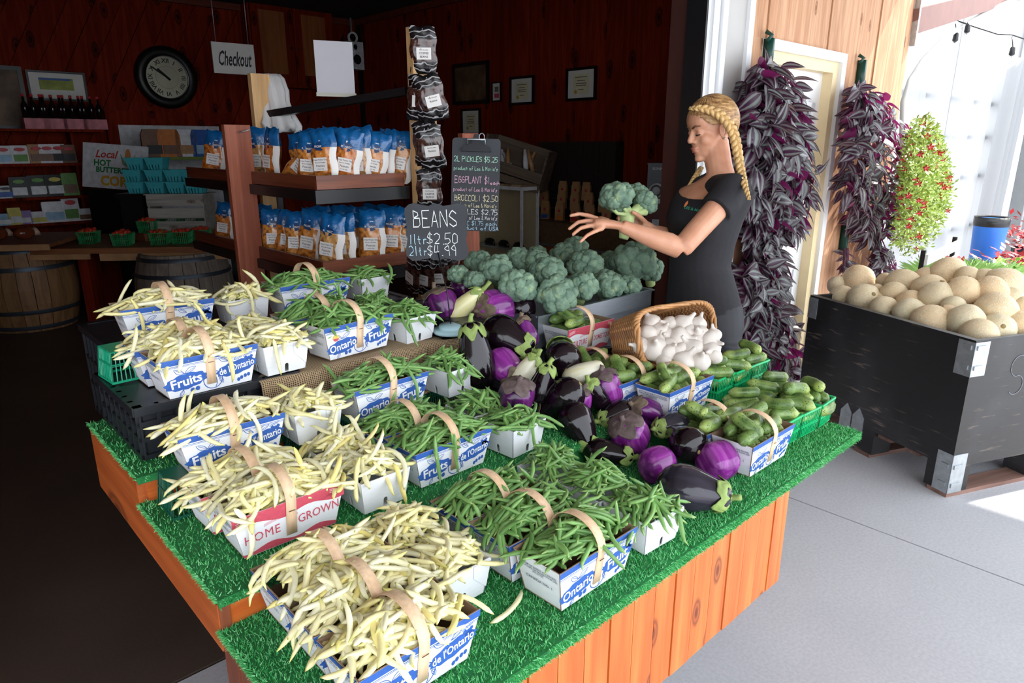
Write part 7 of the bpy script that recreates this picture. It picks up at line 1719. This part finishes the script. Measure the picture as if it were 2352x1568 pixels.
for row, (xs, n_) in enumerate((((336,374,419,460), 0), ((330,372,415,452), 1), ((338,374), 2))):
    for i, x in enumerate(xs):
        p = Vector((atD(x, 430, 6.35+.06*(i == 0)).x, q.y-.02+.02*row, ztop+row*.105)); r = thing('pint_box', 'teal pulp pint box, %s row, %s' % (('bottom','middle','top')[row], ('leftmost','second from left','third from left','rightmost')[i]), 'box', p, R(4), 'teal pint boxes'); obj('pulp_shell', pbm, r); obj('rim', prim, r)
wt = thing('side_table', 'dark side table under the left teal boxes', 'table', Vector((atD(320,430,6.35).x, q.y, 0)), R(4)); MB().box(-.14, .10, -.14, .14, ztop-.04, ztop-.001).build('top', M_black, wt); MB().box(-.12, .08, -.1, .1, 0, ztop-.04).build('body', M_black, wt)
# cabinet, speaker on the back wall
q = atV(665, 115, VB-.1); cb_ = uthing('wall_cabinet', 'pine wall cabinet with two doors high on the back wall', 'cabinet', q[0], VB-.12, q[2]); MB().box(-.55, .55, -.1, .1, -.45, .55).build('body', M_inwood, cb_)
for s_ in (-1, 1):
    d_ = MB().box(s_*.27-.26, s_*.27+.26, -.125, -.1, -.42, .52).build('door', M_inwood, cb_); MB().box(s_*.27-.16, s_*.27+.16, -.13, -.125, -.3, .4).build('door_panel', wood('paler_pine', (140,74,34), (160,92,48), 'Z', 9, .5, False, var=.1), d_); MB().smooth().sphere((s_*.05, -.14, 0), .014, 8, 6).build('knob', M_frame, d_)
q = atV(806, 118, VB-.2); spk = uthing('wall_speaker', 'white speaker with three round openings in the far corner', 'speaker', q[0], VB-.2, q[2]); MB().box(-.06, .16, -.05, .1, -.22, .12).build('cabinet', C['white'], spk)
for x, z, r_ in ((.0,.16,.07),(.03,.05,.05),(.05,-.1,.09)): MB().smooth().lathe([(r_*.7,.0),(r_*.7,.03),(r_,.03),(r_,0)], 20, Matrix.Translation((x,-.05,z)) @ RX, False).build('ring', C['white'], spk); MB().lathe([(.001,.01),(r_*.72,.01)], 16, Matrix.Translation((x,-.05,z)) @ RX, False).build('cone', M_frame, spk)
MB().bar((.05,.05,.1), (.05,.05,1.0), .02, .02).build('bracket', M_steel, spk)
# ------------------------------------------------------------------ coffee corner on the right wall
UC = 4.62; va = atU(1442, 560, UC)[1]; vb_ = atU(1195, 560, UC)[1]; zc2 = atU(1300, 512, UC)[2]
cnt = uthing('coffee_counter', 'wooden counter covered with brown burlap along the right-hand wall', 'counter', UC, va, 0)
MB().box(0, .5, 0, vb_-va, zc2-.03, zc2-.002).build('top', M_slab, cnt); MB().box(.03, .5, .02, vb_-va-.02, 0, zc2-.03).build('front', wood('amber_panel', (150,80,34), (176,100,46), 'Z', 9, .5, True, var=.1), cnt); MB().box(-.02, 0, -.01, vb_-va, zc2-.2, zc2+.002).box(-.02, .5, -.01, vb_-va, zc2-.002, zc2+.001).build('burlap_cover', pm('brown_sacking', (112,86,60), .9, var=.2, vs=30, bump=.4, bs=200), cnt); MB().box(-.03, .0, -.01, vb_-va, zc2-.225, zc2-.2).build('metal_edge', M_steel, cnt)
CBG = [(1220,0,'navy'),(1253,0,'navy'),(1286,0,'amber'),(1322,0,'maroon'),(1356,0,'navy2'),(1394,0,'tan'),(1214,1,''),(1250,1,''),(1290,1,''),(1320,1,''),(1352,1,''),(1385,1,''),(1232,2,''),(1292,2,''),(1322,2,''),(1346,2,'')]
cbl = {'navy': C['blue'], 'navy2': C['blue'], 'amber': C['orange'], 'maroon': C['red'], 'tan': C['kraft']}
st2 = uthing('display_steps', 'dark step behind the front row of coffee bags', 'riser', UC+.2, va+.02, zc2+.002); MB().box(0, .15, 0, vb_-va-.1, 0, .09).box(.15, .29, 0, vb_-va-.1, 0, .17).build('steps', M_black, st2)
for i, (x, row, c_) in enumerate(CBG):
    u = UC+.11+.145*row; q = atU(x, 490, u); z = zc2+.003+(0,.092,.172)[row]
    r = uthing('coffee_bag', 'kraft coffee bag on the right-hand counter, %s row, %s' % (('front','middle','rear')[row], '%s from the left' % ('first','second','third','fourth','fifth','sixth','seventh')[[k_ for k_, y_ in enumerate([t_ for t_ in CBG if t_[1] == row]) if y_[0] == x][0]]), 'coffee bag', u, q[1], z, -math.pi/2+R(20), 'kraft coffee bags'); r.scale = (.74,)*3
    MB().prism([(-.055,0),(.055,0),(.056,.17),(.05,.19),(.048,.225),(-.048,.225),(-.05,.19),(-.056,.17)], -.04, .04, lambda a, b, h: (a, h*(1-.75*(b/.225)**2), b)).build('pouch', C['kraft'], r)
    if c_: MB().box(-.045, .045, -.0425, -.03, .015, .06).build('label', cbl[c_], r)
    MB().prism(ell(0,.12,.014,.018,n=12), -.038, -.02, lambda a, b, h: (a, h, b)).build('logo', C['red'], r)
# grinder
q = atU(1497, 560, UC+.12); gz = atU(1497, 556, UC+.12)[2]; gtop = atU(1497, 374, UC+.12)[2]; gk = (gtop-gz)
gd = uthing('coffee_grinder', 'red and grey coffee grinder with a round dial by the doorway', 'grinder', UC+.16, q[1], 0, -math.pi/2+R(25)); M_mar = pm('maroon_enamel', (110,20,28), .3, var=.05); M_gpl = pm('grey_face', (96,100,106), .4, var=.06)
MB().box(-.085, .085, -.04, .16, 0, gz).build('stand', M_inwood, gd); MB().box(-.08, .08, -.05, .15, gz, gz+gk*.62).build('body', M_mar, gd); MB().box(-.08, .08, -.05, .15, gz+gk*.62, gtop-.01).box(-.085, .085, -.055, .155, gtop-.01, gtop).build('hopper', M_gpl, gd)
dz_ = gz+gk*.66; MB().smooth().lathe([(.06,0),(.06,.012),(.05,.014),(.03,.012),(.028,.03),(.001,.032)], 28, Matrix.Translation((.0,-.055,dz_)) @ RX, True).build('dial', C['white'], gd); MB().smooth().lathe([(.048,.0145),(.032,.0145)], 24, Matrix.Translation((.0,-.055,dz_)) @ RX, False).build('dial_scale', M_frame, gd)
MB().box(.02,.06,-.056,-.05, gz+gk*.5, gz+gk*.56).box(-.02,.06,-.07,-.05, gz+gk*.18, gz+gk*.3).build('chute', M_steel, gd)
o = obj('lettering', text_mesh('BUNN', .03, C['white'], bold=.0005), gd); o.location = (0,-.0515,gtop-.045); o.rotation_euler = FACE
# glass display case
UF = 4.2; q = atU(1155, 560, UF); fa = atU(1200, 430, UF); fz = fa[2]; vf = fa[1]; fr2_ = uthing('display_case', 'glass display case with a white frame behind the price clipboard', 'display case', UF, vf, 0); wl = .75; fr2_.scale = (.36, 1, 1)
MB().box(0,.03,0,.03,0,fz).box(0,.03,wl-.03,wl,0,fz).box(0,.03,.03,wl-.03,fz-.03,fz).box(.55,.58,0,.03,0,fz).box(.03,.55,0,.03,fz-.03,fz).box(0,.03,.03,wl-.03,0,.1).box(.03,.55,0,.03,0,.1).build('frame', C['white'], fr2_)
MB().box(.56,.58,.03,wl,0.05,fz-.03).box(.03,.56,wl-.02,wl,.05,fz-.03).box(.03,.56,.03,wl-.03,.05,.1).build('lining', pm('beige_lining', (190,176,140), .6, var=.05), fr2_)
for z in (.35,.62): MB().box(.05,.54,.04,wl-.04,z,z+.012).build('shelf', M_glass, fr2_)
for i in range(3): MB().smooth().lathe([(.001,0),(.07,.0),(.075,.02),(.05,.05),(.001,.06)], 14, Matrix.Translation((.28,.15+.2*i,.633))).build('tray_goods', M_frame, fr2_)
MB().box(.0,.58,.0,wl,fz,fz+.02).build('lid', M_burlap, fr2_)
# tilted wooden box of wrapped rolls, dark cabinet behind
q = atU(1165, 372, UF+.06); bx = uthing('tilted_box', 'old wooden box tilted forward full of wrapped rolls', 'box', UF+.06, q[1], fz+.021, -math.pi/2+R(28)); bx.rotation_euler = (R(0), R(16), PHI-math.pi/2+R(28)); M_old = wood('old_box_board', (96,80,66), (120,102,86), 'X', 8, .8, True, var=.15)
MB().box(-.3,.3,-.02,0,.08,.17).build('board', M_old, bx); MB().box(-.3,.3,-.02,.0,.0,.07).build('board', M_old, bx); MB().box(-.3,.3,.26,.28,0,.36).build('board', M_old, bx); MB().box(-.3,-.28,0,.26,0,.36).build('end', M_old, bx); MB().box(.28,.3,0,.26,0,.36).build('end', M_old, bx); MB().box(-.28,.28,0,.26,0,.02).build('bottom', M_old, bx)
for i in range(8): 
    o = MB().smooth().tube([(0,0,0),(0,.02,.13),(.0,.03,.24)], [.022,.024,.014], 8); r = uthing('wrapped_roll', 'wrapped bread roll in the tilted wooden box', 'bread', UF+.25, q[1], fz+.06, rg.uniform(-.5,.5), 'wrapped rolls in the tilted box'); o.build('wrap', C['kraft'] if i % 2 else C['white'], r); r.location = bx.location + Matrix.Rotation(PHI-math.pi/2+R(28), 3, 'Z') @ Vector((-.22+.06*i, .12+.04*(i % 3), .06)); r.rotation_euler = (rg.uniform(-.3,.3), rg.uniform(-.5,.5), 0)
q = atU(1310, 400, UR-.25); dk = uthing('dark_cabinet', 'dark boarded cabinet standing behind the coffee bags', 'cabinet', UR-.135, q[1]-.45, 0)
for i in range(5): MB().box(0, .02, i*.2, i*.2+.194, 0, atU(1310, 325, UR-.3)[2]).build('board', pm('ebony_board', (44,34,32), .6, var=.25, vs=20, stretch=(1,1,.1)), dk)
MB().box(.02, .12, 0, 1.0, 0, atU(1310, 325, UR-.3)[2]).build('carcass', M_black, dk)
